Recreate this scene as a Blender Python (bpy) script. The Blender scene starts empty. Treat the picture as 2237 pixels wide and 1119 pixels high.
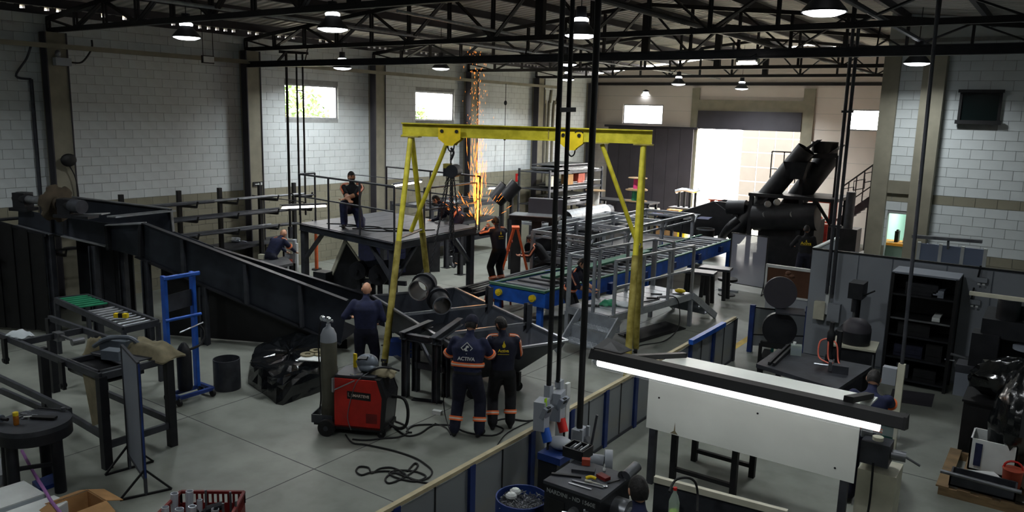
import bpy, math, random
from mathutils import Vector, Matrix
random.seed(7)
SC = bpy.context.scene
COL = SC.collection
V = Vector
PI = math.pi

# ---------------------------------------------------------------- camera
FPX, PITCH, ROLL, YAW = 1714.0, .1792, .0267, .6137
IW, IH = 2237.0, 1119.0
CAMZ = 4.5
_fw = V((-math.sin(YAW)*math.cos(PITCH), math.cos(YAW)*math.cos(PITCH), -math.sin(PITCH)))
_r0 = V((math.cos(YAW), math.sin(YAW), 0)); _u0 = _r0.cross(_fw)
_rt = _r0*math.cos(ROLL) + _u0*math.sin(ROLL)
_up = -_r0*math.sin(ROLL) + _u0*math.cos(ROLL)
CAM = V((0, 0, CAMZ))
cd = bpy.data.cameras.new('camera'); co = bpy.data.objects.new('camera', cd); COL.objects.link(co)
cd.sensor_width = 36; cd.lens = FPX/IW*36; cd.clip_end = 300; cd.clip_start = .05
_m = Matrix.Identity(4)
for _i in range(3):
    _m[_i][0] = _rt[_i]; _m[_i][1] = _up[_i]; _m[_i][2] = -_fw[_i]; _m[_i][3] = CAM[_i]
co.matrix_world = _m
SC.camera = co

# ---------------------------------------------------------------- world, exposure
SC.view_settings.view_transform = 'Standard'; SC.view_settings.look = 'None'
SC.view_settings.gamma = 1; SC.view_settings.use_curve_mapping = False
SC.view_settings.exposure = 0.0
w = bpy.data.worlds.new('world'); SC.world = w; w.use_nodes = True
_n = w.node_tree.nodes; _l = w.node_tree.links
_bg = _n['Background']
_bg.inputs[0].default_value = (1.0, .955, .905, 1); _bg.inputs[1].default_value = 24.0
SC.cycles.max_bounces = 5; SC.cycles.diffuse_bounces = 3; SC.cycles.glossy_bounces = 3
SC.cycles.transmission_bounces = 5; SC.cycles.transparent_max_bounces = 8
SC.cycles.sample_clamp_indirect = 4.0
SC.cycles.caustics_reflective = False; SC.cycles.caustics_refractive = False
LAMP_W = 58.0
sd_ = bpy.data.lights.new('sun', 'SUN'); sd_.energy = 40; sd_.angle = math.radians(1.5); sd_.color = (1, .95, .88)
so_ = bpy.data.objects.new('sun', sd_); COL.objects.link(so_); so_.rotation_euler = V((-.18, -.8, -.62)).to_track_quat('-Z', 'Y').to_euler(); so_.location = (-5, 60, 40)

# ---------------------------------------------------------------- pixels to rays
def ray(x, y): return _rt*((x-IW/2)/FPX) - _up*((y-IH/2)/FPX) + _fw
def F(x, y, z=0.0):
    d = ray(x, y); return CAM + d*((z-CAMZ)/d.z)
def AX(x, y, X):
    d = ray(x, y); return CAM + d*(X/d.x)
def AY(x, y, Y):
    d = ray(x, y); return CAM + d*(Y/d.y)
def DP(x, y, D): return CAM + ray(x, y)*D
def ZAT(P, x, y):
    d = ray(x, y); return CAMZ + d.z*math.hypot(P[0], P[1])/math.hypot(d.x, d.y)

# ---------------------------------------------------------------- materials
def lin(c):
    o = []
    for v in c:
        v /= 255.0
        o.append(v/12.92 if v <= .04045 else ((v+.055)/1.055)**2.4)
    return o
MATS = {}
def mat(name, rgb, rough=.6, metal=0.0, var=.18, scale=6.0, bump=0.0, emit=None, estr=0.0, alpha=1.0, trans=0.0, stretch=None, detail=5.0, spec=.4, coat=0.0, rgb2=None):
    if name in MATS: return MATS[name]
    m = bpy.data.materials.new(name); m.use_nodes = True
    nt = m.node_tree; b = nt.nodes['Principled BSDF']
    L = lin(rgb)
    b.inputs['Roughness'].default_value = rough; b.inputs['Metallic'].default_value = metal
    b.inputs['Specular IOR Level'].default_value = spec
    tc = nt.nodes.new('ShaderNodeTexCoord'); mp = nt.nodes.new('ShaderNodeMapping')
    if stretch: mp.inputs['Scale'].default_value = stretch
    nt.links.new(tc.outputs['Object'], mp.inputs['Vector'])
    nz = nt.nodes.new('ShaderNodeTexNoise'); nz.inputs['Scale'].default_value = scale; nz.inputs['Detail'].default_value = detail
    nt.links.new(mp.outputs['Vector'], nz.inputs['Vector'])
    mx = nt.nodes.new('ShaderNodeMix'); mx.data_type = 'RGBA'
    L2 = lin(rgb2) if rgb2 else [min(1, v*(1+var)) for v in L]
    mx.inputs['A'].default_value = (*[v*(1-var) for v in L], 1); mx.inputs['B'].default_value = (*L2, 1)
    rp = nt.nodes.new('ShaderNodeMapRange'); rp.inputs['From Min'].default_value = .35; rp.inputs['From Max'].default_value = .65
    nt.links.new(nz.outputs['Fac'], rp.inputs['Value']); nt.links.new(rp.outputs['Result'], mx.inputs['Factor'])
    nt.links.new(mx.outputs['Result'], b.inputs['Base Color'])
    if bump:
        bp = nt.nodes.new('ShaderNodeBump'); bp.inputs['Strength'].default_value = bump; bp.inputs['Distance'].default_value = .02
        nt.links.new(nz.outputs['Fac'], bp.inputs['Height']); nt.links.new(bp.outputs['Normal'], b.inputs['Normal'])
    if emit:
        b.inputs['Emission Color'].default_value = (*lin(emit), 1); b.inputs['Emission Strength'].default_value = estr
    b.inputs['Alpha'].default_value = alpha
    if trans: b.inputs['Transmission Weight'].default_value = trans
    if coat: b.inputs['Coat Weight'].default_value = coat
    MATS[name] = m
    return m
M = dict(
    steel_dark=mat('steel_dark', (62, 64, 70), .5, .35, .25, 5),
    steel_black=mat('steel_black', (34, 35, 39), .5, .3, .3, 4),
    steel_blue=mat('steel_blue', (50, 54, 62), .45, .4, .3, 2.5),
    steel_raw=mat('steel_raw', (120, 122, 126), .38, .75, .25, 5),
    edge=mat('edge', (175, 178, 182), .3, .8, .15, 8),
    truss=mat('truss', (30, 29, 31), .6, .2, .25, 4),
    galv=mat('galv', (158, 162, 166), .42, .4, .2, 9),
    alu=mat('alu', (146, 151, 157), .38, .45, .12, 8),
    chrome=mat('chrome', (215, 220, 228), .2, .75, .05, 4),
    blue=mat('blue', (34, 88, 182), .42, .1, .2, 5),
    blue_dark=mat('blue_dark', (30, 52, 110), .45, .1, .25, 5),
    yellow=mat('yellow', (198, 186, 42), .5, 0, .2, 7, rgb2=(212, 200, 60)),
    yellow_old=mat('yellow_old', (152, 138, 52), .6, .1, .35, 6, rgb2=(172, 158, 84)),
    yellow_cap=mat('yellow_cap', (235, 205, 40), .4, 0, .1, 7),
    red=mat('red', (178, 34, 26), .45, 0, .18, 4),
    red_dark=mat('red_dark', (110, 26, 24), .55, 0, .2, 5),
    oxide=mat('oxide', (165, 72, 52), .6, 0, .2, 6),
    orange_lad=mat('orange_lad', (205, 95, 50), .5, 0, .15, 6),
    navy=mat('navy', (31, 36, 66), .85, 0, .25, 9, bump=.25),
    navy_dark=mat('navy_dark', (24, 26, 44), .85, 0, .25, 9, bump=.25),
    black_cloth=mat('black_cloth', (24, 24, 28), .9, 0, .25, 9, bump=.2),
    black=mat('black', (18, 18, 20), .55, 0, .25, 6),
    rubber=mat('rubber', (22, 22, 23), .7, 0, .2, 8),
    plastic_black=mat('plastic_black', (26, 27, 30), .35, 0, .2, 5),
    wrap=mat('wrap', (14, 16, 18), .16, 0, .3, 3.5, bump=.6, spec=.7),
    orange=mat('orange', (245, 118, 62), .6, 0, .08, 9),
    silver_tape=mat('silver_tape', (225, 205, 190), .4, .2, .08, 9),
    white=mat('white', (215, 218, 216), .6, 0, .06, 5),
    white_panel=mat('white_panel', (222, 226, 220), .38, 0, .05, 1.6),
    cream=mat('cream', (205, 202, 182), .6, 0, .1, 4),
    beige=mat('beige', (132, 128, 112), .75, 0, .1, 3),
    beige_plate=mat('beige_plate', (170, 168, 150), .6, 0, .1, 3),
    block=mat('block', (206, 212, 212), .7, 0, .06, 2.2),
    block_band=mat('block_band', (138, 134, 116), .75, 0, .08, 2.2),
    mortar=mat('mortar', (150, 152, 150), .9, 0, .12, 6),
    wallpaint=mat('wallpaint', (214, 206, 198), .75, 0, .05, .7),
    panel_grey=mat('panel_grey', (150, 155, 162), .5, 0, .06, 1.5),
    panel_grey2=mat('panel_grey2', (128, 134, 144), .5, 0, .06, 1.5),
    office_wall=mat('office_wall', (196, 226, 214), .7, 0, .04, 1.5),
    roof=mat('roof', (196, 192, 186), .55, .1, .12, 1.2),
    dark_grey=mat('dark_grey', (52, 50, 56), .6, 0, .12, 2),
    door_grey=mat('door_grey', (58, 54, 60), .55, .1, .12, 1.5),
    skin=mat('skin', (196, 146, 118), .55, 0, .08, 14),
    skin_dark=mat('skin_dark', (158, 108, 84), .55, 0, .08, 14),
    hair=mat('hair', (22, 19, 18), .6, 0, .3, 30, bump=.5),
    khaki=mat('khaki', (124, 116, 92), .9, 0, .2, 7, bump=.4),
    grey_tool=mat('grey_tool', (104, 112, 122), .45, .2, .15, 6),
    cardboard=mat('cardboard', (168, 128, 84), .85, 0, .12, 5),
    wood=mat('wood', (132, 108, 78), .75, 0, .2, 5, stretch=(1, 1, 6)),
    brown=mat('brown', (88, 58, 40), .75, 0, .12, 3),
    gascyl=mat('gascyl', (98, 96, 84), .55, .1, .16, 5),
    green=mat('green', (40, 128, 92), .5, 0, .15, 6),
    belt_green=mat('belt_green', (62, 108, 88), .6, 0, .15, 3),
    pink=mat('pink', (214, 60, 120), .6, 0, .1, 6),
    red_tag=mat('red_tag', (200, 34, 28), .5, 0, .05, 6),
    purple=mat('purple', (150, 100, 160), .6, 0, .1, 5),
    teal=mat('teal', (30, 92, 86), .5, 0, .15, 5),
    hose_red=mat('hose_red', (216, 104, 84), .5, 0, .1, 8),
    lime=mat('lime', (170, 220, 40), .25, 0, .1, 8),
    tarp=mat('tarp', (182, 190, 194), .55, 0, .1, 2.5),
    leaf=mat('leaf', (104, 128, 72), .8, 0, .4, 1.5),
    bright_tube=mat('bright_tube', (205, 210, 218), .28, .45, .06, 5),
    tooth=mat('tooth', (74, 66, 54), .55, .4, .3, 4),
    lampglow=mat('lampglow', (255, 255, 255), .5, 0, 0, 1, emit=(245, 250, 255), estr=9),
    tubeglow=mat('tubeglow', (255, 255, 255), .5, 0, 0, 1, emit=(255, 248, 240), estr=7),
    spark=mat('spark', (255, 160, 60), .5, 0, 0, 1, emit=(255, 140, 50), estr=4),
    spark_core=mat('spark_core', (255, 200, 90), .5, 0, 0, 1, emit=(255, 176, 72), estr=5),
)
def glassmat(name, rgb, alpha, rough=.1):
    if name in MATS: return MATS[name]
    m = bpy.data.materials.new(name); m.use_nodes = True; nt = m.node_tree
    b = nt.nodes['Principled BSDF']; out = nt.nodes['Material Output']
    b.inputs['Base Color'].default_value = (*lin(rgb), 1); b.inputs['Roughness'].default_value = rough
    t = nt.nodes.new('ShaderNodeBsdfTransparent'); mx = nt.nodes.new('ShaderNodeMixShader')
    mx.inputs[0].default_value = alpha
    nt.links.new(t.outputs[0], mx.inputs[1]); nt.links.new(b.outputs[0], mx.inputs[2]); nt.links.new(mx.outputs[0], out.inputs[0])
    MATS[name] = m; return m
M['glass'] = glassmat('glass', (210, 225, 225), .08)
M['glass_dark'] = glassmat('glass_dark', (20, 30, 30), .93)
M['haze_sheet'] = glassmat('haze_sheet', (150, 152, 165), .6, .35)
M['pet'] = glassmat('pet', (200, 215, 205), .45)

# ---------------------------------------------------------------- mesh building
def rotz(a): return Matrix.Rotation(a, 3, 'Z')
def frame_from(d, up=(0, 0, 1)):
    d = V(d).normalized(); u = V(up)
    if abs(d.dot(u)) > .98: u = V((0, 1, 0)) if abs(d.y) < .9 else V((1, 0, 0))
    s = d.cross(u).normalized(); u = s.cross(d).normalized()
    return d, s, u
class MB:
    def __init__(s): s.v = []; s.f = []
    def add(s, vs, fs):
        o = len(s.v); s.v += [tuple(p) for p in vs]; s.f += [tuple(i+o for i in f) for f in fs]; return s
    def box(s, c, size, R=None):
        c = V(c); hx, hy, hz = [a/2 for a in size]
        if isinstance(R, (int, float)): R = rotz(R)
        vs = [V((x, y, z)) for z in (-hz, hz) for y in (-hy, hy) for x in (-hx, hx)]
        if R: vs = [R @ p for p in vs]
        return s.add([p+c for p in vs], [(0, 2, 3, 1), (4, 5, 7, 6), (0, 1, 5, 4), (2, 6, 7, 3), (0, 4, 6, 2), (1, 3, 7, 5)])
    def bb(s, x0, x1, y0, y1, z0, z1):
        return s.box(((x0+x1)/2, (y0+y1)/2, (z0+z1)/2), (abs(x1-x0), abs(y1-y0), abs(z1-z0)))
    def bar(s, a, b, w, h=None, up=(0, 0, 1)):
        a, b = V(a), V(b); h = w if h is None else h
        d, sd, u = frame_from(b-a, up)
        vs = [p+sd*x*w/2+u*y*h/2 for p in (a, b) for x, y in ((-1, -1), (1, -1), (1, 1), (-1, 1))]
        return s.add(vs, [(3, 2, 1, 0), (4, 5, 6, 7), (0, 1, 5, 4), (1, 2, 6, 5), (2, 3, 7, 6), (3, 0, 4, 7)])
    def ibeam(s, a, b, w, h, t=.012, up=(0, 0, 1)):
        a, b = V(a), V(b); d, sd, u = frame_from(b-a, up)
        s.bar(a+u*(h/2-t/2), b+u*(h/2-t/2), w, t, up); s.bar(a-u*(h/2-t/2), b-u*(h/2-t/2), w, t, up)
        return s.bar(a, b, t, h-2*t, up)
    def cyl(s, a, b, r, r2=None, n=12, cap=True):
        a, b = V(a), V(b); r2 = r if r2 is None else r2
        d, sd, u = frame_from(b-a)
        vs = [p+(sd*math.cos(2*PI*i/n)+u*math.sin(2*PI*i/n))*rr for p, rr in ((a, r), (b, r2)) for i in range(n)]
        fs = [(i, (i+1) % n, n+(i+1) % n, n+i) for i in range(n)]
        if cap: fs += [tuple(range(n-1, -1, -1)), tuple(range(n, 2*n))]
        return s.add(vs, fs)
    def ring(s, a, b, ro, ri, n=20):
        a, b = V(a), V(b); d, sd, u = frame_from(b-a)
        vs = [p+(sd*math.cos(2*PI*i/n)+u*math.sin(2*PI*i/n))*rr for p in (a, b) for rr in (ro, ri) for i in range(n)]
        fs = []
        for i in range(n):
            j = (i+1) % n
            fs += [(i, j, 2*n+j, 2*n+i), (n+j, n+i, 3*n+i, 3*n+j), (j, i, n+i, n+j), (2*n+i, 2*n+j, 3*n+j, 3*n+i)]
        return s.add(vs, fs)
    def tube(s, pts, r, n=6, cap=True):
        pts = [V(p) for p in pts]; rs = r if isinstance(r, (list, tuple)) else [r]*len(pts)
        vs = []; pu = None
        for k, p in enumerate(pts):
            d = (pts[min(k+1, len(pts)-1)]-pts[max(k-1, 0)])
            d = d.normalized() if d.length > 1e-9 else V((0, 0, 1))
            if pu is None: d, sd, u = frame_from(d)
            else:
                u = (pu-d*pu.dot(d))
                u = u.normalized() if u.length > 1e-6 else frame_from(d)[2]
                sd = d.cross(u)
            pu = u
            vs += [p+(sd*math.cos(2*PI*i/n)+u*math.sin(2*PI*i/n))*rs[k] for i in range(n)]
        fs = []
        for k in range(len(pts)-1):
            for i in range(n):
                j = (i+1) % n; fs.append((k*n+i, k*n+j, (k+1)*n+j, (k+1)*n+i))
        if cap: fs += [tuple(range(n-1, -1, -1)), tuple((len(pts)-1)*n+i for i in range(n))]
        return s.add(vs, fs)
    def lathe(s, c, prof, n=20, R=None, cap=True):
        c = V(c); vs = []
        for r, z in prof:
            for i in range(n):
                p = V((r*math.cos(2*PI*i/n), r*math.sin(2*PI*i/n), z))
                vs.append((R @ p if R else p)+c)
        fs = []
        for k in range(len(prof)-1):
            for i in range(n):
                j = (i+1) % n; fs.append((k*n+i, k*n+j, (k+1)*n+j, (k+1)*n+i))
        if cap: fs += [tuple(range(n-1, -1, -1)), tuple((len(prof)-1)*n+i for i in range(n))]
        return s.add(vs, fs)
    def prism(s, poly, vec):
        n = len(poly); vec = V(vec); vs = [V(p) for p in poly]+[V(p)+vec for p in poly]
        return s.add(vs, [tuple(range(n-1, -1, -1)), tuple(range(n, 2*n))]+[(i, (i+1) % n, n+(i+1) % n, n+i) for i in range(n)])
    def ell(s, c, rad, R=None, nu=14, nv=9):
        c = V(c); vs = []
        if isinstance(R, (int, float)): R = rotz(R)
        for j in range(1, nv):
            t = PI*j/nv
            for i in range(nu):
                a = 2*PI*i/nu; p = V((rad[0]*math.sin(t)*math.cos(a), rad[1]*math.sin(t)*math.sin(a), rad[2]*math.cos(t)))
                vs.append((R @ p if R else p)+c)
        tp = V((0, 0, rad[2])); bt = V((0, 0, -rad[2]))
        vs += [(R @ tp if R else tp)+c, (R @ bt if R else bt)+c]
        fs = []
        for j in range(nv-2):
            for i in range(nu):
                k = (i+1) % nu; fs.append((j*nu+i, (j+1)*nu+i, (j+1)*nu+k, j*nu+k))
        T = len(vs)-2
        for i in range(nu):
            k = (i+1) % nu; fs += [(T, i, k), (T+1, (nv-2)*nu+k, (nv-2)*nu+i)]
        return s.add(vs, fs)
    def loft(s, rings, cap=True):
        n = len(rings[0]); vs = [p for r in rings for p in r]; fs = []
        for k in range(len(rings)-1):
            for i in range(n):
                j = (i+1) % n; fs.append((k*n+i, k*n+j, (k+1)*n+j, (k+1)*n+i))
        if cap: fs += [tuple(range(n-1, -1, -1)), tuple((len(rings)-1)*n+i for i in range(n))]
        return s.add(vs, fs)
    def sheet(s, a, b, c, d, t):
        a, b, c, d = V(a), V(b), V(c), V(d); nrm = (b-a).cross(d-a).normalized()*t
        return s.prism([a, b, c, d], nrm)
def rootloc(o):
    p = V((0, 0, 0))
    while o is not None: p += o.location; o = o.parent
    return p
def build(name, mb, m, parent=None, smooth=None, label=None, kind=None):
    off = rootloc(parent) if parent else V((0, 0, 0))
    me = bpy.data.meshes.new(name); me.from_pydata([V(p)-off for p in mb.v], [], mb.f); me.update()
    me.materials.append(M[m] if isinstance(m, str) else m)
    if smooth:
        me.shade_smooth(); me.set_sharp_from_angle(angle=math.radians(smooth if smooth > 1 else 40))
    o = bpy.data.objects.new(name, me); COL.objects.link(o)
    if parent: o.parent = parent
    if label: o['label'] = label
    if kind: o['kind'] = kind
    return o
def thing(name, label, cat, loc=(0, 0, 0), group=None):
    o = bpy.data.objects.new(name, None); COL.objects.link(o); o.location = loc; o.empty_display_size = .1
    o['label'] = label; o['category'] = cat
    if group: o['group'] = group
    return o
def solo(name, mb, m, label, cat, group=None, smooth=None, kind=None):
    xs = [p[0] for p in mb.v]; ys = [p[1] for p in mb.v]; zs = [p[2] for p in mb.v]
    c = V(((min(xs)+max(xs))/2, (min(ys)+max(ys))/2, min(zs)))
    mb.v = [tuple(V(p)-c) for p in mb.v]
    o = build(name, mb, m, None, smooth); o.location = c
    o['label'] = label; o['category'] = cat
    if group: o['group'] = group
    if kind: o['kind'] = kind
    return o
def struct(name, mb, m, parent=None, smooth=None):
    o = build(name, mb, m, parent, smooth)
    if not parent: o['kind'] = 'structure'
    return o
def clone(o, loc=None, label=None, group=None, rz=None, parent=None):
    c = o.copy(); COL.objects.link(c)
    if parent is not None: c.parent = parent
    if loc is not None: c.location = loc
    if rz is not None: c.rotation_euler[2] = rz
    if label: c['label'] = label
    if group: c['group'] = group
    for ch in list(o.children): clone(ch, parent=c)
    return c
def text_mb(txt, size, origin, right, up, depth=.002, bold=0.0, align='CENTER'):
    cu = bpy.data.curves.new('t', 'FONT'); cu.body = txt; cu.size = size; cu.extrude = depth; cu.align_x = align; cu.align_y = 'CENTER'
    cu.offset = bold; cu.resolution_u = 3
    ob = bpy.data.objects.new('t', cu); COL.objects.link(ob)
    dg = bpy.context.evaluated_depsgraph_get(); me = bpy.data.meshes.new_from_object(ob.evaluated_get(dg))
    right = V(right).normalized(); up = V(up).normalized(); n = right.cross(up); O = V(origin)
    mb = MB(); mb.add([O+right*p.co.x+up*p.co.y+n*p.co.z for p in me.vertices], [tuple(f.vertices) for f in me.polygons])
    bpy.data.objects.remove(ob); bpy.data.meshes.remove(me); bpy.data.curves.remove(cu)
    return mb
ORD = ('first', 'second', 'third', 'fourth', 'fifth', 'sixth', 'seventh', 'eighth', 'ninth', 'tenth')
def smoothpath(pts, k=5):
    pts = [V(p) for p in pts]; out = []
    for i in range(len(pts)-1):
        p0 = pts[max(i-1, 0)]; p1 = pts[i]; p2 = pts[i+1]; p3 = pts[min(i+2, len(pts)-1)]
        for j in range(k):
            t = j/k
            out.append(.5*((2*p1)+(p2-p0)*t+(2*p0-5*p1+4*p2-p3)*t*t+(3*p1-p0-3*p2+p3)*t**3))
    return out+[pts[-1]]
# ================================================================ the hall
XL, YF, YR, XC = -18.0, 31.5, 19.0, -3.55      # left wall, far wall, office front wall, office corner
XR, YB = 1.6, -7.0                              # right wall and wall behind the camera
RIDGE_X, RIDGE_Z, EAVE_Z = -8.75, 7.4, 6.45
def proj(P):
    q = V(P)-CAM; z = q.dot(_fw)
    return (IW/2+FPX*q.dot(_rt)/z, IH/2-FPX*q.dot(_up)/z, z) if z > .1 else (-9999, -9999, z)
def inview(P, m=30):
    x, y, z = proj(P); return -m < x < IW+m and -m < y < IH+m
def wall_cells(u0, u1, z0, z1, ops):
    us = sorted({u0, u1, *[o[0] for o in ops], *[o[1] for o in ops]}); zs = sorted({z0, z1, *[o[2] for o in ops], *[o[3] for o in ops]})
    out = []
    for a, b in zip(us, us[1:]):
        for c, d in zip(zs, zs[1:]):
            if a < u0-1e-6 or b > u1+1e-6 or c < z0-1e-6 or d > z1+1e-6: continue
            if any(o[0] <= (a+b)/2 <= o[1] and o[2] <= (c+d)/2 <= o[3] for o in ops): continue
            out.append((a, b, c, d))
    return out
# floor
floor = struct('floor', MB().bb(XL-.3, XR+.3, YB-.3, YF+.2, -.2, 0), 'steel_dark')
fm = bpy.data.materials.new('concrete_floor'); fm.use_nodes = True
def _floor_nodes():
    nt = fm.node_tree; b = nt.nodes['Principled BSDF']; L = nt.links
    tc = nt.nodes.new('ShaderNodeTexCoord')
    n1 = nt.nodes.new('ShaderNodeTexNoise'); n1.inputs['Scale'].default_value = .55; n1.inputs['Detail'].default_value = 8; n1.inputs['Roughness'].default_value = .62
    n2 = nt.nodes.new('ShaderNodeTexNoise'); n2.inputs['Scale'].default_value = 3.2; n2.inputs['Detail'].default_value = 6
    for n in (n1, n2): L.new(tc.outputs['Object'], n.inputs['Vector'])
    r = nt.nodes.new('ShaderNodeValToRGB'); e = r.color_ramp.elements
    e[0].position = .34; e[0].color = (*lin((116, 119, 112)), 1); e[1].position = .66; e[1].color = (*lin((142, 145, 137)), 1)
    L.new(n1.outputs['Fac'], r.inputs['Fac'])
    r2 = nt.nodes.new('ShaderNodeValToRGB'); e = r2.color_ramp.elements
    e[0].position = .3; e[0].color = (.84, .84, .84, 1); e[1].position = .55; e[1].color = (1, 1, 1, 1)
    L.new(n2.outputs['Fac'], r2.inputs['Fac'])
    mx = nt.nodes.new('ShaderNodeMix'); mx.data_type = 'RGBA'; mx.blend_type = 'MULTIPLY'; mx.inputs['Factor'].default_value = 1
    L.new(r.outputs['Color'], mx.inputs['A']); L.new(r2.outputs['Color'], mx.inputs['B'])
    L.new(mx.outputs['Result'], b.inputs['Base Color'])
    mr = nt.nodes.new('ShaderNodeMapRange'); mr.inputs['To Min'].default_value = .32; mr.inputs['To Max'].default_value = .62
    L.new(n1.outputs['Fac'], mr.inputs['Value']); L.new(mr.outputs['Result'], b.inputs['Roughness'])
    b.inputs['Specular IOR Level'].default_value = .35
_floor_nodes(); floor.data.materials[0] = fm
for y in (1.5, 6.2, 10.9, 15.6, 20.3, 25.0): build('floor_joint', MB().bb(XL, XR, y-.006, y+.006, -.004, .0015), 'dark_grey', floor)
for x in (-15.3, -10.1, -7.35): build('floor_joint', MB().bb(x-.006, x+.006, YB, YF, -.004, .0015), 'dark_grey', floor)
build('yellow_line', MB().bb(-5.14, -5.0, 3, 30, -.004, .002), mat('line_yellow', (190, 160, 62), .6, 0, .2, 6), floor, label='painted yellow aisle line')

# left wall
win_l = [(14.4, 16.35, 4.2, 5.17), (19.75, 21.75, 4.2, 5.17)]
mb = MB()
for a, b, c, d in wall_cells(YB, YF, 0, 6.3, win_l): mb.bb(XL-.2, XL, a, b, c, d)
wall_left = struct('wall_left', mb, 'mortar')
def blocks(wall, fix, u0, u1, z0, z1, ops, face, band, nmax=300, w=.4, h=.2):
    """painted concrete blocks, each proud of the mortar; fix(u,z)->world"""
    cand = []; rest = {0: MB(), 1: MB()}
    k = 0; z = z0
    while z < z1-.02:
        u = u0-(w/2 if k % 2 else 0)
        while u < u1-.02:
            a, b = max(u, u0), min(u+w, u1); c, d = z, min(z+h, z1)
            ok = b-a > .03
            for o in ops:
                if a < o[1] and b > o[0] and c < o[3]-.01 and d > o[2]+.01:
                    if a < o[0]: b = o[0]
                    elif b > o[1]: a = o[1]
                    else: ok = False
                    if b-a < .03: ok = False
            if ok: cand.append((a, b, c, d, abs(b-a-w) < 1e-4 and abs(d-c-h) < 1e-4))
            u += w
        z += h; k += 1
    full = [q for q in cand if q[4] and inview(fix((q[0]+q[1])/2, (q[2]+q[3])/2), -8)]
    full.sort(key=lambda q: (fix((q[0]+q[1])/2, (q[2]+q[3])/2)-CAM).length)
    near = set(full[:nmax]); g = .004
    protos = {}
    for q in cand:
        a, b, c, d, f = q; zc = (c+d)/2; ib = band((a+b)/2, zc)
        P = fix((a+b)/2, zc); sz = (b-a-2*g, d-c-2*g); t = .014
        size = (t, sz[0], sz[1]) if face == 'x' else (sz[0], t, sz[1])
        if q in near:
            if ib not in protos:
                protos[ib] = build('block', MB().box((0, 0, 0), size), 'block_band' if ib else 'block', wall)
                protos[ib].location = P-rootloc(wall)
            else:
                o = protos[ib].copy(); COL.objects.link(o); o.parent = wall; o.location = P-rootloc(wall)
        else: rest[ib].box(P, size)
    for ib in (0, 1):
        if rest[ib].v: build('block_field', rest[ib], 'block_band' if ib else 'block', wall, kind='stuff')
blocks(wall_left, lambda u, z: V((XL+.004, u, z)), YB, YF, -.1, 6.3, win_l, 'x', lambda u, z: 1 if z < 2.3 else 0)
# eave closure with small gaps where daylight shows under the roof sheets
mb = MB(); y = YB
while y < YF:
    g = .1 if random.random() < .62 else 0
    mb.bb(XL-.15, XL-.03, y, y+.24-g, 6.3, 6.46); mb.bb(XL-.15, XL-.03, y+.24-g, y+.24, 6.3, 6.385); y += .24
struct('trim_1', mb, 'dark_grey')
struct('trim_2', MB().bb(XL-.1, XL-.02, YB, YF, 6.18, 6.3), 'truss')
PIL_Y = [3.6, 8.28, 13.17, 17.8, 22.5, 26.85, 31.15]
for i, y in enumerate(PIL_Y):
    p = struct('pillar_%d' % (i+1), MB().bb(XL, XL+.32, y-.2, y+.2, 0, 5.93), 'beige')
    build('shade_strip', MB().bb(XL+.1, XL+.34, y-.225, y-.2, 0, 5.93), 'dark_grey', p)  # dark strips on both flanks stand in for the shade beside the pillar
    build('shade_strip', MB().bb(XL+.1, XL+.34, y+.2, y+.225, 0, 5.93), 'dark_grey', p)
def window(i, axis, fixed, a, b, c, d, pane='glass', fm_='galv', bars=0):
    def bx(u0, u1, z0, z1, t0, t1):
        return (t0, t1, u0, u1, z0, z1) if axis == 'x' else (u0, u1, t0, t1, z0, z1)
    mb = MB(); f = .05
    for u0, u1, z0, z1 in ((a, b, c, c+f), (a, b, d-f, d), (a, a+f, c+f, d-f), (b-f, b, c+f, d-f)): mb.bb(*bx(u0, u1, z0, z1, fixed-.05, fixed+.05))
    w_ = struct('window_%d' % i, mb, fm_)
    n = bars+1; wd = (b-a-2*f)/n
    for k in range(n):
        build('pane', MB().bb(*bx(a+f+k*wd, a+f+(k+1)*wd, c+f, d-f, fixed-.006, fixed+.006)), pane, w_)
    return w_
for i, (a, b, c, d) in enumerate(win_l): window(i+1, 'x', XL-.08, a, b, c, d)

# far wall with the loading door
D0, D1, DZ = -12.88, -8.68, 4.1
ops_f = [(D0, D1, 0, DZ), (-16.41, -14.5, 4.2, 5.05), (-7.05, -5.4, 4.22, 5.0)]
mb = MB()
for a, b, c, d in wall_cells(XL-.2, XR+.2, 0, 6.3, ops_f): mb.bb(a, b, YF, YF+.2, c, d)
mb.prism([(XL-.2, YF, 6.3), (XR+.2, YF, 6.3), (RIDGE_X, YF, RIDGE_Z-.05)], (0, .2, 0))
wall_far = struct('wall_far', mb, 'wallpaint')
for z in [k*.6 for k in range(1, 11)]:
    for a, b, c, d in wall_cells(XL, XC, z, z+.008, [(o[0], o[1], o[2]-.1, o[3]+.1) for o in ops_f]): build('course_joint', MB().bb(a, b, YF-.002, YF+.01, z, z+.008), 'mortar', wall_far)
mb = MB()
for x0, x1, z0, z1 in ((-13.2, D0, 0, 5.75), (D1, -8.25, 0, 5.75), (D0, D1, 4.84, 5.28)): mb.bb(x0, x1, YF-.08, YF+.01, z0, z1)
struct('trim_3', mb, 'beige')
struct('trim_4', MB().bb(D0, D1, YF-.12, YF+.05, DZ, 4.84), 'dark_grey')
struct('trim_5', MB().bb(XL, XC, YF-.06, YF+.01, 5.86, 5.98), 'truss')
window(3, 'y', YF+.08, -16.41, -14.5, 4.2, 5.05); window(4, 'y', YF+.08, -7.05, -5.4, 4.22, 5.0)
dr = struct('door_1', MB().bb(-17.2, D0+.05, YF-.2, YF-.14, 4.05, 4.15), 'dark_grey')
n = 7
for k in range(n):
    x0 = -16.97+k*(4.0/n); build('door_panel', MB().bb(x0+.006, x0+4.0/n-.006, YF-.24, YF-.18, .05, 4.06), 'door_grey', dr)

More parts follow.
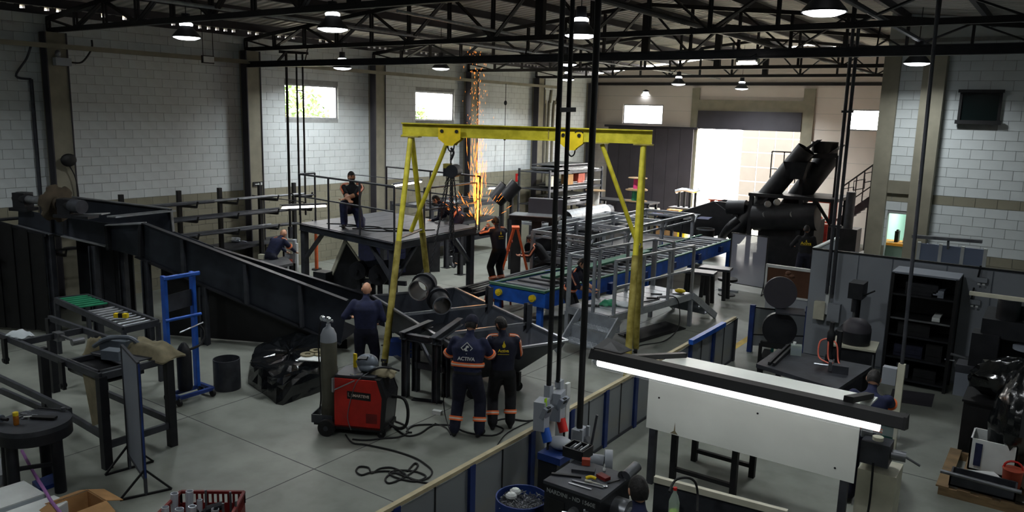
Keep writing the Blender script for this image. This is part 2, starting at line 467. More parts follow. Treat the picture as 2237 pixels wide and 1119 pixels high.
# office block at the right: front wall, side wall
win_r = [(-2.05, -1.33, 4.6, 5.2), (-3.2, -2.46, .9, 2.55)]
mb = MB()
for a, b, c, d in wall_cells(XC, XR+.2, 0, 6.3, win_r): mb.bb(a, b, YR, YR+.2, c, d)
wall_right = struct('wall_right', mb, 'mortar')
blocks(wall_right, lambda u, z: V((u, YR-.004, z)), XC, XR, .02, 6.22, win_r, 'y', lambda u, z: 1 if (z < 1.9 or 2.8 < z < 3.05) else 0)
struct('wall_side', MB().bb(XC, XC+.2, YR+.2, YF, 0, 6.3), 'wallpaint')
struct('pillar_8', MB().bb(XC-.03, XC+.3, YR-.14, YR+.25, 0, 5.95), 'beige')
struct('pillar_9', MB().bb(-2.78, -2.35, YR-.3, YR, 0, 5.95), 'beige')
struct('trim_6', MB().bb(XC+.3, -2.78, YR-.06, YR-.012, 3.0, 3.28), 'beige')
wd = window(5, 'y', YR-.03, -2.07, -1.31, 4.57, 5.2, 'glass_dark', 'black')
build('frame_lip', MB().bb(-2.1, -1.28, YR-.16, YR-.08, 5.18, 5.24), 'black', wd); build('frame_lip', MB().bb(-2.1, -1.28, YR-.16, YR-.08, 4.54, 4.62), 'black', wd)
# lit office behind the opening
struct('wall_office', MB().bb(XC+.2, -1.2, YR+3.2, YR+3.3, 0, 3.2).bb(-1.3, -1.2, YR+.2, YR+3.2, 0, 3.2), 'office_wall')
struct('wall_office_side', MB().bb(XC+.2, XC+.24, YR+.2, YR+3.2, 0, 3.2), 'office_wall')
struct('ceiling_office', MB().bb(XC+.2, -1.2, YR+.2, YR+3.3, 3.2, 3.3), 'white')
struct('wall_right_end', MB().bb(XR, XR+.2, YB, YF+.2, 0, 6.4), 'block')
struct('wall_right_gable', MB().prism([(XC, YR+.02, 6.3), (XR+.1, YR+.02, 6.3), (XR+.1, YR+.02, 6.32), (XC, YR+.02, 6.85)], (0, .16, 0)), 'block')
struct('wall_back', MB().bb(XL-.2, XR+.2, YB-.2, YB, 0, 6.4).prism([(XL-.2, YB-.2, 6.4), (XR+.2, YB-.2, 6.4), (RIDGE_X, YB-.2, RIDGE_Z-.05)], (0, .2, 0)), 'block')

# roof: trapezoidal sheets, purlins
def roofz(x):
    return RIDGE_Z-(RIDGE_X-x)*(RIDGE_Z-EAVE_Z)/(RIDGE_X-XL) if x < RIDGE_X else RIDGE_Z-(x-RIDGE_X)*(RIDGE_Z-EAVE_Z)/(RIDGE_X-XL)
mb = MB(); prof = []; y = YB-.2
while y < YF+.2:
    prof += [(y, 0), (y+.11, 0), (y+.14, .035), (y+.21, .035), (y+.24, 0)]; y += .25
for x0, x1 in ((XL-.3, RIDGE_X), (RIDGE_X, XR+.3)):
    vs = []
    for yy, dz in prof: vs += [(x0, yy, roofz(x0)+dz), (x1, yy, roofz(x1)+dz)]
    mb.add(vs, [(2*i, 2*i+1, 2*i+3, 2*i+2) for i in range(len(prof)-1)])
    vs = [(v[0], v[1], v[2]+.03) for v in vs]
    mb.add(vs, [(2*i, 2*i+2, 2*i+3, 2*i+1) for i in range(len(prof)-1)])
ceiling = struct('ceiling', mb, 'roof')
x = XL+.95
while x < XR:
    z = roofz(x)
    build('purlin', MB().bb(x-.02, x+.02, YB, YF, z-.18, z-.012).bb(x-.02, x+.06, YB, YF, z-.19, z-.17), 'dark_grey', ceiling); x += 1.54

# trusses
TB, TE = 5.98, 6.3
XT0, XT1 = XL+.05, RIDGE_X*2-XL-.05
def make_truss(y, label):
    t = thing('roof_truss', label, 'roof truss', (RIDGE_X, y, TB), 'roof trusses')
    build('bottom_chord', MB().bar((XT0, y-.035, TB), (XT1, y-.035, TB), .03, .09).bar((XT0, y+.035, TB), (XT1, y+.035, TB), .03, .09).bb(XT0, XT1, y-.05, y+.05, TB-.05, TB-.04), 'truss', t)
    tz = lambda x: roofz(x)-.24
    for a, b in ((XT0, RIDGE_X), (RIDGE_X, XT1)): build('top_chord', MB().bar((a, y, tz(a)), (b, y, tz(b)), .1, .09), 'truss', t)
    build('king_post', MB().bb(RIDGE_X-.09, RIDGE_X+.09, y-.06, y+.06, TB, tz(RIDGE_X)), 'truss', t)
    n = 8; st = (RIDGE_X-XT0)/n
    for sgn in (-1, 1):
        for k in range(1, n+1):
            x = RIDGE_X+sgn*k*st
            build('web_post', MB().bar((x, y-.03, TB), (x, y-.03, tz(x)), .05, .03).bar((x, y+.03, TB), (x, y+.03, tz(x)), .05, .03), 'truss', t)
            xi = RIDGE_X+sgn*(k-1)*st
            a, b = ((x, TB), (xi, tz(xi))) if k % 2 else ((x, tz(x)), (xi, TB))
            build('web_diagonal', MB().bar((a[0], y-.03, a[1]), (b[0], y-.03, b[1]), .05, .03).bar((a[0], y+.03, a[1]), (b[0], y+.03, b[1]), .05, .03), 'truss', t)
    return t
ords = {8.28: 'dark steel roof truss crossing nearest to the camera', 13.17: 'dark steel roof truss, second from the camera, above the long dark beam', 17.8: 'dark steel roof truss, third from the camera',
        22.5: 'dark steel roof truss, fourth from the camera', 26.85: 'dark steel roof truss nearest the far gable wall'}
t0 = None
for y, lb in ords.items():
    if t0 is None: t0 = make_truss(y, lb)
    else: clone(t0, (RIDGE_X, y, TB), lb)
clone(t0, (RIDGE_X, 3.6, TB), 'dark steel roof truss above and behind the camera')
# long beam slung below the second truss
bm = thing('crane_beam', 'long dark steel beam slung across the hall below the second truss', 'beam', (-9, 13.0, 5.55))
build('beam', MB().ibeam((XL+.3, 13.0, 5.58), (XR, 13.0, 5.56), .12, .15, .02), 'steel_black', bm)
for x in (-15.5, -12.3, -9, -5.6, -2.6): build('hanger', MB().bar((x, 13.05, 5.64), (x, 13.15, 5.98), .02), 'truss', bm)
# pipes and conduits along the hall
solo('wall_rail', MB().bar((XL+.42, YB, 5.66), (XL+.42, 28.2, 5.62), .05, .1), 'beige', 'pale square rail running along the left wall above the windows', 'rail')
solo('conduit', MB().cyl(AX(868, 24, -9.8), AX(1300, 112, -9.8), .03, n=8), 'galv', 'thin pale conduit running along the hall below the roof ridge', 'pipe')
def ypipe(x, y0, y1, z, r, m, label): return solo('roof_pipe', MB().cyl((x, y0, z), (x, y1, z), r, n=10), m, label, 'pipe')
def pipe_px(px, py, z, y1, r, m, label):
    P = F(px, py, z); return ypipe(P.x, -2, y1, z, r, m, label)
pipe_px(1960, 60, 6.12, 18.9, .045, 'steel_dark', 'round steel pipe under the roof above the office wall')
pipe_px(1460, 38, 6.12, 31.4, .05, 'steel_black', 'round dark pipe under the roof above the hanging black poles')
pipe_px(560, 30, 6.12, 31.4, .03, 'galv', 'thin pale pipe under the roof above the left windows')

# outside: yard, pale gate, trees
struct('ground_outside', MB().bb(-60, 30, YF+.2, 70, -.22, -.02).bb(-60, XL-.2, -20, YF+.2, -.22, -.02), 'beige')
og = thing('yard_gate', 'pale gridded metal gate standing in the bright yard beyond the loading door', 'gate', (-10, 39, 0))
gx0, gx1 = -13.6, -8.6
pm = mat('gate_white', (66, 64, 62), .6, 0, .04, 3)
gp = None
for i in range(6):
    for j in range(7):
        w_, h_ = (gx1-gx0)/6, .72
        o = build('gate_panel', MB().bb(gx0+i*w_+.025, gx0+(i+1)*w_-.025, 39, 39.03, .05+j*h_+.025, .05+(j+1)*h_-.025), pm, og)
build('gate_frame', MB().bb(gx0, gx1, 39.03, 39.06, 0, 5.1), 'galv', og)
def leaf_tree(loc, h, r, n, label):
    t = thing('tree', label, 'tree', loc, 'trees outside the windows'); rnd = random.Random(int(loc[1]*10)); L = V(loc)
    build('trunk', MB().tube([L, L+V((.1, .05, h*.5)), L+V((.2, -.1, h*.8))], [.14, .1, .05], 8), 'brown', t)
    mb = MB()
    for _ in range(n):
        p = V([rnd.gauss(0, 1) for _ in range(3)]); p.normalize(); p *= r*rnd.uniform(.45, 1.0); c = L+V((0, 0, h*.72))+V((p.x, p.y, p.z*.9))
        a = V([rnd.gauss(0, 1) for _ in range(3)]).normalized()*.13; b = V([rnd.gauss(0, 1) for _ in range(3)]).normalized()*.08
        mb.add([c-a, c+b, c+a, c-b], [(0, 1, 2, 3)])
    build('foliage', mb, 'leaf', t, kind='stuff')
leaf_tree((-24.5, 19.6, 0), 5.6, 1.7, 1500, 'leafy tree outside the window nearest the camera'); leaf_tree((-26, 17.2, 0), 5.4, 1.2, 900, 'smaller leafy tree beside the tree outside the first window')
leaf_tree((-25.5, 27.2, 0), 5.4, 1.3, 1000, 'leafy tree outside the second left window')

# ---------------------------------------------------------------- high bay lamps
def make_lamp(P, label):
    t = thing('high_bay_lamp', label, 'ceiling lamp', P, 'high bay lamps'); P = V(P)
    build('shade', MB().lathe(P, [(.245, 0), (.25, .02), (.12, .17), (.11, .2), (.1, .2), (.11, .165), (.235, .015)], 28, cap=False), 'steel_black', t, smooth=30)
    build('lens', MB().lathe(P, [(.05, -.045), (.15, -.036), (.225, -.008), (.234, .02)], 28), 'lampglow', t, smooth=60)
    build('glowing_neck', MB().lathe(P, [(.095, .19), (.115, .215), (.115, .24), (.09, .26)], 20), 'lampglow', t, smooth=30)
    build('driver', MB().cyl(P+V((0, 0, .26)), P+V((0, 0, .42)), .085, .075, 16), 'steel_black', t, smooth=40)
    build('cord', MB().cyl(P+V((0, 0, .42)), P+V((0, 0, max(.6, roofz(P.x)-P.z-.05))), .008, n=6), 'black', t)
    return t
def lamp_light(P, e=1.0):
    ld = bpy.data.lights.new('lamp_light', 'AREA'); ld.shape = 'DISK'; ld.size = .46; ld.energy = LAMP_W*e; ld.color = (.93, .98, 1.0); ld.spread = math.radians(150)
    lo = bpy.data.objects.new('lamp_light', ld); COL.objects.link(lo); lo.location = V(P)-V((0, 0, .055))
LAMPS = [(408, 82, 14.3, 'lit high bay lamp in front of the left block wall'), (727, 64, 12.4, 'lit high bay lamp above the triple black poles'), (1268, 78, 11.8, 'lit high bay lamp hanging between the long black poles'),
         (1800, 27, 8.9, 'lit high bay lamp hanging nearest the camera'), (2003, 139, 15.3, 'lit high bay lamp in front of the office wall'), (1240, 141, 20.5, 'lit high bay lamp, middle one seen between the black poles'),
         (1240, 174, 27.5, 'lit high bay lamp, lowest one seen between the black poles'), (1482, 184, 27, 'lit high bay lamp above the yellow hoist trolley, before the far wall'), (1620, 194, 29, 'lit high bay lamp in front of the loading door beam'),
         (1415, 201, 34, 'small lit high bay lamp above the bright far window'), (748, 149, 21, 'lit high bay lamp above the first left window'), (963, 150, 21.5, 'dim high bay lamp right of the spark plume top, left windows behind')]
first = None
for i, (x, y, d, lb) in enumerate(LAMPS):
    P = DP(x, y, d)
    make_lamp(P, lb); lamp_light(P, 1.0 if d < 18 else (1.8 if d < 24 else 4.2))
for P, lb in (((-12.5, 2.5, 5.75), 'lit high bay lamp added out of view, second left of the camera'), ((-5.2, 2.2, 5.75), 'lit high bay lamp added out of view, first left of the camera'), ((-1.0, 4.0, 5.75), 'lit high bay lamp added out of view, above the camera'), ((-15.6, 3.5, 5.75), 'lit high bay lamp added out of view, third left of the camera, by the wall')):
    make_lamp(P, lb); lamp_light(P, .45 if P[0] > -2 else .9)  # unseen lamps, added to light the near floor
P = (-2.3, YR+1.6, 3.1)
ol = solo('office_light', MB().bb(-2.9, -1.8, YR+1.4, YR+1.8, 3.14, 3.2), 'tubeglow', 'flat ceiling light inside the small lit office', 'ceiling lamp')
ld = bpy.data.lights.new('office_lamp', 'AREA'); ld.size = .8; ld.energy = 45; ld.color = (.9, 1, .97)
lo = bpy.data.objects.new('office_lamp', ld); COL.objects.link(lo); lo.location = P
# ================================================================ people
def ik(S, T, a, b, hint):
    d = T-S; L = min(d.length, (a+b)*.999); d = d.normalized()
    x = (a*a-b*b+L*L)/(2*L); h = math.sqrt(max(a*a-x*x, 0))
    k = hint-d*hint.dot(d); k = k.normalized() if k.length > 1e-5 else V((0, 0, 1))
    return S+d*x+k*h, S+d*L
def ringpts(c, ax, ay, w, d, n=14, pw=2.4):
    out = []
    for i in range(n):
        a = 2*PI*i/n; x, y = math.cos(a), math.sin(a)
        k = (abs(x)**pw+abs(y)**pw)**(-1/pw)
        out.append(c+ax*(x*k*w)+ay*(y*k*d))
    return out
def band(parent, c, ax, r, r2=None, h=.05, ay=None, sil=True):
    d, s, u = frame_from(ax) if ay is None else (V(ax).normalized(), V(ay[0]), V(ay[1]))
    r2 = r2 or r
    def mk(h0, h1, k): return MB().loft([ringpts(c+d*h0, s, u, r*k, r2*k, 18, 2.3), ringpts(c+d*h1, s, u, r*k, r2*k, 18, 2.3)])
    b = build('reflective_band', mk(-h/2, h/2, 1.0), 'orange', parent, smooth=50)
    if sil: build('silver_stripe', mk(-h*.17, h*.17, 1.02), 'silver_tape', b, smooth=50)
def person(label, loc, heading, H=1.75, lean=4, pelvis=None, feet=None, hands=None, head=(0, 0), shirt='navy', pants='navy_dark', skin='skin', shoe='black', bulk=1.0, hair='hair',
           cap=None, mask=None, gloves=None, fingers=True, bands=(), knees=None, elbows=None, stripe=None, feetdir=None, name='person', earmuff=False, twist=0):
    loc = V(loc); t = thing(name, label, 'person', loc); s = H/1.75; a = math.radians(heading)
    f = V((math.cos(a), math.sin(a), 0)); r = V((math.sin(a), -math.cos(a), 0)); U = V((0, 0, 1))
    W = lambda p: loc+r*p[0]*s+f*p[1]*s+U*p[2]*s
    Pv = pelvis or (0, 0, .92); P = W(Pv)
    le = math.radians(lean); sd = (f*math.sin(le)+U*math.cos(le)); sf = (f*math.cos(le)-U*math.sin(le))
    ta = math.radians(twist); sr = r*math.cos(ta)+sf*math.sin(ta); sf2 = sf*math.cos(ta)-r*math.sin(ta)
    N = P+sd*.5*s
    prims = []; mb = MB()
    tor = [(-.13, .10, .085), (-.08, .15, .115), (0, .165, .125), (.1, .17, .128), (.22, .185, .132), (.33, .205, .135), (.41, .2, .12), (.455, .13, .09), (.49, .07, .065), (.53, .055, .06)]
    rings = []
    for q, w_, d_ in tor:
        k = bulk if q < .4 else 1
        rr = r if q < .1 else (r*.5+sr*.5 if q < .25 else sr); ff = sf if q < .1 else sf2
        rings.append(ringpts(P+sd*q*s, rr, ff, w_*s*k, d_*s*(k if q < .4 else 1)))
    mb.loft(rings)
    prims.append((P+sd*.06*s, P+sd*.47*s, .15*s, 'shirt')); prims.append((P-sd*.12*s, P+sd*.02*s, .14*s, 'pants'))
    def cap_(p0, p1, r0, r1, lab):
        mb.cyl(p0, p1, r0, r1, 10); mb.ell(p0, (r0,)*3, None, 10, 6); mb.ell(p1, (r1,)*3, None, 10, 6); prims.append((p0, p1, (r0+r1)/2, lab))
    feet = feet or ((-.11, 0, .08), (.11, .02, .08)); ft = []
    for i, sg in enumerate((-1, 1)):
        hip = P+r*sg*.088*s-sd*.06*s; ank = W(feet[i])
        kn, ank = ik(hip, ank, .43*s, .43*s, (f*1.0+r*sg*.15) if not knees else W(knees[i])-hip)
        cap_(hip, kn, .112*s*(.5+.5*bulk), .09*s, 'pants'); cap_(kn, ank+U*.03*s, .09*s, .078*s, 'pants')
        fd = f if not feetdir else (f*math.cos(feetdir[i])+r*math.sin(feetdir[i]))
        sole = ank-U*.045*s
        cap_(ank-U*.02*s, sole+fd*.12*s-U*.005, .05*s, .038*s, 'shoe'); cap_(sole-fd*.05*s, sole+fd*.13*s, .036*s, .036*s, 'shoe')
        ft.append((hip, kn, ank))
    hands = hands or ((-.24, .06, .78), (.24, .06, .78)); hs_ = []
    for i, sg in enumerate((-1, 1)):
        sh = P+sd*.425*s+sr*sg*.19*s; hd = W(hands[i])
        hint = (r*sg*.5-f*.8-U*.3) if not elbows else W(elbows[i])-sh
        el, wr = ik(sh, hd, .285*s, .26*s, hint)
        cap_(sh, el, .074*s, .06*s, 'shirt'); cap_(el, wr, .054*s, .04*s, 'shirt' if not (stripe and stripe.get('short')) else 'skin')
        hs_.append((sh, el, wr))
    hp, hy = math.radians(head[0]), math.radians(head[1])
    hd_f = (f*math.cos(hy)+r*math.sin(hy)); hf = hd_f*math.cos(hp)-U*math.sin(hp); hu = hd_f*math.sin(hp)+U*math.cos(hp); hr = hf.cross(hu)
    hc = N+(sd*.5+hu*.5).normalized()*.165*s+hf*.025*s
    cap_(N-sd*.04*s, hc-hu*.05*s, .058*s, .055*s, 'skin')
    me = bpy.data.meshes.new('body'); me.from_pydata([v for v in mb.v], [], mb.f)
    ob = bpy.data.objects.new('body_tmp', me); COL.objects.link(ob)
    md = ob.modifiers.new('r', 'REMESH'); md.mode = 'VOXEL'; md.voxel_size = .019
    sm = ob.modifiers.new('s', 'SMOOTH'); sm.factor = .5; sm.iterations = 3
    dg = bpy.context.evaluated_depsgraph_get(); bm = bpy.data.meshes.new_from_object(ob.evaluated_get(dg))
    bpy.data.objects.remove(ob); bpy.data.meshes.remove(me)
    vs = [tuple(v.co-loc) for v in bm.vertices]; fs = [tuple(p.vertices) for p in bm.polygons]; mi = []
    labs = {'skin': 0, 'shirt': 1, 'pants': 2, 'shoe': 3}
    def near(c):
        best, bl = 9e9, 'shirt'
        for p0, p1, rr, lb in prims:
            e = p1-p0; tt = max(0, min(1, (c-p0).dot(e)/max(e.length_squared, 1e-9))); dd = (c-(p0+e*tt)).length-rr
            if dd < best: best, bl = dd, lb
        return labs[bl]
    for p in bm.polygons: mi.append(near(p.center))
    bpy.data.meshes.remove(bm)
    ex = MB(); em = []
    def app(k, fn):
        n0 = len(ex.f); fn(); em.extend([k]*(len(ex.f)-n0))
    HR = Matrix((hr, hf, hu)).transposed()
    def headm():
        n0 = len(ex.v); ex.ell((0, 0, 0), (.076*s, .095*s, .118*s), None, 18, 14)
        for i in range(n0, len(ex.v)):
            x, y, z = ex.v[i]; k = 1-.28*max(0, -z/(.118*s)) ; y2 = y*(1-.18*max(0, -z/(.118*s)))+(.012*s if y > 0 and z < -.04*s else 0)
            ex.v[i] = tuple(HR @ V((x*k, y2, z))+hc)
    app(0, headm)
    Q = lambda x, y, z: HR @ V((x*s, y*s, z*s))+hc
    app(0, lambda: ex.ell(Q(0, .098, -.012), (.013*s, .02*s, .026*s), HR, 8, 6))
    for sg in (-1, 1):
        app(0, lambda: ex.ell(Q(sg*.077, -.008, -.005), (.01*s, .02*s, .033*s), HR, 8, 6))
        app(4, lambda: ex.ell(Q(sg*.03, .085, .018), (.014*s, .008*s, .007*s), HR, 8, 5))
        app(4, lambda: ex.ell(Q(sg*.031, .087, .038), (.02*s, .006*s, .005*s), HR, 8, 5))
    app(4, lambda: ex.ell(Q(0, .083, -.058), (.024*s, .008*s, .005*s), HR, 8, 5))
    for i, (sh, el, wr) in enumerate(hs_):                       # hands: palm, four fingers, thumb
        d = (wr-el).normalized(); n_ = d.cross(U); n_ = n_.normalized() if n_.length > .1 else r
        sg = -1 if i == 0 else 1; pn = d.cross(n_).normalized(); k = 3 if False else (5 if gloves else 0)
        Rm = Matrix((n_, d, pn)).transposed()
        app(k, lambda: ex.ell(wr+d*.045*s, (.04*s, .055*s, .02*s), Rm, 10, 7))
        if fingers:
            for j in range(4):
                b0 = wr+d*.085*s+n_*(j-1.5)*.02*s; l = (.036, .042, .04, .03)[j]*s
                b1 = b0+d*l-pn*.008*s; b2 = b1+(d*.6-pn*.8)*l*.9
                app(k, lambda: ex.tube([b0-d*.02*s, b0, b1, b2], [.0095*s, .0095*s, .009*s, .007*s], 6))
            b0 = wr+d*.03*s-n_*sg*.035*s
            app(k, lambda: ex.tube([b0, b0+(d*.7-n_*sg*.7)*.03*s, b0+(d*.95-n_*sg*.3)*.06*s], [.012*s, .011*s, .008*s], 6))
    o = len(vs); vs += [tuple(V(p)-loc) for p in ex.v]; fs += [tuple(i+o for i in q) for q in ex.f]; mi += em
    me = bpy.data.meshes.new('body'); me.from_pydata(vs, [], fs)
    for k in (skin, shirt, pants, shoe, 'black', gloves or 'black'): me.materials.append(M[k])
    me.polygons.foreach_set('material_index', mi); me.shade_smooth(); me.update()
    b = bpy.data.objects.new('body', me); COL.objects.link(b); b.parent = t
    if hair:
        hm = MB(); n0 = MB().ell((0, 0, 0), (.083*s, .102*s, .124*s), None, 20, 16)
        keep = []
        for q in n0.f:
            c = sum((V(n0.v[i]) for i in q), V())/len(q); c /= s
            if c.z > .055 or (c.y < .02 and c.z > -.03) or (c.y < -.04 and c.z > -.075): keep.append(q)
        hm.add([HR @ V(p)+hc for p in n0.v], keep); build('hair', hm, hair, t, smooth=80)
    if cap:
        cm = MB().lathe((0, 0, 0), [(.094, -.0), (.097, .04), (.088, .09), (.05, .125), (.005, .135)], 18)
        cm.v = [tuple(HR @ V((p[0]*s*.95, p[1]*s*1.1, p[2]*s+.012))+hc) for p in cm.v]
        build('cap', cm, cap, t, smooth=60)
        vm = MB().prism([Q(-.07, .08, .02), Q(-.05, .17, .012), Q(.05, .17, .012), Q(.07, .08, .02)], hu*.008); build('cap_visor', vm, cap, t)
    if mask:
        n0 = MB().ell((0, 0, 0), (.081*s, .108*s, .122*s), None, 20, 16); keep = []
        for q in n0.f:
            c = sum((V(n0.v[i]) for i in q), V())/len(q)/s
            if c.y > .01 and c.z < -.015 and c.z > -.1: keep.append(q)
        build('face_mask', MB().add([HR @ V(p)+hc for p in n0.v], keep), mask, t, smooth=80)
    if earmuff:
        for sg in (-1, 1): build('ear_muff', MB().cyl(Q(sg*.075, 0, 0), Q(sg*.11, 0, 0), .04*s, n=12), 'plastic_black', t, smooth=40)
    for kind in bands:
        if kind == 'shin':
            for hip, kn, ank in ft: band(t, kn+(ank-kn)*.62, ank-kn, .094*s, h=.06*s)
        if kind == 'sleeve':
            for sh, el, wr in hs_: band(t, sh+(el-sh)*.85, el-sh, .078*s, h=.045*s)
        if kind == 'torso': band(t, P+sd*.12*s, sd, .196*s*bulk, .148*s*bulk, .055*s, (r*.4+sr*.6, sf2))
        if kind == 'waist': band(t, P+sd*.05*s, sd, .18*s*bulk, .14*s*bulk, .05*s, (r, sf))
    if stripe:
        sides = stripe.get('sides', (0, 1))
        for i in sides:
            sh, el, wr = hs_[i]; sg = -1 if i == 0 else 1
            end = el if stripe.get('short') else wr
            out = (sr*sg*.8+U*.35-sf2*stripe.get('back', .45)).normalized(); up_ = sd
            pts = [N+sr*sg*.085*s+U*.012*s-sf2*.02, sh+up_*.068*s+sr*sg*.01, sh+out*.076*s+(el-sh)*.15, sh+(el-sh)*.55+out*.073*s, el+out*.066*s]
            if not stripe.get('short'): pts += [el+(wr-el)*.5+out*.055*s, wr+out*.044*s]
            pts = smoothpath(pts, 3)
            for nm, w_, mt, off in (('orange_stripe', .042*s, 'orange', 0), ('silver_stripe', .014*s, 'silver_tape', .006)):
                m_ = MB(); rg = []
                for j, p in enumerate(pts):
                    d = (pts[min(j+1, len(pts)-1)]-pts[max(j-1, 0)]).normalized(); ww = d.cross(out).normalized()
                    rg.append([p+out*off+ww*w_/2+out*.006, p+out*off-ww*w_/2+out*.006, p+out*off-ww*w_/2-out*.012, p+out*off+ww*w_/2-out*.012])
                m_.loft(rg)
                st = build(nm, m_, mt, t if nm == 'orange_stripe' else st)
    return t, dict(P=P, sd=sd, r=sr, f=sf2, N=N, s=s, hc=hc, hu=hu, hf=hf, hr=hr, hands=hs_, HR=HR)
def back_text(t, I, txt, size, q, m, dx=0, bold=0.0, off=.137, name='back_print'):
    O = I['P']+I['sd']*q*I['s']-I['f']*off*I['s']+I['r']*dx
    return build(name, text_mb(txt, size, O, I['r'], I['sd'], .004, bold), m, t)
M['print_yellow'] = mat('print_yellow', (226, 200, 40), .6, 0, .05, 5)
def flame_logo(t, I, q, sz, off=.13, txt=.06):
    O = I['P']+I['sd']*q*I['s']-I['f']*off*I['s']; R_, U_ = I['r'], I['sd']
    def fl(pts, dz=0): return MB().prism([O+R_*x*sz+U_*y*sz for x, y in pts], -I['f']*.004)
    build('flame_print', fl([(-.1, .1), (.2, .1), (.32, .35), (.22, .65), (.1, .8), (.12, 1.1), (-.02, .85), (-.06, .6), (-.2, .42)]), 'print_yellow', t)
    back_text(t, I, 'Activa', txt, q-.035, 'print_yellow', bold=.001, off=off)
    build('underline_print', MB().bar(O-R_*txt*1.35-U_*.085-I['f']*.002, O+R_*txt*1.35-U_*.085-I['f']*.002, .004, .004), 'print_yellow', t)

# 1 man in cap, white diamond print on his back
A = F(1020, 952)
t, I = person('man in navy uniform and cap seen from behind, white diamond print on back', A, 117, 1.79, lean=13, bulk=1.16, shirt='navy', pants='navy_dark', hands=((-.2, .36, 1.0), (.2, .42, 1.02)), feet=((-.17, -.03, .08), (.17, .0, .08)),
              pelvis=(0, -.04, .92), head=(34, 4), cap='navy_dark', bands=('shin', 'sleeve', 'torso'), elbows=((-.48, .0, 1.05), (.42, .05, 1.05)), feetdir=(-.1, .3))
O = I['P']+I['sd']*.345*I['s']-I['f']*.15*I['s']; R_, U_ = I['r'], I['sd']
def dia(h, m, off, nm): build(nm, MB().prism([O+R_*x*h+U_*y*h-I['f']*off for x, y in ((0, -1), (1, 0), (0, 1), (-1, 0))], -I['f']*.003), m, t)
dia(.085, 'white', 0, 'diamond_print'); dia(.07, 'navy', .002, 'diamond_inner')
build('emblem_print', MB().prism([O+R_*x*.07+U_*y*.07-I['f']*.004 for x, y in ((-.62, -.25), (-.25, -.6), (.3, -.55), (-.05, -.2), (.12, .1), (.45, .1), (.3, .5), (-.1, .5), (-.25, .1))], -I['f']*.003), 'white', t)
back_text(t, I, 'ACTIVA', .068, .2, 'white', bold=.0015, off=.152)
build('belt', MB().loft([ringpts(I['P']+I['sd']*q, I['r'], I['f'], .2, .15, 18, 2.3) for q in (-.01, .025)]), 'black', t, smooth=50)
# 2 man with mask, yellow flame print
B = F(1095, 938)
t, I = person('man in dark uniform and black face mask seen from behind, yellow flame print', B, 128, 1.72, lean=7, shirt='navy_dark', pants='black_cloth', skin='skin_dark', hands=((-.3, .34, 1.0), (.1, .36, 1.0)), feet=((-.13, 0, .08), (.13, .06, .08)),
              head=(26, -38), mask='black', bands=('shin',), stripe={'back': .9}, elbows=((-.42, .02, 1.0), (.4, 0, 1.0)))
flame_logo(t, I, .33, .1)
# 3 bald man in blue
C = F(800, 832)
t, I = person('bald man in dark blue work clothes standing with his back turned', C, 128, 1.74, lean=6, bulk=1.12, shirt='navy', pants='navy_dark', hair=None, hands=((-.3, .2, 1.05), (.22, .22, .95)), head=(28, 0), feet=((-.12, 0, .08), (.12, 0, .08)))
# ================================================================ left and middle of the hall
def AP(x, y, P0, ang):
    d = ray(x, y); n = V((-math.sin(ang), math.cos(ang), 0)); P0 = V(P0)
    return CAM+d*((P0-CAM).dot(n)/d.dot(n))
# ---- inclined scraper conveyor
ANG = math.radians(26); CP = V((-16.7, 6.75, 0)); cdir = V((math.cos(ANG), math.sin(ANG), 0)); cper = V((-math.sin(ANG), math.cos(ANG), 0))
cv = thing('inclined_conveyor', 'long dark steel inclined conveyor trough with toothed head wheel at its raised end', 'conveyor', (-13.8, 8.2, 0))
npt = lambda x, y: AP(x, y, CP, ANG)
CW = 1.0
fpt = lambda x, y: AP(x, y, CP+cper*CW, ANG)
near_top = [npt(*p) for p in ((40, 455), (112, 472), (235, 488), (315, 487), (760, 656))]
near_bot = [npt(*p) for p in ((745, 752), (300, 560), (235, 543), (115, 512), (40, 492))]
build('side_panel', MB().prism(near_top+near_bot, cper*.02), 'steel_blue', cv)
ft_ = [fpt(160, 430), fpt(375, 456), fpt(380, 506), fpt(470, 540), fpt(840, 655)]
fb_ = [V((p.x, p.y, max(.05, p.z-.55))) for p in (ft_[-1], ft_[3], ft_[0])]
build('side_panel', MB().prism(ft_+fb_, cper*.02), 'steel_blue', cv)
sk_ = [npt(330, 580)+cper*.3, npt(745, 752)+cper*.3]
build('shade_skirt', MB().prism(sk_+[V((q_.x, q_.y, .02)) for q_ in (sk_[1], sk_[0])], cper*.015), 'black', cv)  # black sheet standing in for the deep shade under the trough
# floor pan between the panels
pb = [near_bot[0], near_bot[1], near_bot[4]]
for a, b in zip(pb, pb[1:]): build('floor_pan', MB().sheet(a+V((0, 0, .04)), b+V((0, 0, .04)), b+cper*CW+V((0, 0, .04)), a+cper*CW+V((0, 0, .04)), .015), 'steel_black', cv)
def flange(a, b, w=.09, m='steel_black', nm='flange', off=-.03): build(nm, MB().bar(V(a)+cper*off, V(b)+cper*off, w, .02), m, cv)
flange(near_top[3], near_top[4], .12); flange(near_bot[0], near_bot[1], .12)
flange(npt(40, 492), npt(115, 512), .1, 'edge', off=-.045); flange(npt(140, 515), npt(236, 537), .1, 'edge', off=-.045); flange(ft_[0], ft_[1], .1, 'steel_raw'); flange(ft_[3], ft_[4], .1)
for x, y0, y1 in ((403, 522, 606), (540, 576, 664), (660, 622, 714)):
    build('stiffener', MB().bar(npt(x-2, y0)-cper*.03, npt(x+2, y1)-cper*.03, .06, .1, cper), 'steel_dark', cv)
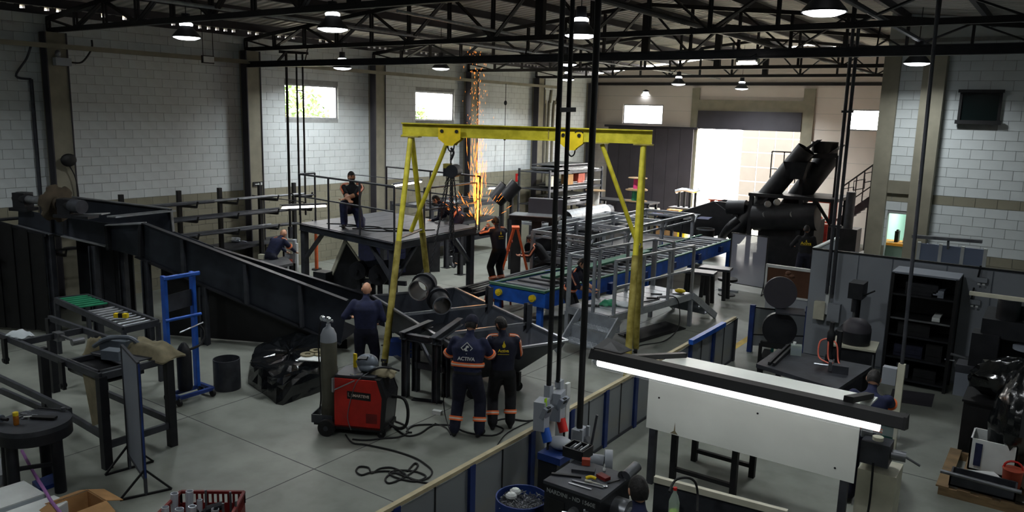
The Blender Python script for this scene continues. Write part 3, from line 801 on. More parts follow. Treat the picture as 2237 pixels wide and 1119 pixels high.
# box-shaped post with plate and grating tread
a = npt(238, 492); b = npt(312, 489)
build('end_post', MB().bar(a-cper*.05, npt(243, 543)-cper*.05, .05, .12, cper).bar(b-cper*.05, npt(312, 560)-cper*.05, .05, .12, cper), 'steel_black', cv)
build('top_plate', MB().bar(a+V((0, 0, .01)), b+V((0, 0, .01)), .24, .02), 'edge', cv)
g0, g1 = npt(240, 474), fpt(372, 460)
gm = MB()
for k in range(26): gm.bar(g0+(g1-g0)*(k/26)-cdir*.06, g0+(g1-g0)*(k/26)+cdir*.12, .012, .02)
gm.bar(g0-cdir*.06, g1-cdir*.06, .02, .03).bar(g0+cdir*.12, g1+cdir*.12, .02, .03)
build('grating', gm, 'edge', cv)
build('cross_plate', MB().bar(fpt(374, 460)-V((0, 0, .02)), fpt(379, 506), .03, .05), 'edge', cv)
build('bearing_plate', MB().sheet(npt(115, 474), npt(222, 470), npt(222, 470)+cper*.25, npt(115, 474)+cper*.25, .02), 'edge', cv)
build('bearing_post', MB().bar(npt(116, 476)-cper*.03, npt(118, 508)-cper*.03, .03, .1, cper).bar(npt(144, 474)-cper*.03, npt(145, 510)-cper*.03, .03, .1, cper), 'steel_black', cv)
# head shaft with toothed wheel, bearings, motor
s0, s1 = DP(50, 434, 15.2), DP(176, 452, 14.5); sa = (s1-s0).normalized()
build('shaft', MB().cyl(s0, s1, .075, n=16), 'steel_raw', cv, smooth=40)
Rw = frame_from(sa); wc = s0+(s1-s0)*.6; prof = []
for i in range(48):
    an = 2*PI*i/48; rr = .36 if (i % 8) < 5 else .31; prof.append(wc+Rw[1]*math.cos(an)*rr+Rw[2]*math.sin(an)*rr)
build('head_wheel', MB().prism([p-sa*.02 for p in prof], sa*.04), 'tooth', cv, label='large toothed steel disc')
build('wheel_hub', MB().cyl(wc-sa*.1, wc+sa*.12, .13, n=16), 'tooth', cv, smooth=40)
for q, nm in ((s0, 'bearing_block'), (s0+(s1-s0)*.78, 'bearing_block')):
    build(nm, MB().box(q-V((0, 0, .03)), (.26, .24, .3), ANG).box(q-V((0, 0, .2)), (.4, .3, .06), ANG).cyl(q-sa*.16, q+sa*.16, .12, n=14), 'steel_black', cv, smooth=30)
build('shaft_end', MB().cyl(s1-sa*.22, s1+sa*.04, .13, n=16), 'steel_dark', cv, smooth=40)
build('motor_base', MB().box(V((s1.x, s1.y, s1.z-.18)), (.5, .3, .05), ANG), 'steel_black', cv)
# legs down to the floor
for x, y in ((112, 514), (208, 536), (322, 568), (448, 626), (230, 542)):
    p = npt(x, y)-cper*.06 if x != 230 else npt(x, y)+cper*.5
    build('leg', MB().ibeam(V((p.x, p.y, 0)), p, .13, .13, .012, cdir), 'steel_dark', cv)
for x, y in ((300, 560), (560, 672)):
    p = npt(x, y)+cper*(CW-.06); build('leg', MB().ibeam(V((p.x, p.y, 0)), p, .12, .12, .012, cdir), 'steel_dark', cv)
# ---- dark strip curtain under the raised end
cu = thing('strip_curtain', 'black strip welding curtain hanging below the raised conveyor end', 'curtain', npt(60, 500)*1)
cu.location.z = 0
build('rail', MB().bar(npt(-30, 474)-cper*.12, npt(112, 513)-cper*.12, .05, .05), 'steel_black', cu)
L = (npt(112, 513)-npt(-30, 474)).length; k = 0
while k*.17 < L-.1:
    p = npt(-30, 474)+(npt(112, 513)-npt(-30, 474))*((k*.17+.08)/L)-cper*(.12+.03*(k % 2))
    build('strip', MB().box((p.x, p.y, p.z/2+.03), (.2, .012, p.z-.06), ANG), 'black', cu); k += 1
cu2 = thing('corrugated_panel', 'dark ribbed sheet leaning behind the conveyor legs', 'sheet', npt(170, 530)*1); cu2.location.z = 0
for k in range(9):
    p = npt(118+14*k, 516+3.2*k)+cper*.7
    build('rib', MB().box((p.x, p.y, p.z/2), (.15, .04+.03*(k % 2), p.z-.1), ANG), 'steel_black', cu2)
# ---- roller table with green belt under the conveyor
rt_ = thing('roller_table', 'low steel roller table with green slats behind the jig frame', 'table', F(260, 790))
zt = 1.0
q = [F(122, 656, zt), F(190, 648, zt), F(345, 705, zt), F(270, 722, zt)]
for a, b in ((0, 3), (1, 2), (0, 1), (2, 3)): build('side_rail', MB().bar(q[a], q[b], .05, .1), 'steel_dark', rt_)
for k in range(6):
    u = .03+.06*k; a = q[0]+(q[3]-q[0])*u; b = q[1]+(q[2]-q[1])*u; build('green_slat', MB().bar(a+V((0, 0, .03)), b+V((0, 0, .03)), .07, .02), 'green', rt_)
for k in range(9):
    u = .44+.06*k; a = q[0]+(q[3]-q[0])*u; b = q[1]+(q[2]-q[1])*u; build('roller', MB().cyl(a, b, .022, n=8), 'steel_raw', rt_)
for p in q: build('leg', MB().bar((p.x, p.y, 0), p, .06), 'steel_dark', rt_)
p = F(265, 694, zt+.05)
lv = thing('tape_measure', 'yellow and black measuring tool lying on the roller table', 'tool', p)
build('body', MB().box(p+V((0, 0, .035)), (.22, .07, .07), .6), 'yellow_cap', lv); build('grip', MB().box(p+V((0, 0, .04)), (.07, .075, .075), .6), 'black', lv)
# ---- steel jig table
jt = thing('jig_table', 'open steel jig frame table with thick black legs at left', 'table', (-10.4, 5.1, 0))
JZ = 1.2; jx0, jx1, jy0, jy1 = -12.6, -9.36, 4.62, 5.5
for x, y in ((jx1, jy0), (jx1, jy1), (-11.1, jy0+.1), (jx0, jy1), (-11.1, jy1)):
    build('leg', MB().bar((x, y, 0), (x, y, JZ), .1), 'steel_black', jt)
for a, b in (((jx0, jy0, JZ), (jx1, jy0, JZ)), ((jx0, jy1, JZ), (jx1, jy1, JZ)), ((-11.55, jy0, JZ), (-11.55, jy1, JZ)), ((jx1, jy0, JZ), (jx1, jy1, JZ)), ((-10.2, jy0, JZ), (-10.2, jy1, JZ)),
             ((-11.1, jy0+.1, .42), (jx1, jy0, .42)), ((-12.2, jy0-.1, .62), (-10.0, jy0-.1, .62)), ((jx1, jy0, .3), (jx1, jy1, .3)), ((-12.4, jy0+.05, .3), (-11.1, jy0+.1, .3)), ((-11.1, jy1, .35), (jx1, jy1, .35))):
    build('rail', MB().bar(a, b, .05, .085), 'steel_dark', jt)
build('catch_tray', MB().bb(-10.2, -9.42, jy0+.02, jy1-.3, JZ-.12, JZ-.02), 'steel_black', jt)
build('tray_edge', MB().bb(-10.2, -9.42, jy0, jy0+.02, JZ-.1, JZ+.06).bb(-9.44, -9.42, jy0, jy1-.4, JZ-.1, JZ+.06), 'steel_raw', jt)
build('table_plate', MB().bb(-10.2, -9.4, jy0+.3, jy1, JZ+.055, JZ+.07), 'steel_dark', jt)
for x, y in ((-11.9, jy0-.05), (-10.25, jy0-.05)): build('drop_bracket', MB().bb(x-.05, x+.05, y-.02, y+.02, JZ-.35, JZ+.02).cyl((x, y-.04, JZ-.3), (x, y+.04, JZ-.3), .03), 'steel_black', jt)
build('clamp', MB().bar((-11.45, jy0+.5, JZ+.02), (-10.9, jy0+.5, JZ+.02), .03).box((-11.5, jy0+.5, JZ), (.16, .1, .12)).cyl((-10.95, jy0+.42, JZ+.03), (-10.95, jy0+.58, JZ+.03), .05), 'steel_raw', jt)
build('hanging_apron', MB().prism([(-9.8, jy0-.01, JZ-.05), (-9.42, jy0-.01, JZ-.05), (-9.5, jy0-.02, .55), (-9.62, jy0-.02, .5)], (0, .02, 0)), 'khaki', jt)
# things lying on it
p = V((-10.05, 5.22, JZ+.07))
gb = thing('angle_grinder_case', 'grey blue power tool body lying on the jig table', 'tool', p)
build('case', MB().box(p+V((0, 0, .075)), (.42, .22, .15), .35), 'grey_tool', gb); build('lid_rib', MB().box(p+V((0, 0, .16)), (.34, .05, .02), .35), 'grey_tool', gb)
build('handle', MB().tube(smoothpath([p+V((-.25, -.2, .04)), p+V((0, -.14, .18)), p+V((.22, .02, .2)), p+V((.3, .1, .12))]), .03, 8), 'grey_tool', gb, smooth=40)
p = V((-9.72, 4.98, JZ+.07))
gb = thing('small_power_tool', 'small grey tool box with clamp beside the grey power tool', 'tool', p)
build('case', MB().box(p+V((0, 0, .06)), (.26, .16, .12), .4), 'grey_tool', gb); build('clamp_bar', MB().bar(p+V((-.3, -.12, .03)), p+V((.1, -.02, .03)), .03), 'steel_raw', gb)
def cloth(name, label, c, sx, sy, hz, rot, m, seed, drop=0, cat='cloth', nx=12, ny=9):
    rnd = random.Random(seed); R = rotz(rot); c = V(c); g = []
    ph = [rnd.uniform(0, 6) for _ in range(6)]
    for j in range(ny):
        for i in range(nx):
            u, v = i/(nx-1)*2-1, j/(ny-1)*2-1
            e = max(abs(u), abs(v)); z = hz*(1-e**3)*(.75+.25*math.sin(2.3*u+ph[0])*math.cos(2.9*v+ph[1]))-drop*max(0, e-.6)/.4+.02*math.sin(7*u+ph[2]+3*v)
            x = u*sx/2*(1+.08*math.sin(3*v+ph[3])); y = v*sy/2*(1+.1*math.sin(3*u+ph[4]))
            g.append(c+R @ V((x, y, max(z, -drop)+.02)))
    mb = MB(); n = nx*ny
    mb.add(g+[p-V((0, 0, .018)) for p in g], [(j*nx+i, j*nx+i+1, (j+1)*nx+i+1, (j+1)*nx+i) for j in range(ny-1) for i in range(nx-1)]+[(n+j*nx+i, n+(j+1)*nx+i, n+(j+1)*nx+i+1, n+j*nx+i+1) for j in range(ny-1) for i in range(nx-1)])
    return solo(name, mb, m, label, cat, smooth=70)
p = F(318, 742, JZ+.07)
cloth('canvas_apron', 'olive canvas sheet bundled over the end of the jig table', (-9.72, 5.4, JZ+.06), .95, .4, .2, .25, 'khaki', 3, .05)
cloth('work_glove', 'olive rag hanging over the jig table rail', (-10.55, jy0+.55, JZ+.02), .3, .24, .14, .9, 'khaki', 5, .1, 'rag', 8, 7)
cloth('grey_rag', 'pale grey rag lying at the left edge of the jig table', (-11.75, jy0+.1, JZ+.06), .34, .2, .05, .2, 'tarp', 8, .03, 'rag', 8, 6)
# ---- round steel table
RC = F(74, 919, .84)
rt2 = thing('round_table', 'round black steel table with thick legs in the left foreground', 'table', (RC.x, RC.y, 0))
build('top', MB().cyl((RC.x, RC.y, .78), (RC.x, RC.y, .84), .39, n=40), 'steel_dark', rt2, smooth=40)
build('apron', MB().ring((RC.x, RC.y, .66), (RC.x, RC.y, .78), .39, .36, 40), 'steel_black', rt2, smooth=40)
for an in (-75, 20, 140, 230): build('leg', MB().cyl((RC.x+.31*math.cos(math.radians(an)), RC.y+.31*math.sin(math.radians(an)), 0), (RC.x+.3*math.cos(math.radians(an)), RC.y+.3*math.sin(math.radians(an)), .68), .065, n=14), 'steel_black', rt2, smooth=40)
build('stretcher', MB().bar((RC.x+.31*math.cos(math.radians(-75)), RC.y+.31*math.sin(math.radians(-75)), .36), (RC.x+.31*math.cos(math.radians(20)), RC.y+.31*math.sin(math.radians(20)), .36), .04), 'steel_black', rt2)
p = F(36, 928, .84)
gl = thing('glue_bottle', 'small amber bottle with a yellow cap on the round table', 'bottle', p)
build('bottle', MB().lathe(p, [(.028, 0), (.03, .01), (.03, .1), (.026, .115)], 14), mat('amber', (170, 105, 40), .3, 0, .1, 5), gl, smooth=40); build('cap', MB().lathe(p, [(.03, .11), (.03, .15), (.02, .155)], 14), 'yellow_cap', gl, smooth=40)
p = F(90, 915, .845)
pn = thing('tool_pouch', 'black tool roll with a white tipped pen on the round table', 'tool', p)
build('roll', MB().bar(p-V((.1, .06, -.015)), p+V((.14, .1, .015)), .07, .025), 'black', pn); build('pen', MB().cyl(p-V((.16, .12, -.02)), p-V((.09, .06, -.02)), .01), 'white', pn)
p = F(105, 898, .845)
wr_ = thing('ratchet_wrench', 'ratchet wrench with a round head on the round table', 'tool', p)
build('shaft', MB().cyl(p-V((.16, .04, -.012)), p+V((.12, .1, .012)), .01), 'steel_black', wr_); build('head', MB().cyl(p+V((.14, .11, 0)), p+V((.14, .11, .045)), .026), 'steel_raw', wr_)
p = F(64, 912, .845)
solo('caliper', MB().bar(p-V((.18, .02, -.006)), p+V((.12, .06, .006)), .016, .008).bar(p-V((.1, .02, -.006)), p-V((.07, .1, -.006)), .02, .008).bar(p-V((.03, .0, -.006)), p-V((.0, .08, -.006)), .02, .008), 'steel_raw', 'steel caliper lying on the round table', 'tool')
for k, (x, y) in enumerate(((48, 903), (56, 898), (70, 906))):
    p = F(x, y, .84); solo('drill_bit', MB().cyl(p, p+V((.08, .03, .004)), .006, n=6), 'chrome', 'small bright drill bit on the round table, %s from the left' % ORD[k], 'tool', 'drill bits on the round table')
p = F(3, 925, .84)
gr = thing('hand_grinder', 'grey hand grinder half outside the left edge on the round table', 'tool', p)
build('body', MB().cyl(p+V((-.3, -.1, .06)), p+V((.02, .0, .06)), .045, n=12), 'grey_tool', gr, smooth=40); build('nose', MB().cyl(p+V((.02, 0, .06)), p+V((.1, .03, .06)), .02, n=10), 'steel_black', gr)
# ---- welding screen on two triangular feet
ws = thing('welding_screen', 'grey welding screen panel standing on thin black triangular feet', 'screen', (-8.75, 4.65, 0))
pa, pb2 = (F(230, 1040)+F(335, 1010))/2, (F(262, 1095)+F(375, 1070))/2
n_ = (pb2-pa).normalized(); sdir = V((-n_.y, n_.x, 0))
ztp = ZAT(pb2, 318, 793)
build('panel', MB().bar(pa+V((0, 0, (ztp+.2)/2)), pb2+V((0, 0, (ztp+.2)/2)), .015, ztp-.2), 'panel_grey2', ws)
build('panel_frame', MB().bar(pa+V((0, 0, ztp)), pb2+V((0, 0, ztp)), .03).bar(pa+V((0, 0, .2)), pb2+V((0, 0, .2)), .03).bar(pa, pa+V((0, 0, ztp)), .03).bar(pb2, pb2+V((0, 0, ztp)), .03), 'steel_dark', ws)
build('blue_edge', MB().bar(pb2+n_*.018+V((0, 0, .22)), pb2+n_*.018+V((0, 0, ztp)), .012, .02), 'blue_dark', ws)
for a, b, c in ((F(230, 1040), F(335, 1010), pa), (F(262, 1095), F(375, 1070), pb2)):
    build('foot', MB().bar(a+V((0, 0, .012)), b+V((0, 0, .012)), .025).bar(a+V((0, 0, .012)), c+V((0, 0, .32)), .022).bar(b+V((0, 0, .012)), c+V((0, 0, .32)), .022), 'black', ws)
# ---- boxes, sheets bottom left
p = F(60, 1100, .32)
def slab(name, label, pts, z0, z1, m, cat, parts=None):
    q = [F(x, y, z1) for x, y in pts]; t = thing(name, label, cat, (sum(a.x for a in q)/len(q), sum(a.y for a in q)/len(q), z0))
    build('body', MB().prism([V((a.x, a.y, z0)) for a in q], (0, 0, z1-z0-.015)), m, t)
    build('top_sheet', MB().prism([V((a.x, a.y, z1-.015)) for a in q], (0, 0, .015)), parts or m, t)
    return t
slab('wrapped_package', 'large flat package in pale grey wrap, upper one at the bottom left corner', ((-60, 1085), (52, 1050), (98, 1078), (-20, 1118)), .0, .3, 'tarp', 'package', 'white')
slab('wrapped_package', 'flat package in pale grey wrap beside the open cardboard box', ((10, 1119), (118, 1082), (148, 1096), (60, 1150)), .0, .3, 'tarp', 'package', 'white')
slab('grey_sheet_stack', 'stack of grey sheets behind the round table leg', ((-40, 1010), (8, 1000), (28, 1030), (-30, 1050)), .0, .12, 'panel_grey', 'sheet')
slab('blue_tray', 'flat blue tray on the floor under the round table', ((70, 1052), (125, 1030), (135, 1050), (85, 1068)), 0, .05, 'blue_dark', 'tray')
bx0 = F(170, 1100, .32)
cb = thing('cardboard_box', 'open cardboard box at the bottom left edge of the frame', 'box', (bx0.x, bx0.y, 0))
for dx, dy, sx, sy in ((-.2, 0, .012, .4), (.2, 0, .012, .4), (0, -.2, .4, .012), (0, .2, .4, .012)):
    build('side', MB().box((bx0.x+dx, bx0.y+dy, .16), (sx, sy, .32)), 'cardboard', cb)
    build('flap', MB().box((bx0.x+dx*1.45, bx0.y+dy*1.45, .30), (sx if sx > .1 else .19, sy if sy > .1 else .19, .008), Matrix.Rotation(.35*(1 if dx > 0 else -1 if dx < 0 else 0), 3, 'Y') @ Matrix.Rotation(.35*(-1 if dy > 0 else 1 if dy < 0 else 0), 3, 'X')), 'cardboard', cb)
build('bottom', MB().box((bx0.x, bx0.y, .01), (.4, .4, .016)), 'cardboard', cb)
solo('lashing_strap', MB().tube(smoothpath([F(48, 985, .3), F(72, 1030, .33), F(100, 1075, .36), F(112, 1095, .36), F(140, 1130, .34)]), .018, 6), 'purple', 'purple strap slung from the round table leg over the packages', 'strap', smooth=40)
# ---- red crate with chrome tubes
cz = .34; q = [F(395, 1072, cz), F(533, 1073, cz), F(500, 1135, cz), F(330, 1135, cz)]
rc = thing('plastic_crate', 'red slotted plastic crate filled with bright metal tubes', 'crate', F(430, 1130)); rc.location.z = 0
for i in range(4):
    a, b = q[i], q[(i+1) % 4]; d = b-a
    m_ = MB().bar(a-V((0, 0, .015)), b-V((0, 0, .015)), .03, .03).bar(V((a.x, a.y, .1)), V((b.x, b.y, .1)), .015, .2)
    for k in range(13): p = a+d*(k/12); m_.bar(V((p.x, p.y, .2)), V((p.x, p.y, cz-.02)), .022, .015)
    build('slotted_side', m_, 'red_dark', rc)
build('bottom', MB().prism([V((a.x, a.y, .01)) for a in q], (0, 0, .02)), 'red_dark', rc)
for k, (x, y, dz, r) in enumerate(((381, 1078, .06, .04), (414, 1073, .07, .04), (361, 1108, .04, .038), (420, 1106, .05, .04), (392, 1112, .0, .045), (436, 1092, -.02, .03), (470, 1112, -.06, .04))):
    T = F(x, y, cz+dz); B_ = V((T.x+.01*(k % 3-1), T.y-.02, .03))
    solo('metal_tube', MB().ring(B_, T, r, r-.006, 20), 'bright_tube', ('short bright metal tube, number %s from the left in the red crate' % ('second', 'fifth', 'first', 'fourth', 'third', 'sixth', 'seventh')[k]).replace('number ', ''), 'tube', 'metal tubes in the red crate', smooth=40)
for k, (x, y) in enumerate(((449, 1071), (503, 1075), (487, 1100), (515, 1095))):
    T = F(x, y, cz+.06); solo('metal_rod', MB().cyl((T.x, T.y, .03), T, .013, n=8), 'steel_raw', 'thin steel rod standing in the right half of the red crate, %s from the left' % ('first', 'third', 'second', 'fourth')[k], 'rod', 'rods in the red crate')
for k in range(9):
    p = q[0]*.25+q[1]*.25+q[2]*.3+q[3]*.2+V((random.uniform(-.12, .16), random.uniform(-.1, .12), 0)); p.z = .1+.02*k
    solo('metal_part', MB().ring(p, p+V((random.uniform(-.05, .05), .06, .02)), .045, .03, 12), 'steel_black', 'dark ring-shaped machine part lying in the red crate', 'machine part', 'dark parts in the red crate')
# ---- blue trolley
tp = [F(362, 888), F(455, 880)]
tr = thing('blue_trolley', 'tall blue steel trolley with two cross handles on castors', 'trolley', (tp[0]+tp[1])/2)
tz_ = ZAT(tp[0], 346, 608); a = F(372, 880); b = F(432, 862); ex_ = (b-a).normalized(); ey = V((-ex_.y, ex_.x, 0))
for p in (a, b): build('upright', MB().bar(p+V((0, 0, .15)), p+V((0, 0, tz_)), .1, .05, ex_), 'blue', tr)
for z in (tz_-.02, tz_*.66, tz_*.98): build('cross_handle', MB().cyl(a-ex_*.04-ey*.05+V((0, 0, z)), b+ex_*.09-ey*.05+V((0, 0, z)), .025, n=10), 'blue', tr, smooth=40)
build('base_frame', MB().bar(a-ey*.25+V((0, 0, .13)), b-ey*.25+ex_*.12+V((0, 0, .13)), .06, .05).bar(a+V((0, 0, .13)), b+V((0, 0, .13)), .06, .05).bar(a-ey*.25+V((0, 0, .13)), a+ey*.1+V((0, 0, .13)), .06, .05).bar(b+ex_*.1-ey*.25+V((0, 0, .13)), b+ex_*.1+ey*.1+V((0, 0, .13)), .06, .05), 'blue_dark', tr)
for p in (a-ey*.25, b+ex_*.1-ey*.25, a+ey*.08, b+ex_*.1+ey*.08):
    w_ = build('castor', MB().cyl(p+V((0, 0, .06))-ex_*.02, p+V((0, 0, .06))+ex_*.02, .06, n=16), 'rubber', tr, smooth=40); build('fork', MB().bar(p+V((0, 0, .05)), p+V((0, 0, .13)), .07, .02), 'steel_raw', w_)
build('grab_bar', MB().cyl(b-ey*.08+V((0, 0, tz_*.55))-ex_*.3, b-ey*.08+V((0, 0, tz_*.59))+ex_*.1, .012, n=8), 'edge', tr)
build('back_sheet', MB().bar(a+V((0, 0, tz_*.78)), b+V((0, 0, tz_*.8)), .01, .26), 'steel_dark', tr)
build('hanging_hose', MB().tube(smoothpath([b+V((0, 0, tz_*.6)), b+ex_*.12-ey*.05+V((0, 0, tz_*.52)), b+ex_*.02-ey*.1+V((0, 0, tz_*.42)), b-ex_*.3-ey*.1+V((0, 0, tz_*.4))]), .02, 6), 'rubber', tr)
build('gas_canister', MB().lathe(V((((a+b)/2-ey*.05).x, ((a+b)/2-ey*.05).y, .16)), [(.1, 0), (.11, .03), (.11, .6), (.07, .7), (.03, .75)], 14), 'steel_black', tr, smooth=40)
# ---- steel drum ring
p = F(497, 848)
solo('steel_drum', MB().ring(p, p+V((0, 0, .5)), .21, .2, 28), 'steel_dark', 'open dark steel drum ring on the floor beside the blue trolley', 'drum', smooth=40)
# ---- black wrapped package
q = [(545, 838), (612, 884), (738, 842), (725, 775), (640, 765), (555, 800)]
base = [F(*p) for p in q]
rnd = random.Random(4); ctr = sum(base, V())/len(base); N_ = 40; rings = []
def lp(u):
    u = u % 1*len(base); i = int(u); f_ = u-i; return base[i]*(1-f_)+base[(i+1) % len(base)]*f_
for k, (sc, z) in enumerate(((1.04, .0), (1.03, .1), (1.0, .24), (.98, .32), (.94, .36), (.75, .37), (.4, .38), (.1, .38))):
    rings.append([ctr+(lp(i/N_)-ctr)*sc*(1+rnd.uniform(-.02, .02))+V((0, 0, z+(rnd.uniform(-.03, .03) if k else 0))) for i in range(N_)])
bp_ = thing('wrapped_bundle', 'low bulky bundle wrapped in shiny black plastic on the floor', 'package', ctr)
build('wrap', MB().loft(rings), 'wrap', bp_)
for k, (x, y, sx, sy) in enumerate(((575, 805, .4, .22), (640, 800, .3, .2), (600, 792, .25, .1))):
    p = F(x, y, .42); build('loose_flap', MB().box(p+V((0, 0, .05)), (sx, sy, .008), Matrix.Rotation(.25*(k-1), 3, 'X') @ rotz(.5*k)), 'wrap', bp_)
p = F(690, 783, .46)
solo('drawing_board', MB().box(p+V((0, 0, .01)), (.5, .36, .015), .5), 'white', 'pale board lying on the black wrapped bundle', 'board')
for k, (x, y, s_) in enumerate(((672, 776, .2), (690, 768, .17), (702, 775, .2), (712, 764, .14))):
    p = F(x, y, .48+.02*(k % 2)); solo('steel_flange', MB().ring(p, p+V((0, 0, .025)), s_*.6, s_*.25, 14), 'khaki', ('rusty steel plate ring on the pale board, %s' % ('leftmost', 'second from left', 'front right one', 'rearmost')[k]), 'steel part', 'rusty parts on the board')
# ---- welding machine
wb = [F(742, 958), F(828, 968)]
W0, W1 = V((-7.82, 7.18, 0)), V((-7.25, 7.42, 0))
wx = (F(838, 972)-F(735, 962)).normalized(); wy = V((-wx.y, wx.x, 0)); Wc = F(786, 955)+wy*.22
wm = thing('welding_machine', 'red and black wheeled welding machine with a rear gas bottle shelf', 'welding machine', Wc)
lx, ly = .36, .24; zb, zt2 = .14, .84
def wbx(x0, x1, y0, y1, z0, z1):
    return MB().prism([Wc+wx*x0+wy*y0+V((0, 0, z0)), Wc+wx*x1+wy*y0+V((0, 0, z0)), Wc+wx*x1+wy*y1+V((0, 0, z0)), Wc+wx*x0+wy*y1+V((0, 0, z0))], (0, 0, z1-z0))
build('chassis', wbx(-lx-.2, lx+.02, -ly, ly, .1, zb+.02), 'black', wm)
pl = lambda x, y, z: Wc+wx*x+wy*y+V((0, 0, z))
build('red_side', MB().prism([pl(-lx, -ly, zb), pl(lx*.86, -ly, zb-.01), pl(lx*.94, -ly, .62), pl(lx*.74, -ly, zt2), pl(-lx, -ly, zt2)], wy*.02), 'red', wm)
build('red_side', MB().prism([pl(-lx, ly-.02, zb), pl(lx*.86, ly-.02, zb-.01), pl(lx*.94, ly-.02, .62), pl(lx*.74, ly-.02, zt2), pl(-lx, ly-.02, zt2)], wy*.02), 'red', wm)
build('black_front', MB().prism([pl(-lx, -ly+.02, zb), pl(lx, -ly+.02, zb), pl(lx*1.12, -ly+.02, .6), pl(lx*.82, -ly+.02, zt2+.01), pl(-lx, -ly+.02, zt2+.01)], wy*(2*ly-.04)), 'plastic_black', wm)
for sg in (-1, 1): build('front_bezel', MB().prism([pl(lx*.84, sg*ly-.01, zb), pl(lx*1.0, sg*ly-.01, zb), pl(lx*1.13, sg*ly-.01, .6), pl(lx*.84, sg*ly-.01, zt2+.02), pl(lx*.7, sg*ly-.01, zt2+.02), pl(lx*.92, sg*ly-.01, .6)], wy*.02), 'plastic_black', wm)
np_ = build('name_plate', MB().prism([pl(-.17, -ly-.006, .56), pl(.17, -ly-.006, .545), pl(.17, -ly-.006, .655), pl(-.17, -ly-.006, .67)], wy*.005), 'black', wm)
build('plate_text', text_mb('SMARTEVE', .055, pl(.02, -ly-.008, .608), wx-V((0, 0, .03)), V((0, 0, 1)), .001, .0008), 'silver_tape', np_)
build('plate_mark', MB().bar(pl(-.15, -ly-.009, .6), pl(-.15, -ly-.009, .65), .012, .003, wx).bar(pl(-.15, -ly-.009, .597), pl(-.125, -ly-.009, .596), .003, .008, wx), 'silver_tape', np_)
build('vent_grille', MB().prism([pl(.1, -ly-.003, .22), pl(.26, -ly-.003, .22), pl(.26, -ly-.003, .36), pl(.1, -ly-.003, .36)], wy*.003), 'red_dark', wm)
build('bottle_shelf', wbx(-lx-.34, -lx, -.17, .17, .1, .13), 'steel_black', wm)
build('shelf_lip', MB().bar(pl(-lx-.36, -.19, .2), pl(-lx-.05, -.19, .2), .012, .12).bar(pl(-lx-.36, -.19, .2), pl(-lx-.36, .19, .2), .012, .12), 'steel_dark', wm)
for sg in (-1, 1):
    o = build('rear_wheel', MB().cyl(pl(-lx-.1, sg*(ly+.02), .12), pl(-lx-.1, sg*(ly+.08), .12), .12, n=22), 'rubber', wm, smooth=40); build('hub', MB().cyl(pl(-lx-.1, sg*(ly+.015) if sg < 0 else ly+.085, .12), pl(-lx-.1, sg*(ly+.09), .12), .035, n=12), 'steel_dark', o)
    o = build('front_castor', MB().cyl(pl(lx-.06, sg*(ly-.06)-.02, .06), pl(lx-.06, sg*(ly-.06)+.02, .06), .06, n=16), 'rubber', wm, smooth=40); build('fork', MB().bar(pl(lx-.06, sg*(ly-.06), .06), pl(lx-.06, sg*(ly-.06), .12), .06, .05), 'steel_raw', o)
build('top_tray', MB().prism([pl(-lx, -ly+.03, zt2+.01), pl(lx*.6, -ly+.03, zt2+.01), pl(lx*.6, ly-.03, zt2+.01), pl(-lx, ly-.03, zt2+.01)], V((0, 0, .03))), 'steel_dark', wm)
build('corner_bracket', MB().bar(pl(-lx-.01, -ly-.01, zt2-.2), pl(-lx-.01, -ly-.01, zt2), .03).bar(pl(-lx, -ly-.012, zt2-.17), pl(-lx+.3, -ly-.012, zt2-.01), .01, .015), 'edge', wm)
build('front_hose', MB().tube(smoothpath([pl(lx*1.05, 0, .55), pl(lx*1.05+.2, -.06, .56), pl(lx*1.05+.28, -.1, .42), pl(lx*1.05+.26, -.1, .2), pl(lx*1.05+.15, -.08, .12), pl(lx, -.05, .16)]), .022, 8), 'rubber', wm, smooth=40)
# gas cylinder
gp_ = pl(-lx-.17, .0, .13)
gc = thing('gas_cylinder', 'tall olive grey gas cylinder strapped behind the red welding machine', 'gas cylinder', gp_)
ztop = ZAT(gp_, 728, 700)
build('body', MB().lathe(V((gp_.x, gp_.y, 0)), [(.1, .13), (.115, .15), (.115, ztop-.3)], 22), 'gascyl', gc, smooth=40)
build('shoulder', MB().lathe(V((gp_.x, gp_.y, 0)), [(.116, ztop-.3), (.11, ztop-.2), (.075, ztop-.12), (.035, ztop-.09), (.03, ztop-.05)], 22), 'panel_grey', gc, smooth=60)
vg = build('valve', MB().cyl((gp_.x, gp_.y, ztop-.06), (gp_.x, gp_.y, ztop+.05), .022).cyl((gp_.x-.07, gp_.y-.03, ztop), (gp_.x+.07, gp_.y+.02, ztop), .018), 'chrome', gc, smooth=40)
for dx in (-.075, .05): build('gauge', MB().cyl((gp_.x+dx, gp_.y-.06, ztop+.03), (gp_.x+dx, gp_.y-.02, ztop+.03), .035, n=16), 'chrome', vg, smooth=40)
build('gas_hose', MB().tube(smoothpath([V((gp_.x-.04, gp_.y-.1, ztop)), V((gp_.x-.06, gp_.y-.13, ztop-.3)), V((gp_.x-.05, gp_.y-.13, .9)), V((gp_.x-.02, gp_.y-.14, .5)), V((gp_.x-.07, gp_.y-.12, .3))]), .01, 6), 'rubber', gc)
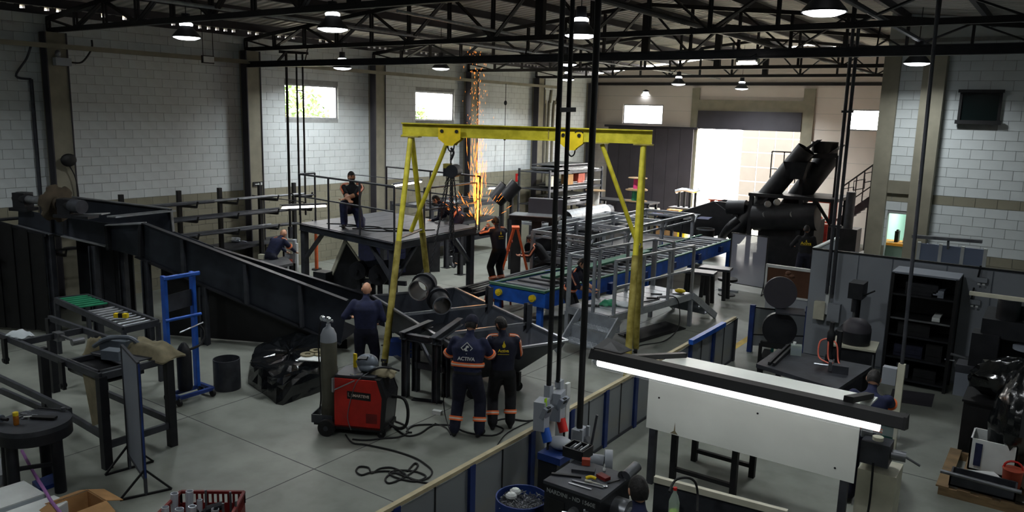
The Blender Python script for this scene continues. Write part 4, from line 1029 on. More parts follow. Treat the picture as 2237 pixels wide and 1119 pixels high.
# helmet, rag, torch, yellow marker on the machine
hp_ = pl(.02, .06, zt2+.04)
hm = thing('welding_helmet', 'dark grey welding helmet resting on the red welding machine', 'helmet', hp_)
R_ = rotz(math.radians(30))
build('shell', MB().ell(hp_+V((0, 0, .12)), (.16, .13, .125), math.radians(20), 20, 14), 'grey_tool', hm, smooth=80)
build('chin_guard', MB().ell(hp_+V((.04, -.04, .07)), (.13, .12, .065), math.radians(20), 16, 10), 'grey_tool', hm, smooth=80)
build('visor_frame', MB().box(hp_+V((-.0, -.09, .2)), (.15, .05, .035), Matrix.Rotation(.5, 3, 'X') @ rotz(.3)), 'plastic_black', hm)
build('side_knob', MB().cyl(hp_+V((-.17, -.04, .11)), hp_+V((-.12, -.03, .11)), .025), 'plastic_black', hm)
cloth('leather_glove', 'olive leather glove lying on the front end of the welding machine', pl(.27, .02, zt2+.04), .34, .24, .06, .3, 'khaki', 11, .03, 'glove', 9, 7)
p = pl(-.2, .16, zt2+.04)
solo('yellow_level', MB().box(p+V((0, 0, .1)), (.05, .03, .2)).box(p+V((0, -.018, .1)), (.02, .008, .12)), 'yellow_cap', 'small yellow box standing behind the welding helmet', 'box')
tc_ = thing('welding_torch', 'black welding torch and grey cable resting over the machine top', 'welding torch', pl(.2, 0, zt2+.06))
build('handle', MB().tube(smoothpath([pl(.1, -.1, zt2+.08), pl(.25, -.08, zt2+.15), pl(.4, -.02, zt2+.13)]), .018, 8), 'plastic_black', tc_, smooth=40)
build('nozzle', MB().cyl(pl(.4, -.02, zt2+.13), pl(.5, .02, zt2+.09), .014), 'steel_black', tc_)
build('torch_cable', MB().tube(smoothpath([pl(.1, -.1, zt2+.08), pl(-.02, -ly-.01, zt2-.02), pl(-.1, -ly-.02, .6), pl(-.16, -ly-.02, .3), pl(-.1, -ly-.05, .12)]), .006, 6), 'steel_raw', tc_)
p = pl(-.08, -.18, zt2+.04)
solo('wire_brush', MB().bar(p, p+V((.1, .05, .03)), .02, .02).bar(p-V((.06, .03, -.01)), p, .012, .012), 'chrome', 'bright steel hand tool at the edge of the welding machine top', 'tool')
# ---- cables on the floor
def cable(label, pts, r=.012, m='rubber'):
    return solo('floor_cable', MB().tube(smoothpath([F(x, y, .014 if len(q_) == 0 else q_[0]) for x, y, *q_ in pts], 4), r, 6), m, label, 'cable', smooth=50)
cable('black cable trailing from the welding machine into a loose coil', [(755, 950), (770, 968), (800, 972), (860, 985), (905, 1000), (930, 1015), (944, 1030), (935, 1045), (905, 1052), (870, 1045), (850, 1035), (868, 1028), (905, 1030), (930, 1040), (915, 1050), (888, 1042), (850, 1030), (812, 1032), (790, 1038), (778, 1030), (785, 1020), (805, 1022), (812, 1034), (830, 1024), (855, 1022), (880, 1032), (900, 1048), (945, 1058), (972, 1062)])
cable('black cable loop lying across the coil in front of the welding machine', [(890, 1030), (905, 1013), (913, 1016), (905, 1028), (880, 1045), (850, 1056), (842, 1046), (858, 1034), (885, 1036)])
cable('thick black cable running from the welding machine front to the capped man', [(862, 920), (885, 930), (890, 945), (872, 955), (838, 958), (800, 962), (770, 960)])
cable('black cable looping behind the welding machine towards the two men', [(862, 935), (888, 952), (915, 948), (935, 935), (945, 928), (905, 930), (888, 943), (900, 945)])
cable('thin black cable lying past the feet of the two men', [(945, 928), (985, 930), (1020, 945), (1075, 952), (1100, 938), (1075, 925), (1105, 915), (1150, 920), (1175, 916)])
cable('thin cable crossing the fence rail behind the masked man', [(1160, 920), (1110, 945), (1085, 975), (1072, 1002)], .008)
cable('thin black cable hanging down beside the capped man to the floor', [(966, 815, .8), (968, 860, .45), (972, 905, .12), (985, 950), (975, 935), (950, 925)], .008)
p = F(955, 905)
solo('socket_box', MB().box(p+V((0, 0, .03)), (.14, .07, .06), .3), 'white', 'white plug box lying on the floor by the capped man', 'plug')
# ================================================================ middle of the hall
# ---- yellow gantry crane
GA = math.radians(22); gu = V((math.cos(GA), math.sin(GA), 0)); gv = V((-gu.y, gu.x, 0)); GL = V((-10.05, 10.85, 0)); GLEN = 4.36; GZ = 4.05
gn = thing('gantry_crane', 'yellow gantry crane frame with a long beam on splayed legs', 'gantry crane', GL+gu*GLEN/2)
e0, e1 = GL-gu*.12, GL+gu*(GLEN+.08); UZ = lambda z: V((0, 0, z))
split = .62
build('beam', MB().ibeam(e0+UZ(GZ+.12), e1+UZ(GZ+.12), .16, .24, .02), 'yellow', gn)
build('splice_plate', MB().bar(GL+gu*2.62-gv*.015+UZ(GZ+.12), GL+gu*2.64-gv*.015+UZ(GZ+.12), .02, .2), 'yellow_old', gn)
for e, sp in ((.05, 1.3), (GLEN-.06, 1.0)):
    c = GL+gu*e
    build('top_plate', MB().box(c+UZ(GZ-.012), (.34, .2, .024), GA), 'yellow_old', gn)
    for sg in (-1, 1):
        a = c+gv*sg*.03+UZ(GZ-.03); b = c+gv*sg*sp+UZ(.09)
        mid = a+(b-a)*.47
        build('leg', MB().cyl(a, mid, .05, n=12), 'yellow', gn, smooth=40); build('leg_sleeve', MB().cyl(mid, b, .06, n=12), 'yellow_old', gn, smooth=40)
        o = build('castor', MB().cyl(b-gu*.03+UZ(-.02), b+gu*.03+UZ(-.02), .07, n=14), 'rubber', gn, smooth=40); build('fork', MB().box(b+UZ(.05), (.1, .1, .05), GA), 'steel_dark', o)
    a, b = c-gv*sp*.43+UZ(GZ*.55), c+gv*sp*.43+UZ(GZ*.55)
    build('tie_bar', MB().cyl(a, b, .03, n=8), 'steel_raw', gn)
    sgn = 1 if e < 1 else -1
    p0 = c+gu*sgn*.72+UZ(GZ-.03)
    build('brace_plate', MB().box(p0+UZ(.02), (.24, .18, .02), GA), 'yellow_old', gn)
    build('brace', MB().cyl(p0, c+UZ(GZ*.56), .04, n=10), 'yellow', gn, smooth=40)
def trolley(e, nm, label, face):
    c = GL+gu*e+UZ(GZ+.05); t = thing(nm, label, 'trolley', c)
    for sg in (-1, 1):
        q = c+gv*sg*.1
        build('side_plate', MB().prism([q+gu*x+UZ(z) for x, z in ((-.21, .12), (.21, .12), (.21, -.08), (.1, -.16), (.07, -.2), (-.07, -.2), (-.1, -.16), (-.21, -.08))], gv*.015*sg), 'yellow_cap', t)
        for x in (-.14, .14): build('wheel', MB().cyl(q+gu*x+UZ(.06)+gv*sg*.015, q+gu*x+UZ(.06)+gv*sg*.03, .032, n=14), 'black', t)
        if face:
            for x in (-.14, .14):
                arc = [q+gv*sg*.024+gu*(x+.07*math.cos(a_))+UZ(.105+.035*math.sin(a_)) for a_ in [PI*k/6 for k in range(7)]]
                build('wheel_guard', MB().tube(arc, .01, 5), 'black', t)
    build('axle', MB().cyl(c-gv*.1+UZ(-.15), c+gv*.1+UZ(-.15), .02), 'steel_black', t)
    arc = [c+UZ(-.19)+gu*.06*math.cos(a_)+UZ(-.1*abs(math.sin(a_))-.02) for a_ in [PI*k/8 for k in range(9)]]
    build('shackle', MB().tube([c+gu*.06+UZ(-.15)]+arc+[c-gu*.06+UZ(-.15)], .013, 6), 'steel_black', t)
    return c
hc_ = trolley(.82, 'hoist_trolley', 'plain yellow beam trolley at the left carrying the chain hoist', False)
trolley(3.05, 'hoist_trolley', 'yellow beam trolley with eye-like wheels at the right, empty shackle', True)
# chain hoist
def chain(mb, a, b, r=.02, step=.045, sag=0):
    a, b = V(a), V(b); n = max(2, int((b-a).length/step)); d = (b-a).normalized(); _, s_, u_ = frame_from(d)
    for k in range(n):
        p = a+(b-a)*((k+.5)/n)-UZ(sag*4*((k+.5)/n)*(1-(k+.5)/n)); w_ = s_ if k % 2 else u_
        ring_ = [p+d*.03*math.cos(t_)+w_*r*.75*math.sin(t_) for t_ in [2*PI*i/6 for i in range(6)]]
        mb.tube(ring_+[ring_[0]], .0095, 4, cap=False)
    return mb
ch = thing('chain_hoist', 'black chain hoist with hanging load chains below the left trolley', 'chain hoist', hc_-UZ(.8))
build('top_hook', MB().tube(smoothpath([hc_-UZ(.24), hc_-UZ(.32)+gu*.05, hc_-UZ(.4)+gu*.03, hc_-UZ(.46)]), .022, 8), 'steel_black', ch)
build('top_chain', chain(MB(), hc_-UZ(.28), hc_-UZ(.55)), 'steel_black', ch)
hb = hc_-UZ(.66)
build('hoist_body', MB().box(hb, (.24, .16, .2), GA).cyl(hb-gv*.14+gu*.06, hb+gv*.14+gu*.06, .12, n=18), 'steel_black', ch, smooth=30)
build('hoist_cap', MB().box(hb-gu*.06+UZ(.09), (.12, .17, .08), GA), 'yellow_old', ch)
lowp = [F(902, 632, 1.45), F(962, 640, 1.3)]
ends = [AP(908, 560, GL, GA), AP(935, 640, GL, GA), AP(985, 575, GL, GA), AP(992, 520, GL, GA)]
k_ = hb-UZ(.1)
for i, (x, y) in enumerate(((960, 470), (968, 470), (982, 560), (992, 575), (1000, 470))):
    build('load_chain', chain(MB(), k_+gu*(-.06+.03*i), AP(x, y, GL, GA), step=.05), 'steel_black', ch)
build('load_hook', MB().tube(smoothpath([AP(985, 560, GL, GA), AP(986, 575, GL, GA), AP(992, 583, GL, GA), AP(996, 575, GL, GA)]), .03, 8), 'steel_raw', ch)
for (x0, y0), (x1, y1) in (((962, 475), (940, 590)), ((940, 590), (930, 650)), ((925, 590), (900, 640))):
    build('sling_chain', chain(MB(), AP(x0, y0, GL, GA), AP(x1, y1, GL-gv*.3, GA), step=.05), 'steel_black', ch)
# ---- raised work platform
Z0 = 1.9
pFL, pFR, pBR = F(655, 487, Z0), F(860, 530, Z0), F(1040, 495, Z0); pu = (pFR-pFL).normalized(); pv = (pBR-pFR).normalized(); PLu, PLv = (pFR-pFL).length, (pBR-pFR).length
wp = thing('work_platform', 'dark steel work platform with tube railings and diagonal braces', 'platform', pFL+pu*PLu/2+pv*PLv/2-UZ(Z0))
Q = lambda u, v, z: pFL+pu*u+pv*v+UZ(z-Z0)
npl = 6
for k in range(npl):
    a, b = PLu*k/npl, PLu*(k+1)/npl
    build('deck_plate', MB().prism([Q(a+.006, 0, Z0-.012), Q(b-.006, 0, Z0-.012), Q(b-.006, PLv, Z0-.012), Q(a+.006, PLv, Z0-.012)], UZ(.012)), 'steel_dark', wp)
for a, b in (((0, 0), (PLu, 0)), ((PLu, 0), (PLu, PLv)), ((PLu, PLv), (0, PLv)), ((0, PLv), (0, 0)), ((PLu/2, 0), (PLu/2, PLv))):
    build('edge_beam', MB().ibeam(Q(*a, Z0-.09), Q(*b, Z0-.09), .08, .15, .012), 'steel_blue', wp)
for u, v in ((.08, .08), (PLu-.1, .08), (PLu-.1, PLv-.1), (.08, PLv-.1)):
    build('leg', MB().bar(Q(u, v, 0), Q(u, v, Z0-.16), .13), 'steel_dark', wp)
    su = 1 if u < 1 else -1; sv = 1 if v < 1 else -1
    build('brace', MB().bar(Q(u, v, 1.05), Q(u+su*.75, v, Z0-.17), .09, .06), 'steel_dark', wp); build('brace', MB().bar(Q(u, v, 1.05), Q(u, v+sv*.75, Z0-.17), .09, .06), 'steel_dark', wp)
def railing(parent, pts, h, n, r=.022, m='steel_raw', mid=True, close=True):
    """posts and two rails along a straight run"""
    a, b = pts
    for k in range(n+1):
        p = a+(b-a)*(k/n); build('rail_post', MB().cyl(p-UZ(.08), p+UZ(h), r, n=8), m, parent, smooth=40)
    build('top_rail', MB().tube([a+UZ(h-.06), a+UZ(h), b+UZ(h), b+UZ(h-.06)], r, 8), m, parent, smooth=40)
    if mid: build('mid_rail', MB().cyl(a+UZ(h*.55), b+UZ(h*.55), r*.8, n=8), m, parent, smooth=40)
hr_ = 1.12
railing(wp, (Q(0, .02, Z0), Q(PLu, .02, Z0)), hr_, 3, m='steel_dark'); railing(wp, (Q(PLu, 1.0, Z0), Q(PLu, PLv, Z0)), hr_-.1, 2, m='steel_dark'); railing(wp, (Q(.1, PLv, Z0), Q(PLu+.1, PLv, Z0)), hr_+.05, 2, m='steel_dark')
railing(wp, (Q(0, .02, Z0), Q(0, .5, Z0)), hr_, 1, m='steel_dark')
for k in range(3): build('loose_cable', MB().tube(smoothpath([Q(.6+.5*k, .4, Z0+.012), Q(1.3+.5*k, .8+.2*k, Z0+.012), Q(2.0+.4*k, .5+.4*k, Z0+.012), Q(2.7+.2*k, 1.0+.4*k, Z0+.012)]), .012, 5), 'rubber', wp)
# kneeling man
t, I = person('man in black shirt with orange sleeve stripes kneeling on the work platform', Q(1.32, .62, Z0), -55, 1.84, lean=8, pelvis=(0, -.14, .41), feet=((-.15, -.36, .08), (.12, .2, .08)), knees=((-.2, .5, .12), (.16, .8, .75)),
              hands=((.06, .34, .64), (-.04, .38, .6)), head=(6, 8), shirt='black_cloth', pants='navy', mask='black', stripe={'short': True, 'back': -.6}, elbows=((-.4, .25, .6), (.36, .3, .62)))
# man crouching at the far side of the platform
t, I = person('man bent forward at the far railing, orange waist band, behind the chains', Q(PLu-.75, PLv+.15, Z0-.75), 200, 1.74, lean=58, bands=('waist',), hands=((-.1, .62, .78), (.12, .64, .78)), head=(40, 0), shirt='navy_dark', pants='navy')
# man bending left of the platform
t, I = person('man bending over the bench behind the grey switch box, orange sleeve stripes', F(600, 632), 100, 1.74, lean=42, pelvis=(0, -.1, .9), hands=((-.15, .62, .86), (.15, .66, .86)), head=(45, 0), shirt='navy', pants='navy_dark', bands=('sleeve',), hair=None, stripe={'back': .9})
# ---- benches between conveyor and rack
def bench(label, pts, z, m='steel_dark', nm='steel_bench', th=.06, legm='steel_black', shelf=None):
    q = [F(x, y, z) for x, y in pts]; c = sum(q, V())/len(q); t = thing(nm, label, 'bench', (c.x, c.y, 0))
    build('top', MB().prism([p-UZ(th) for p in q], UZ(th)), m, t)
    for p in q:
        p2 = p+(c-p)*.08; build('leg', MB().bar(V((p2.x, p2.y, 0)), V((p2.x, p2.y, z-th)), .07), legm, t)
    if shelf: build('shelf', MB().prism([V((p.x, p.y, shelf)) for p in [a+(c-a)*.06 for a in q]], UZ(.02)), legm, t)
    return t
b1 = bench('long dark steel bench before the wall rack with foil bundle', ((425, 527), (585, 505), (628, 520), (500, 545)), .95, shelf=.3)
p = F(515, 530, .95)
sp_ = thing('foil_bundle', 'crumpled bright foil bundle on the long bench', 'bundle', p); rnd = random.Random(2)
fm_ = MB().ell(p+UZ(.07), (.16, .1, .07), .3, 12, 8); fm_.v = [tuple(V(v)+V([rnd.uniform(-.02, .02) for _ in range(3)])) for v in fm_.v]; build('foil', fm_, 'chrome', sp_); build('tail', MB().cyl(p+V((.14, .08, .05)), p+V((.28, .14, .03)), .02), 'chrome', sp_)
b2 = bench('lower steel bench edge beside the grey switch box', ((535, 573), (625, 560), (640, 575), (560, 590)), .8, 'steel_raw')
p = F(572, 566, .8); solo('small_white_box', MB().box(p+UZ(.06), (.14, .1, .12), .3), 'cream', 'small cream box standing on the lower bench', 'box')
p = F(585, 562, .8); cl = thing('bench_clamp', 'black screw clamp standing on the lower bench', 'clamp', p); build('posts', MB().bar(p, p+UZ(.26), .03).bar(p+V((.1, .04, 0)), p+V((.1, .04, .22)), .03), 'black', cl); build('bar', MB().bar(p+V((-.05, 0, .1)), p+V((.3, .1, .12)), .025), 'steel_dark', cl)
# ---- cantilever rack on the left wall
rk = thing('cantilever_rack', 'black cantilever rack of long bars along the left wall', 'rack', (-16.9, 11.5, 0))
for y in (6.0, 7.6, 9.2, 10.6, 11.7, 12.9, 14.0):
    build('upright', MB().bar((-17.2, y, 0), (-17.2, y, 2.5), .09), 'black', rk)
    for z in (2.2, 1.85, 1.45): build('arm', MB().bar((-17.2, y, z-.06), (-16.5, y, z-.03), .05, .06).bar((-16.5, y, z-.05), (-16.44, y, z+.1), .03), 'black', rk)
rnd = random.Random(5)
for z, n in ((2.2, 3), (1.85, 5), (1.45, 4)):
    for k in range(n):
        y0 = rnd.uniform(5.6, 8.5); L_ = rnd.uniform(5.2, 6.0)
        solo('steel_bar', MB().cyl((-17.0+.11*k, y0, z+.02), (-17.0+.11*k, y0+L_, z+.02), .03, n=8), rnd.choice(['steel_dark', 'steel_black', 'steel_raw']), 'long steel bar on the cantilever rack, %s level, %s from the wall' % ({2.2: 'top', 1.85: 'middle', 1.45: 'lowest'}[z], ORD[k]), 'steel bar', 'bars on the cantilever rack')
def tube_lamp(a, b, label, e=8, r=.028, hang=.0):
    a, b = V(a), V(b); t = thing('tube_lamp', label, 'lamp', (a+b)/2)
    build('tube', MB().cyl(a, b, r, n=10), 'tubeglow', t, smooth=40)
    build('housing', MB().bar(a+UZ(r+.03), b+UZ(r+.03), .1, .04), 'steel_dark', t)
    for q in (a, b): build('socket', MB().box(q+UZ(.02), (.05, .05, .08)), 'cream', t)
    if hang: build('bracket', MB().bar((a+b)/2+UZ(r+.05), (a+b)/2+UZ(hang), .02).bar((a+b)/2+UZ(hang), V((XL-.01, ((a+b)/2).y, ((a+b)/2).z+hang)), .02), 'steel_dark', t)
    return t
tube_lamp(AX(614, 454, -15.6), AX(712, 450, -15.6), 'lit tube lamp left of the kneeling man', hang=.12)
tube_lamp(AX(858, 407, -15.6), AX(920, 397, -15.6), 'lit tube lamp seen through the gantry legs', hang=.12)
tube_lamp(AX(1066, 412, -15.8), AX(1112, 410, -15.8), 'lit tube lamp right of the spark plume', hang=.12)
tube_lamp(AY(1610, 138, 12.6), AY(1655, 137, 12.6), 'lit tube lamp under the long crane beam', hang=0)
o_ = [o for o in COL.objects if o.name.startswith('tube_lamp') and o.parent is None][-1]
build('hanger', MB().bar(o_.location+UZ(.05), V((o_.location.x, 13.0, 5.55)), .03), 'steel_dark', o_)
# ---- grey switch box on post with three hanging poles
bp0 = F(637, 612)
sb = thing('switch_post', 'pale grey switch box on a white post under three thin hanging poles', 'switch box', bp0)
zb_ = ZAT(bp0, 632, 520)
build('post', MB().bar(bp0+V((-.12, 0, 0)), bp0+V((-.12, 0, zb_+.2)), .04).bar(bp0+V((.14, .08, 0)), bp0+V((.14, .08, 1.0)), .06), 'white', sb)
build('box', MB().box(bp0+UZ(zb_-.35), (.28, .18, .62), .6), 'panel_grey', sb); build('front_cover', MB().box(bp0+V((.06, -.1, zb_-.25)), (.16, .03, .3), .6), 'cream', sb); build('red_plug', MB().cyl(bp0+V((.1, -.1, zb_-.68)), bp0+V((.12, -.12, zb_-.55)), .05), 'oxide', sb)
build('conduit_socket', MB().bar(bp0+UZ(zb_), bp0+UZ(zb_+.3), .09), 'steel_dark', sb)
hp3 = thing('hanging_poles', 'three thin black conduit poles joined at the top, before the first left window', 'conduit', bp0+UZ(zb_+.3))
tops = [AY(632, 113, bp0.y), AY(650, 116, bp0.y+.25), AY(667, 116, bp0.y+.45)]
bots = [bp0+UZ(zb_+.3), AY(655, 470, bp0.y+.25), AY(668, 470, bp0.y+.45)]
for a, b in zip(tops, bots): build('pole', MB().cyl(V((b.x, b.y, a.z)), b, .033 if b == bots[0] else .025, n=8), 'black', hp3)
build('top_bar', MB().bar(V((bots[0].x-.15, bots[0].y-.1, tops[0].z)), V((bots[2].x+.1, bots[2].y+.1, tops[2].z)), .07), 'steel_black', hp3)
build('tie_piece', MB().bar(V((bots[1].x, bots[1].y, 4.95)), V((bots[2].x, bots[2].y, 4.95)), .03), 'steel_black', hp3)
build('hanger', MB().bar(V((bots[0].x, bots[0].y, tops[0].z)), V((bots[0].x, 13.0, 5.6)), .05), 'steel_black', hp3)
build('cable_coil', MB().tube([bots[0]+V((.09*math.cos(a_)+.02, .05, .75+.12*math.sin(a_))) for a_ in [k*.5 for k in range(40)]], .02, 5), 'rubber', hp3)
# ---- machine under the platform: hood, rollers, long profiles
um = thing('chute_assembly', 'dark folded steel chute with bright edges under the work platform', 'chute', Q(1.3, 1.2, 0))
c = Q(1.15, .7, 0)
build('hood_plate', MB().prism([Q(.55, .5, .45), Q(1.25, .5, 1.55), Q(1.75, .5, 1.2), Q(1.75, .5, .45)], pv*.04), 'steel_black', um)
build('bright_edge', MB().bar(Q(.52, .48, .5), Q(1.25, .48, 1.6), .03, .1).bar(Q(1.25, .48, 1.58), Q(1.78, .48, 1.2), .03, .04), 'cream', um)
build('long_profile', MB().bar(Q(1.75, .55, 1.1), Q(PLu-.5, .85, 1.3), .05, .14), 'steel_blue', um); build('long_profile', MB().bar(Q(1.75, .5, .75), Q(PLu-.4, .8, .85), .05, .1), 'steel_dark', um)
for k, (u, z) in enumerate(((.35, .35), (.55, .6), (2.0, .4))): build('drive_box', MB().box(Q(u, .3, z), (.35, .3, .4), .2), 'steel_black', um)
build('base_rail', MB().bar(Q(.2, .4, .22), Q(2.6, .5, .22), .12, .1), 'steel_black', um); build('base_foot', MB().box(Q(.5, .4, .09), (.2, .3, .18)).box(Q(2.3, .45, .09), (.2, .3, .18)), 'steel_black', um)
for k, (x, y, r) in enumerate(((785, 590, .2), (815, 588, .17), (830, 600, .22))):
    p = F(x, y, 1.0); solo('steel_pulley', MB().cyl(p-gv*.12, p+gv*.12, r, n=18).cyl(p-gv*.2, p+gv*.2, .05, n=8).bb(p.x-.05, p.x+.05, p.y-.03, p.y+.03, 0, p.z), 'steel_black', 'black steel pulley on a stub post under the platform, %s of three' % ('left', 'middle', 'right')[k], 'pulley', 'pulleys under the platform', smooth=40)
p = F(820, 575, .5); solo('white_sheet', MB().prism([F(765, 577, .5), F(810, 560, .5), F(845, 570, .5), F(795, 595, .5)], UZ(.02)).bar(V((p.x, p.y, 0)), V((p.x, p.y, .5)), .06), 'white', 'pale sheet lying on a stand under the work platform', 'sheet')
orr = F(692, 590); oh = thing('orange_jack', 'orange painted screw jack standing under the platform', 'jack', orr); build('tube', MB().cyl(orr, orr+UZ(1.1), .05), 'orange_lad', oh, smooth=40); build('arms', MB().bar(orr+UZ(1.0), orr+V((.25, .1, 1.25)), .03).bar(orr+UZ(1.0), orr+V((.3, .0, 1.0)), .03), 'cream', oh); build('foot', MB().cyl(orr, orr+UZ(.04), .14), 'steel_black', oh)
# ---- hopper tub at the conveyor foot
HZ = 1.0
hR, hB = F(1240, 745, HZ), F(985, 625, HZ); hl = (hB-hR).normalized(); hw = V((hl.y, -hl.x, 0)); hw = hw if hw.y < 0 else -hw
HLn, HWd = (hB-hR).length-.2, 1.75
hp = thing('feed_hopper', 'dark steel feed hopper tub with thin bright rims on castors', 'hopper', hR+hl*HLn/2+hw*HWd/2-UZ(HZ))
top = [hR, hR+hl*HLn, hR+hl*HLn+hw*HWd, hR+hw*HWd]; cx_ = (top[0]+top[1]+top[2]+top[3])/4
bot = [V((p.x, p.y, .35))+(cx_-p)*.0 for p in top]
bot = [hR+hl*.75+hw*.45-UZ(.68), hR+hl*(HLn-.1)+hw*.3-UZ(.68), hR+hl*(HLn-.1)+hw*(HWd-.3)-UZ(.68), hR+hl*.75+hw*(HWd-.45)-UZ(.68)]
for i in range(4):
    j = (i+1) % 4
    build('side_sheet', MB().sheet(top[i], top[j], bot[j], bot[i], .012), 'steel_blue', hp); build('rim', MB().bar(top[i], top[j], .05, .03), 'edge' if i in (3, 0) else 'steel_raw', hp)
build('bottom_sheet', MB().sheet(bot[0], bot[1], bot[2], bot[3], .012), 'steel_black', hp)
for f_ in (.28, .62): build('divider', MB().bar(top[0]+hl*HLn*f_, top[3]+hl*HLn*f_, .03, .05), 'edge', hp); build('divider_post', MB().ibeam(top[0]+hl*HLn*f_+hw*.05-UZ(.6), top[0]+hl*HLn*f_+hw*.05+UZ(.35), .1, .12, .012, hl), 'steel_dark', hp)
for p in (bot[0], bot[3], bot[1], bot[2]):
    q = V((p.x, p.y, .08)); o = build('castor', MB().cyl(q-hl*.03, q+hl*.03, .08, n=14), 'rubber', hp, smooth=40); build('fork', MB().bar(q+UZ(.02), V((p.x, p.y, .33)), .09, .06), 'steel_black', o)
# ---- pipe stand with two open pipes
ps = thing('pipe_stand', 'dark steel beam trestle carrying two open pipe sections', 'trestle', F(915, 872))
a1, a2 = F(886, 866), F(952, 880); zs = .98
bk = (a2-a1).normalized(); bn = V((-bk.y, bk.x, 0))
for p in (a1, a2, a1+bn*.3, a2+bn*.3): build('post', MB().ibeam(p, p+UZ(zs), .1, .1, .012, bk), 'steel_dark', ps)
for p in (a1, a2): build('top_beam', MB().ibeam(p-bn*.12+UZ(zs+.05), p+bn*.75+UZ(zs+.05+(.12 if p is a2 else 0)), .1, .12, .012), 'steel_dark', ps)
build('cross_beam', MB().ibeam(a1+UZ(zs+.02)-bk*.1, a2+UZ(zs+.02)+bk*.1, .1, .1, .012), 'steel_dark', ps); build('low_beam', MB().bar(a1+bn*.3+UZ(.45), a2+bn*.3+UZ(.45), .08, .1), 'steel_dark', ps)
build('floor_plate', MB().box(a2-bk*.15+UZ(.006), (.5, .12, .012), .4), 'steel_black', ps)
build('brace', MB().bar(a2+UZ(.5), a1+bn*.3+UZ(zs), .04, .05), 'steel_dark', ps)
def open_pipe(label, c, d, r, L_):
    d = V(d).normalized(); c = V(c); t = thing('open_pipe', label, 'pipe', c-UZ(r))
    build('shell', MB().ring(c, c+d*L_, r, r-.012, 28), 'steel_black', t, smooth=40); build('bright_rim', MB().ring(c-d*.006, c, r+.004, r-.016, 28), 'edge', t, smooth=40)
    build('flange', MB().ring(c+d*L_*.55, c+d*(L_*.55+.03), r+.04, r, 24), 'steel_dark', t, smooth=40)
open_pipe('open pipe section with a bright rim hanging in the chains', AP(914, 635, a1+bn*.35, GA), (-.35, .9, .12), .17, .42)
open_pipe('open pipe section with a bright rim, right of the one in the chains', AP(966, 668, a1+bn*.3, GA), (-.75, .5, .2), .155, .42)
# offcuts behind the stand
rnd = random.Random(9)
for k in range(16):
    p = F(rnd.uniform(850, 985), rnd.uniform(745, 800), .0)+V((0, 0, .03+.04*(k % 4)))
    solo('steel_offcut', MB().bar(p-V((rnd.uniform(.1, .35), rnd.uniform(-.2, .2), 0)), p+V((rnd.uniform(.1, .35), rnd.uniform(-.2, .2), rnd.uniform(0, .1))), rnd.uniform(.04, .12), .02), rnd.choice(['steel_dark', 'steel_black', 'steel_raw']), 'steel offcut in the loose heap behind the pipe trestle', 'offcut', 'offcuts behind the trestle')
solo('blue_crate', MB().box(F(880, 775)+UZ(.14), (.5, .3, .28), .4), 'blue_dark', 'dark blue box on the floor behind the gantry foot', 'box')
# ---- man on a step grinding, ladder, sparks
sp0 = pBR+V((0, 0, .02))
GP = F(1088, 628, .42)
st = thing('step_stool', 'low orange step stool under the man who is grinding', 'step stool', (GP.x, GP.y, 0))
build('tread', MB().box(GP+UZ(-.02), (.55, .4, .04), .5), 'oxide', st)
for dx, dy in ((-.22, -.14), (.22, -.14), (-.22, .14), (.22, .14)): build('leg', MB().bar(V((GP.x+dx*1.2, GP.y+dy*1.2, 0)), V((GP.x+dx, GP.y+dy, .38)), .035), 'oxide', st)
t, I = person('man standing on a low step grinding the platform corner, showering sparks', GP, 158, 1.76, lean=10, shirt='navy_dark', pants='black_cloth', skin='skin_dark', hands=((-.12, .42, 1.38), (.1, .44, 1.34)), head=(18, -12), bands=('shin',), stripe={'back': .9}, earmuff=True)
flame_logo(t, I, .33, .08, txt=.05)
gk = I['hands'][0][2]*.5+I['hands'][1][2]*.5
ag = thing('angle_grinder', 'angle grinder held by the grinding man against the platform edge', 'grinder', gk)
gd = (sp0-gk); gd.z = 0; gd = gd.normalized()
build('body', MB().cyl(gk-gd*.1, gk+gd*.2, .035, n=12), 'plastic_black', ag, smooth=40); build('disc', MB().cyl(gk+gd*.22-UZ(.03), gk+gd*.22-UZ(.02), .09, n=20), 'steel_raw', ag, smooth=40)
lp0 = F(1123, 625)
ld_ = thing('step_ladder', 'orange A-frame step ladder behind the grinding man', 'ladder', lp0)
lz = ZAT(lp0, 1128, 497); lu = V((.8, .6, 0)); lvv = V((-.6, .8, 0))
for s_ in (-1, 1):
    for e in (-.22, .22): build('rail', MB().bar(lp0+lu*s_*.45+lvv*e, lp0+lvv*e*.7+UZ(lz)+lu*s_*.04, .035, .06), 'orange_lad', ld_)
for k in range(1, 6): f_ = k/6.5; build('tread', MB().bar(lp0-lu*.45*(1-f_)-lvv*.2+UZ(lz*f_), lp0-lu*.45*(1-f_)+lvv*.2+UZ(lz*f_), .07, .03), 'oxide', ld_)
build('top_cap', MB().box(lp0+UZ(lz), (.2, .4, .05), math.atan2(lu.y, lu.x)), 'orange_lad', ld_)
SP = AP(1043, 492, sp0, GA)
rnd = random.Random(3); ms, mc = MB(), MB()
def streak(mb, p, d, L_, r):
    d = d.normalized(); _, s_, u_ = frame_from(d); a = p; b = p+d*L_*.6; c_ = p+d*L_
    mb.add([a, b+s_*r, b-s_*r*.5+u_*r*.87, b-s_*r*.5-u_*r*.87, c_], [(0, 1, 2), (0, 2, 3), (0, 3, 1), (4, 2, 1), (4, 3, 2), (4, 1, 3)])
side = _r0
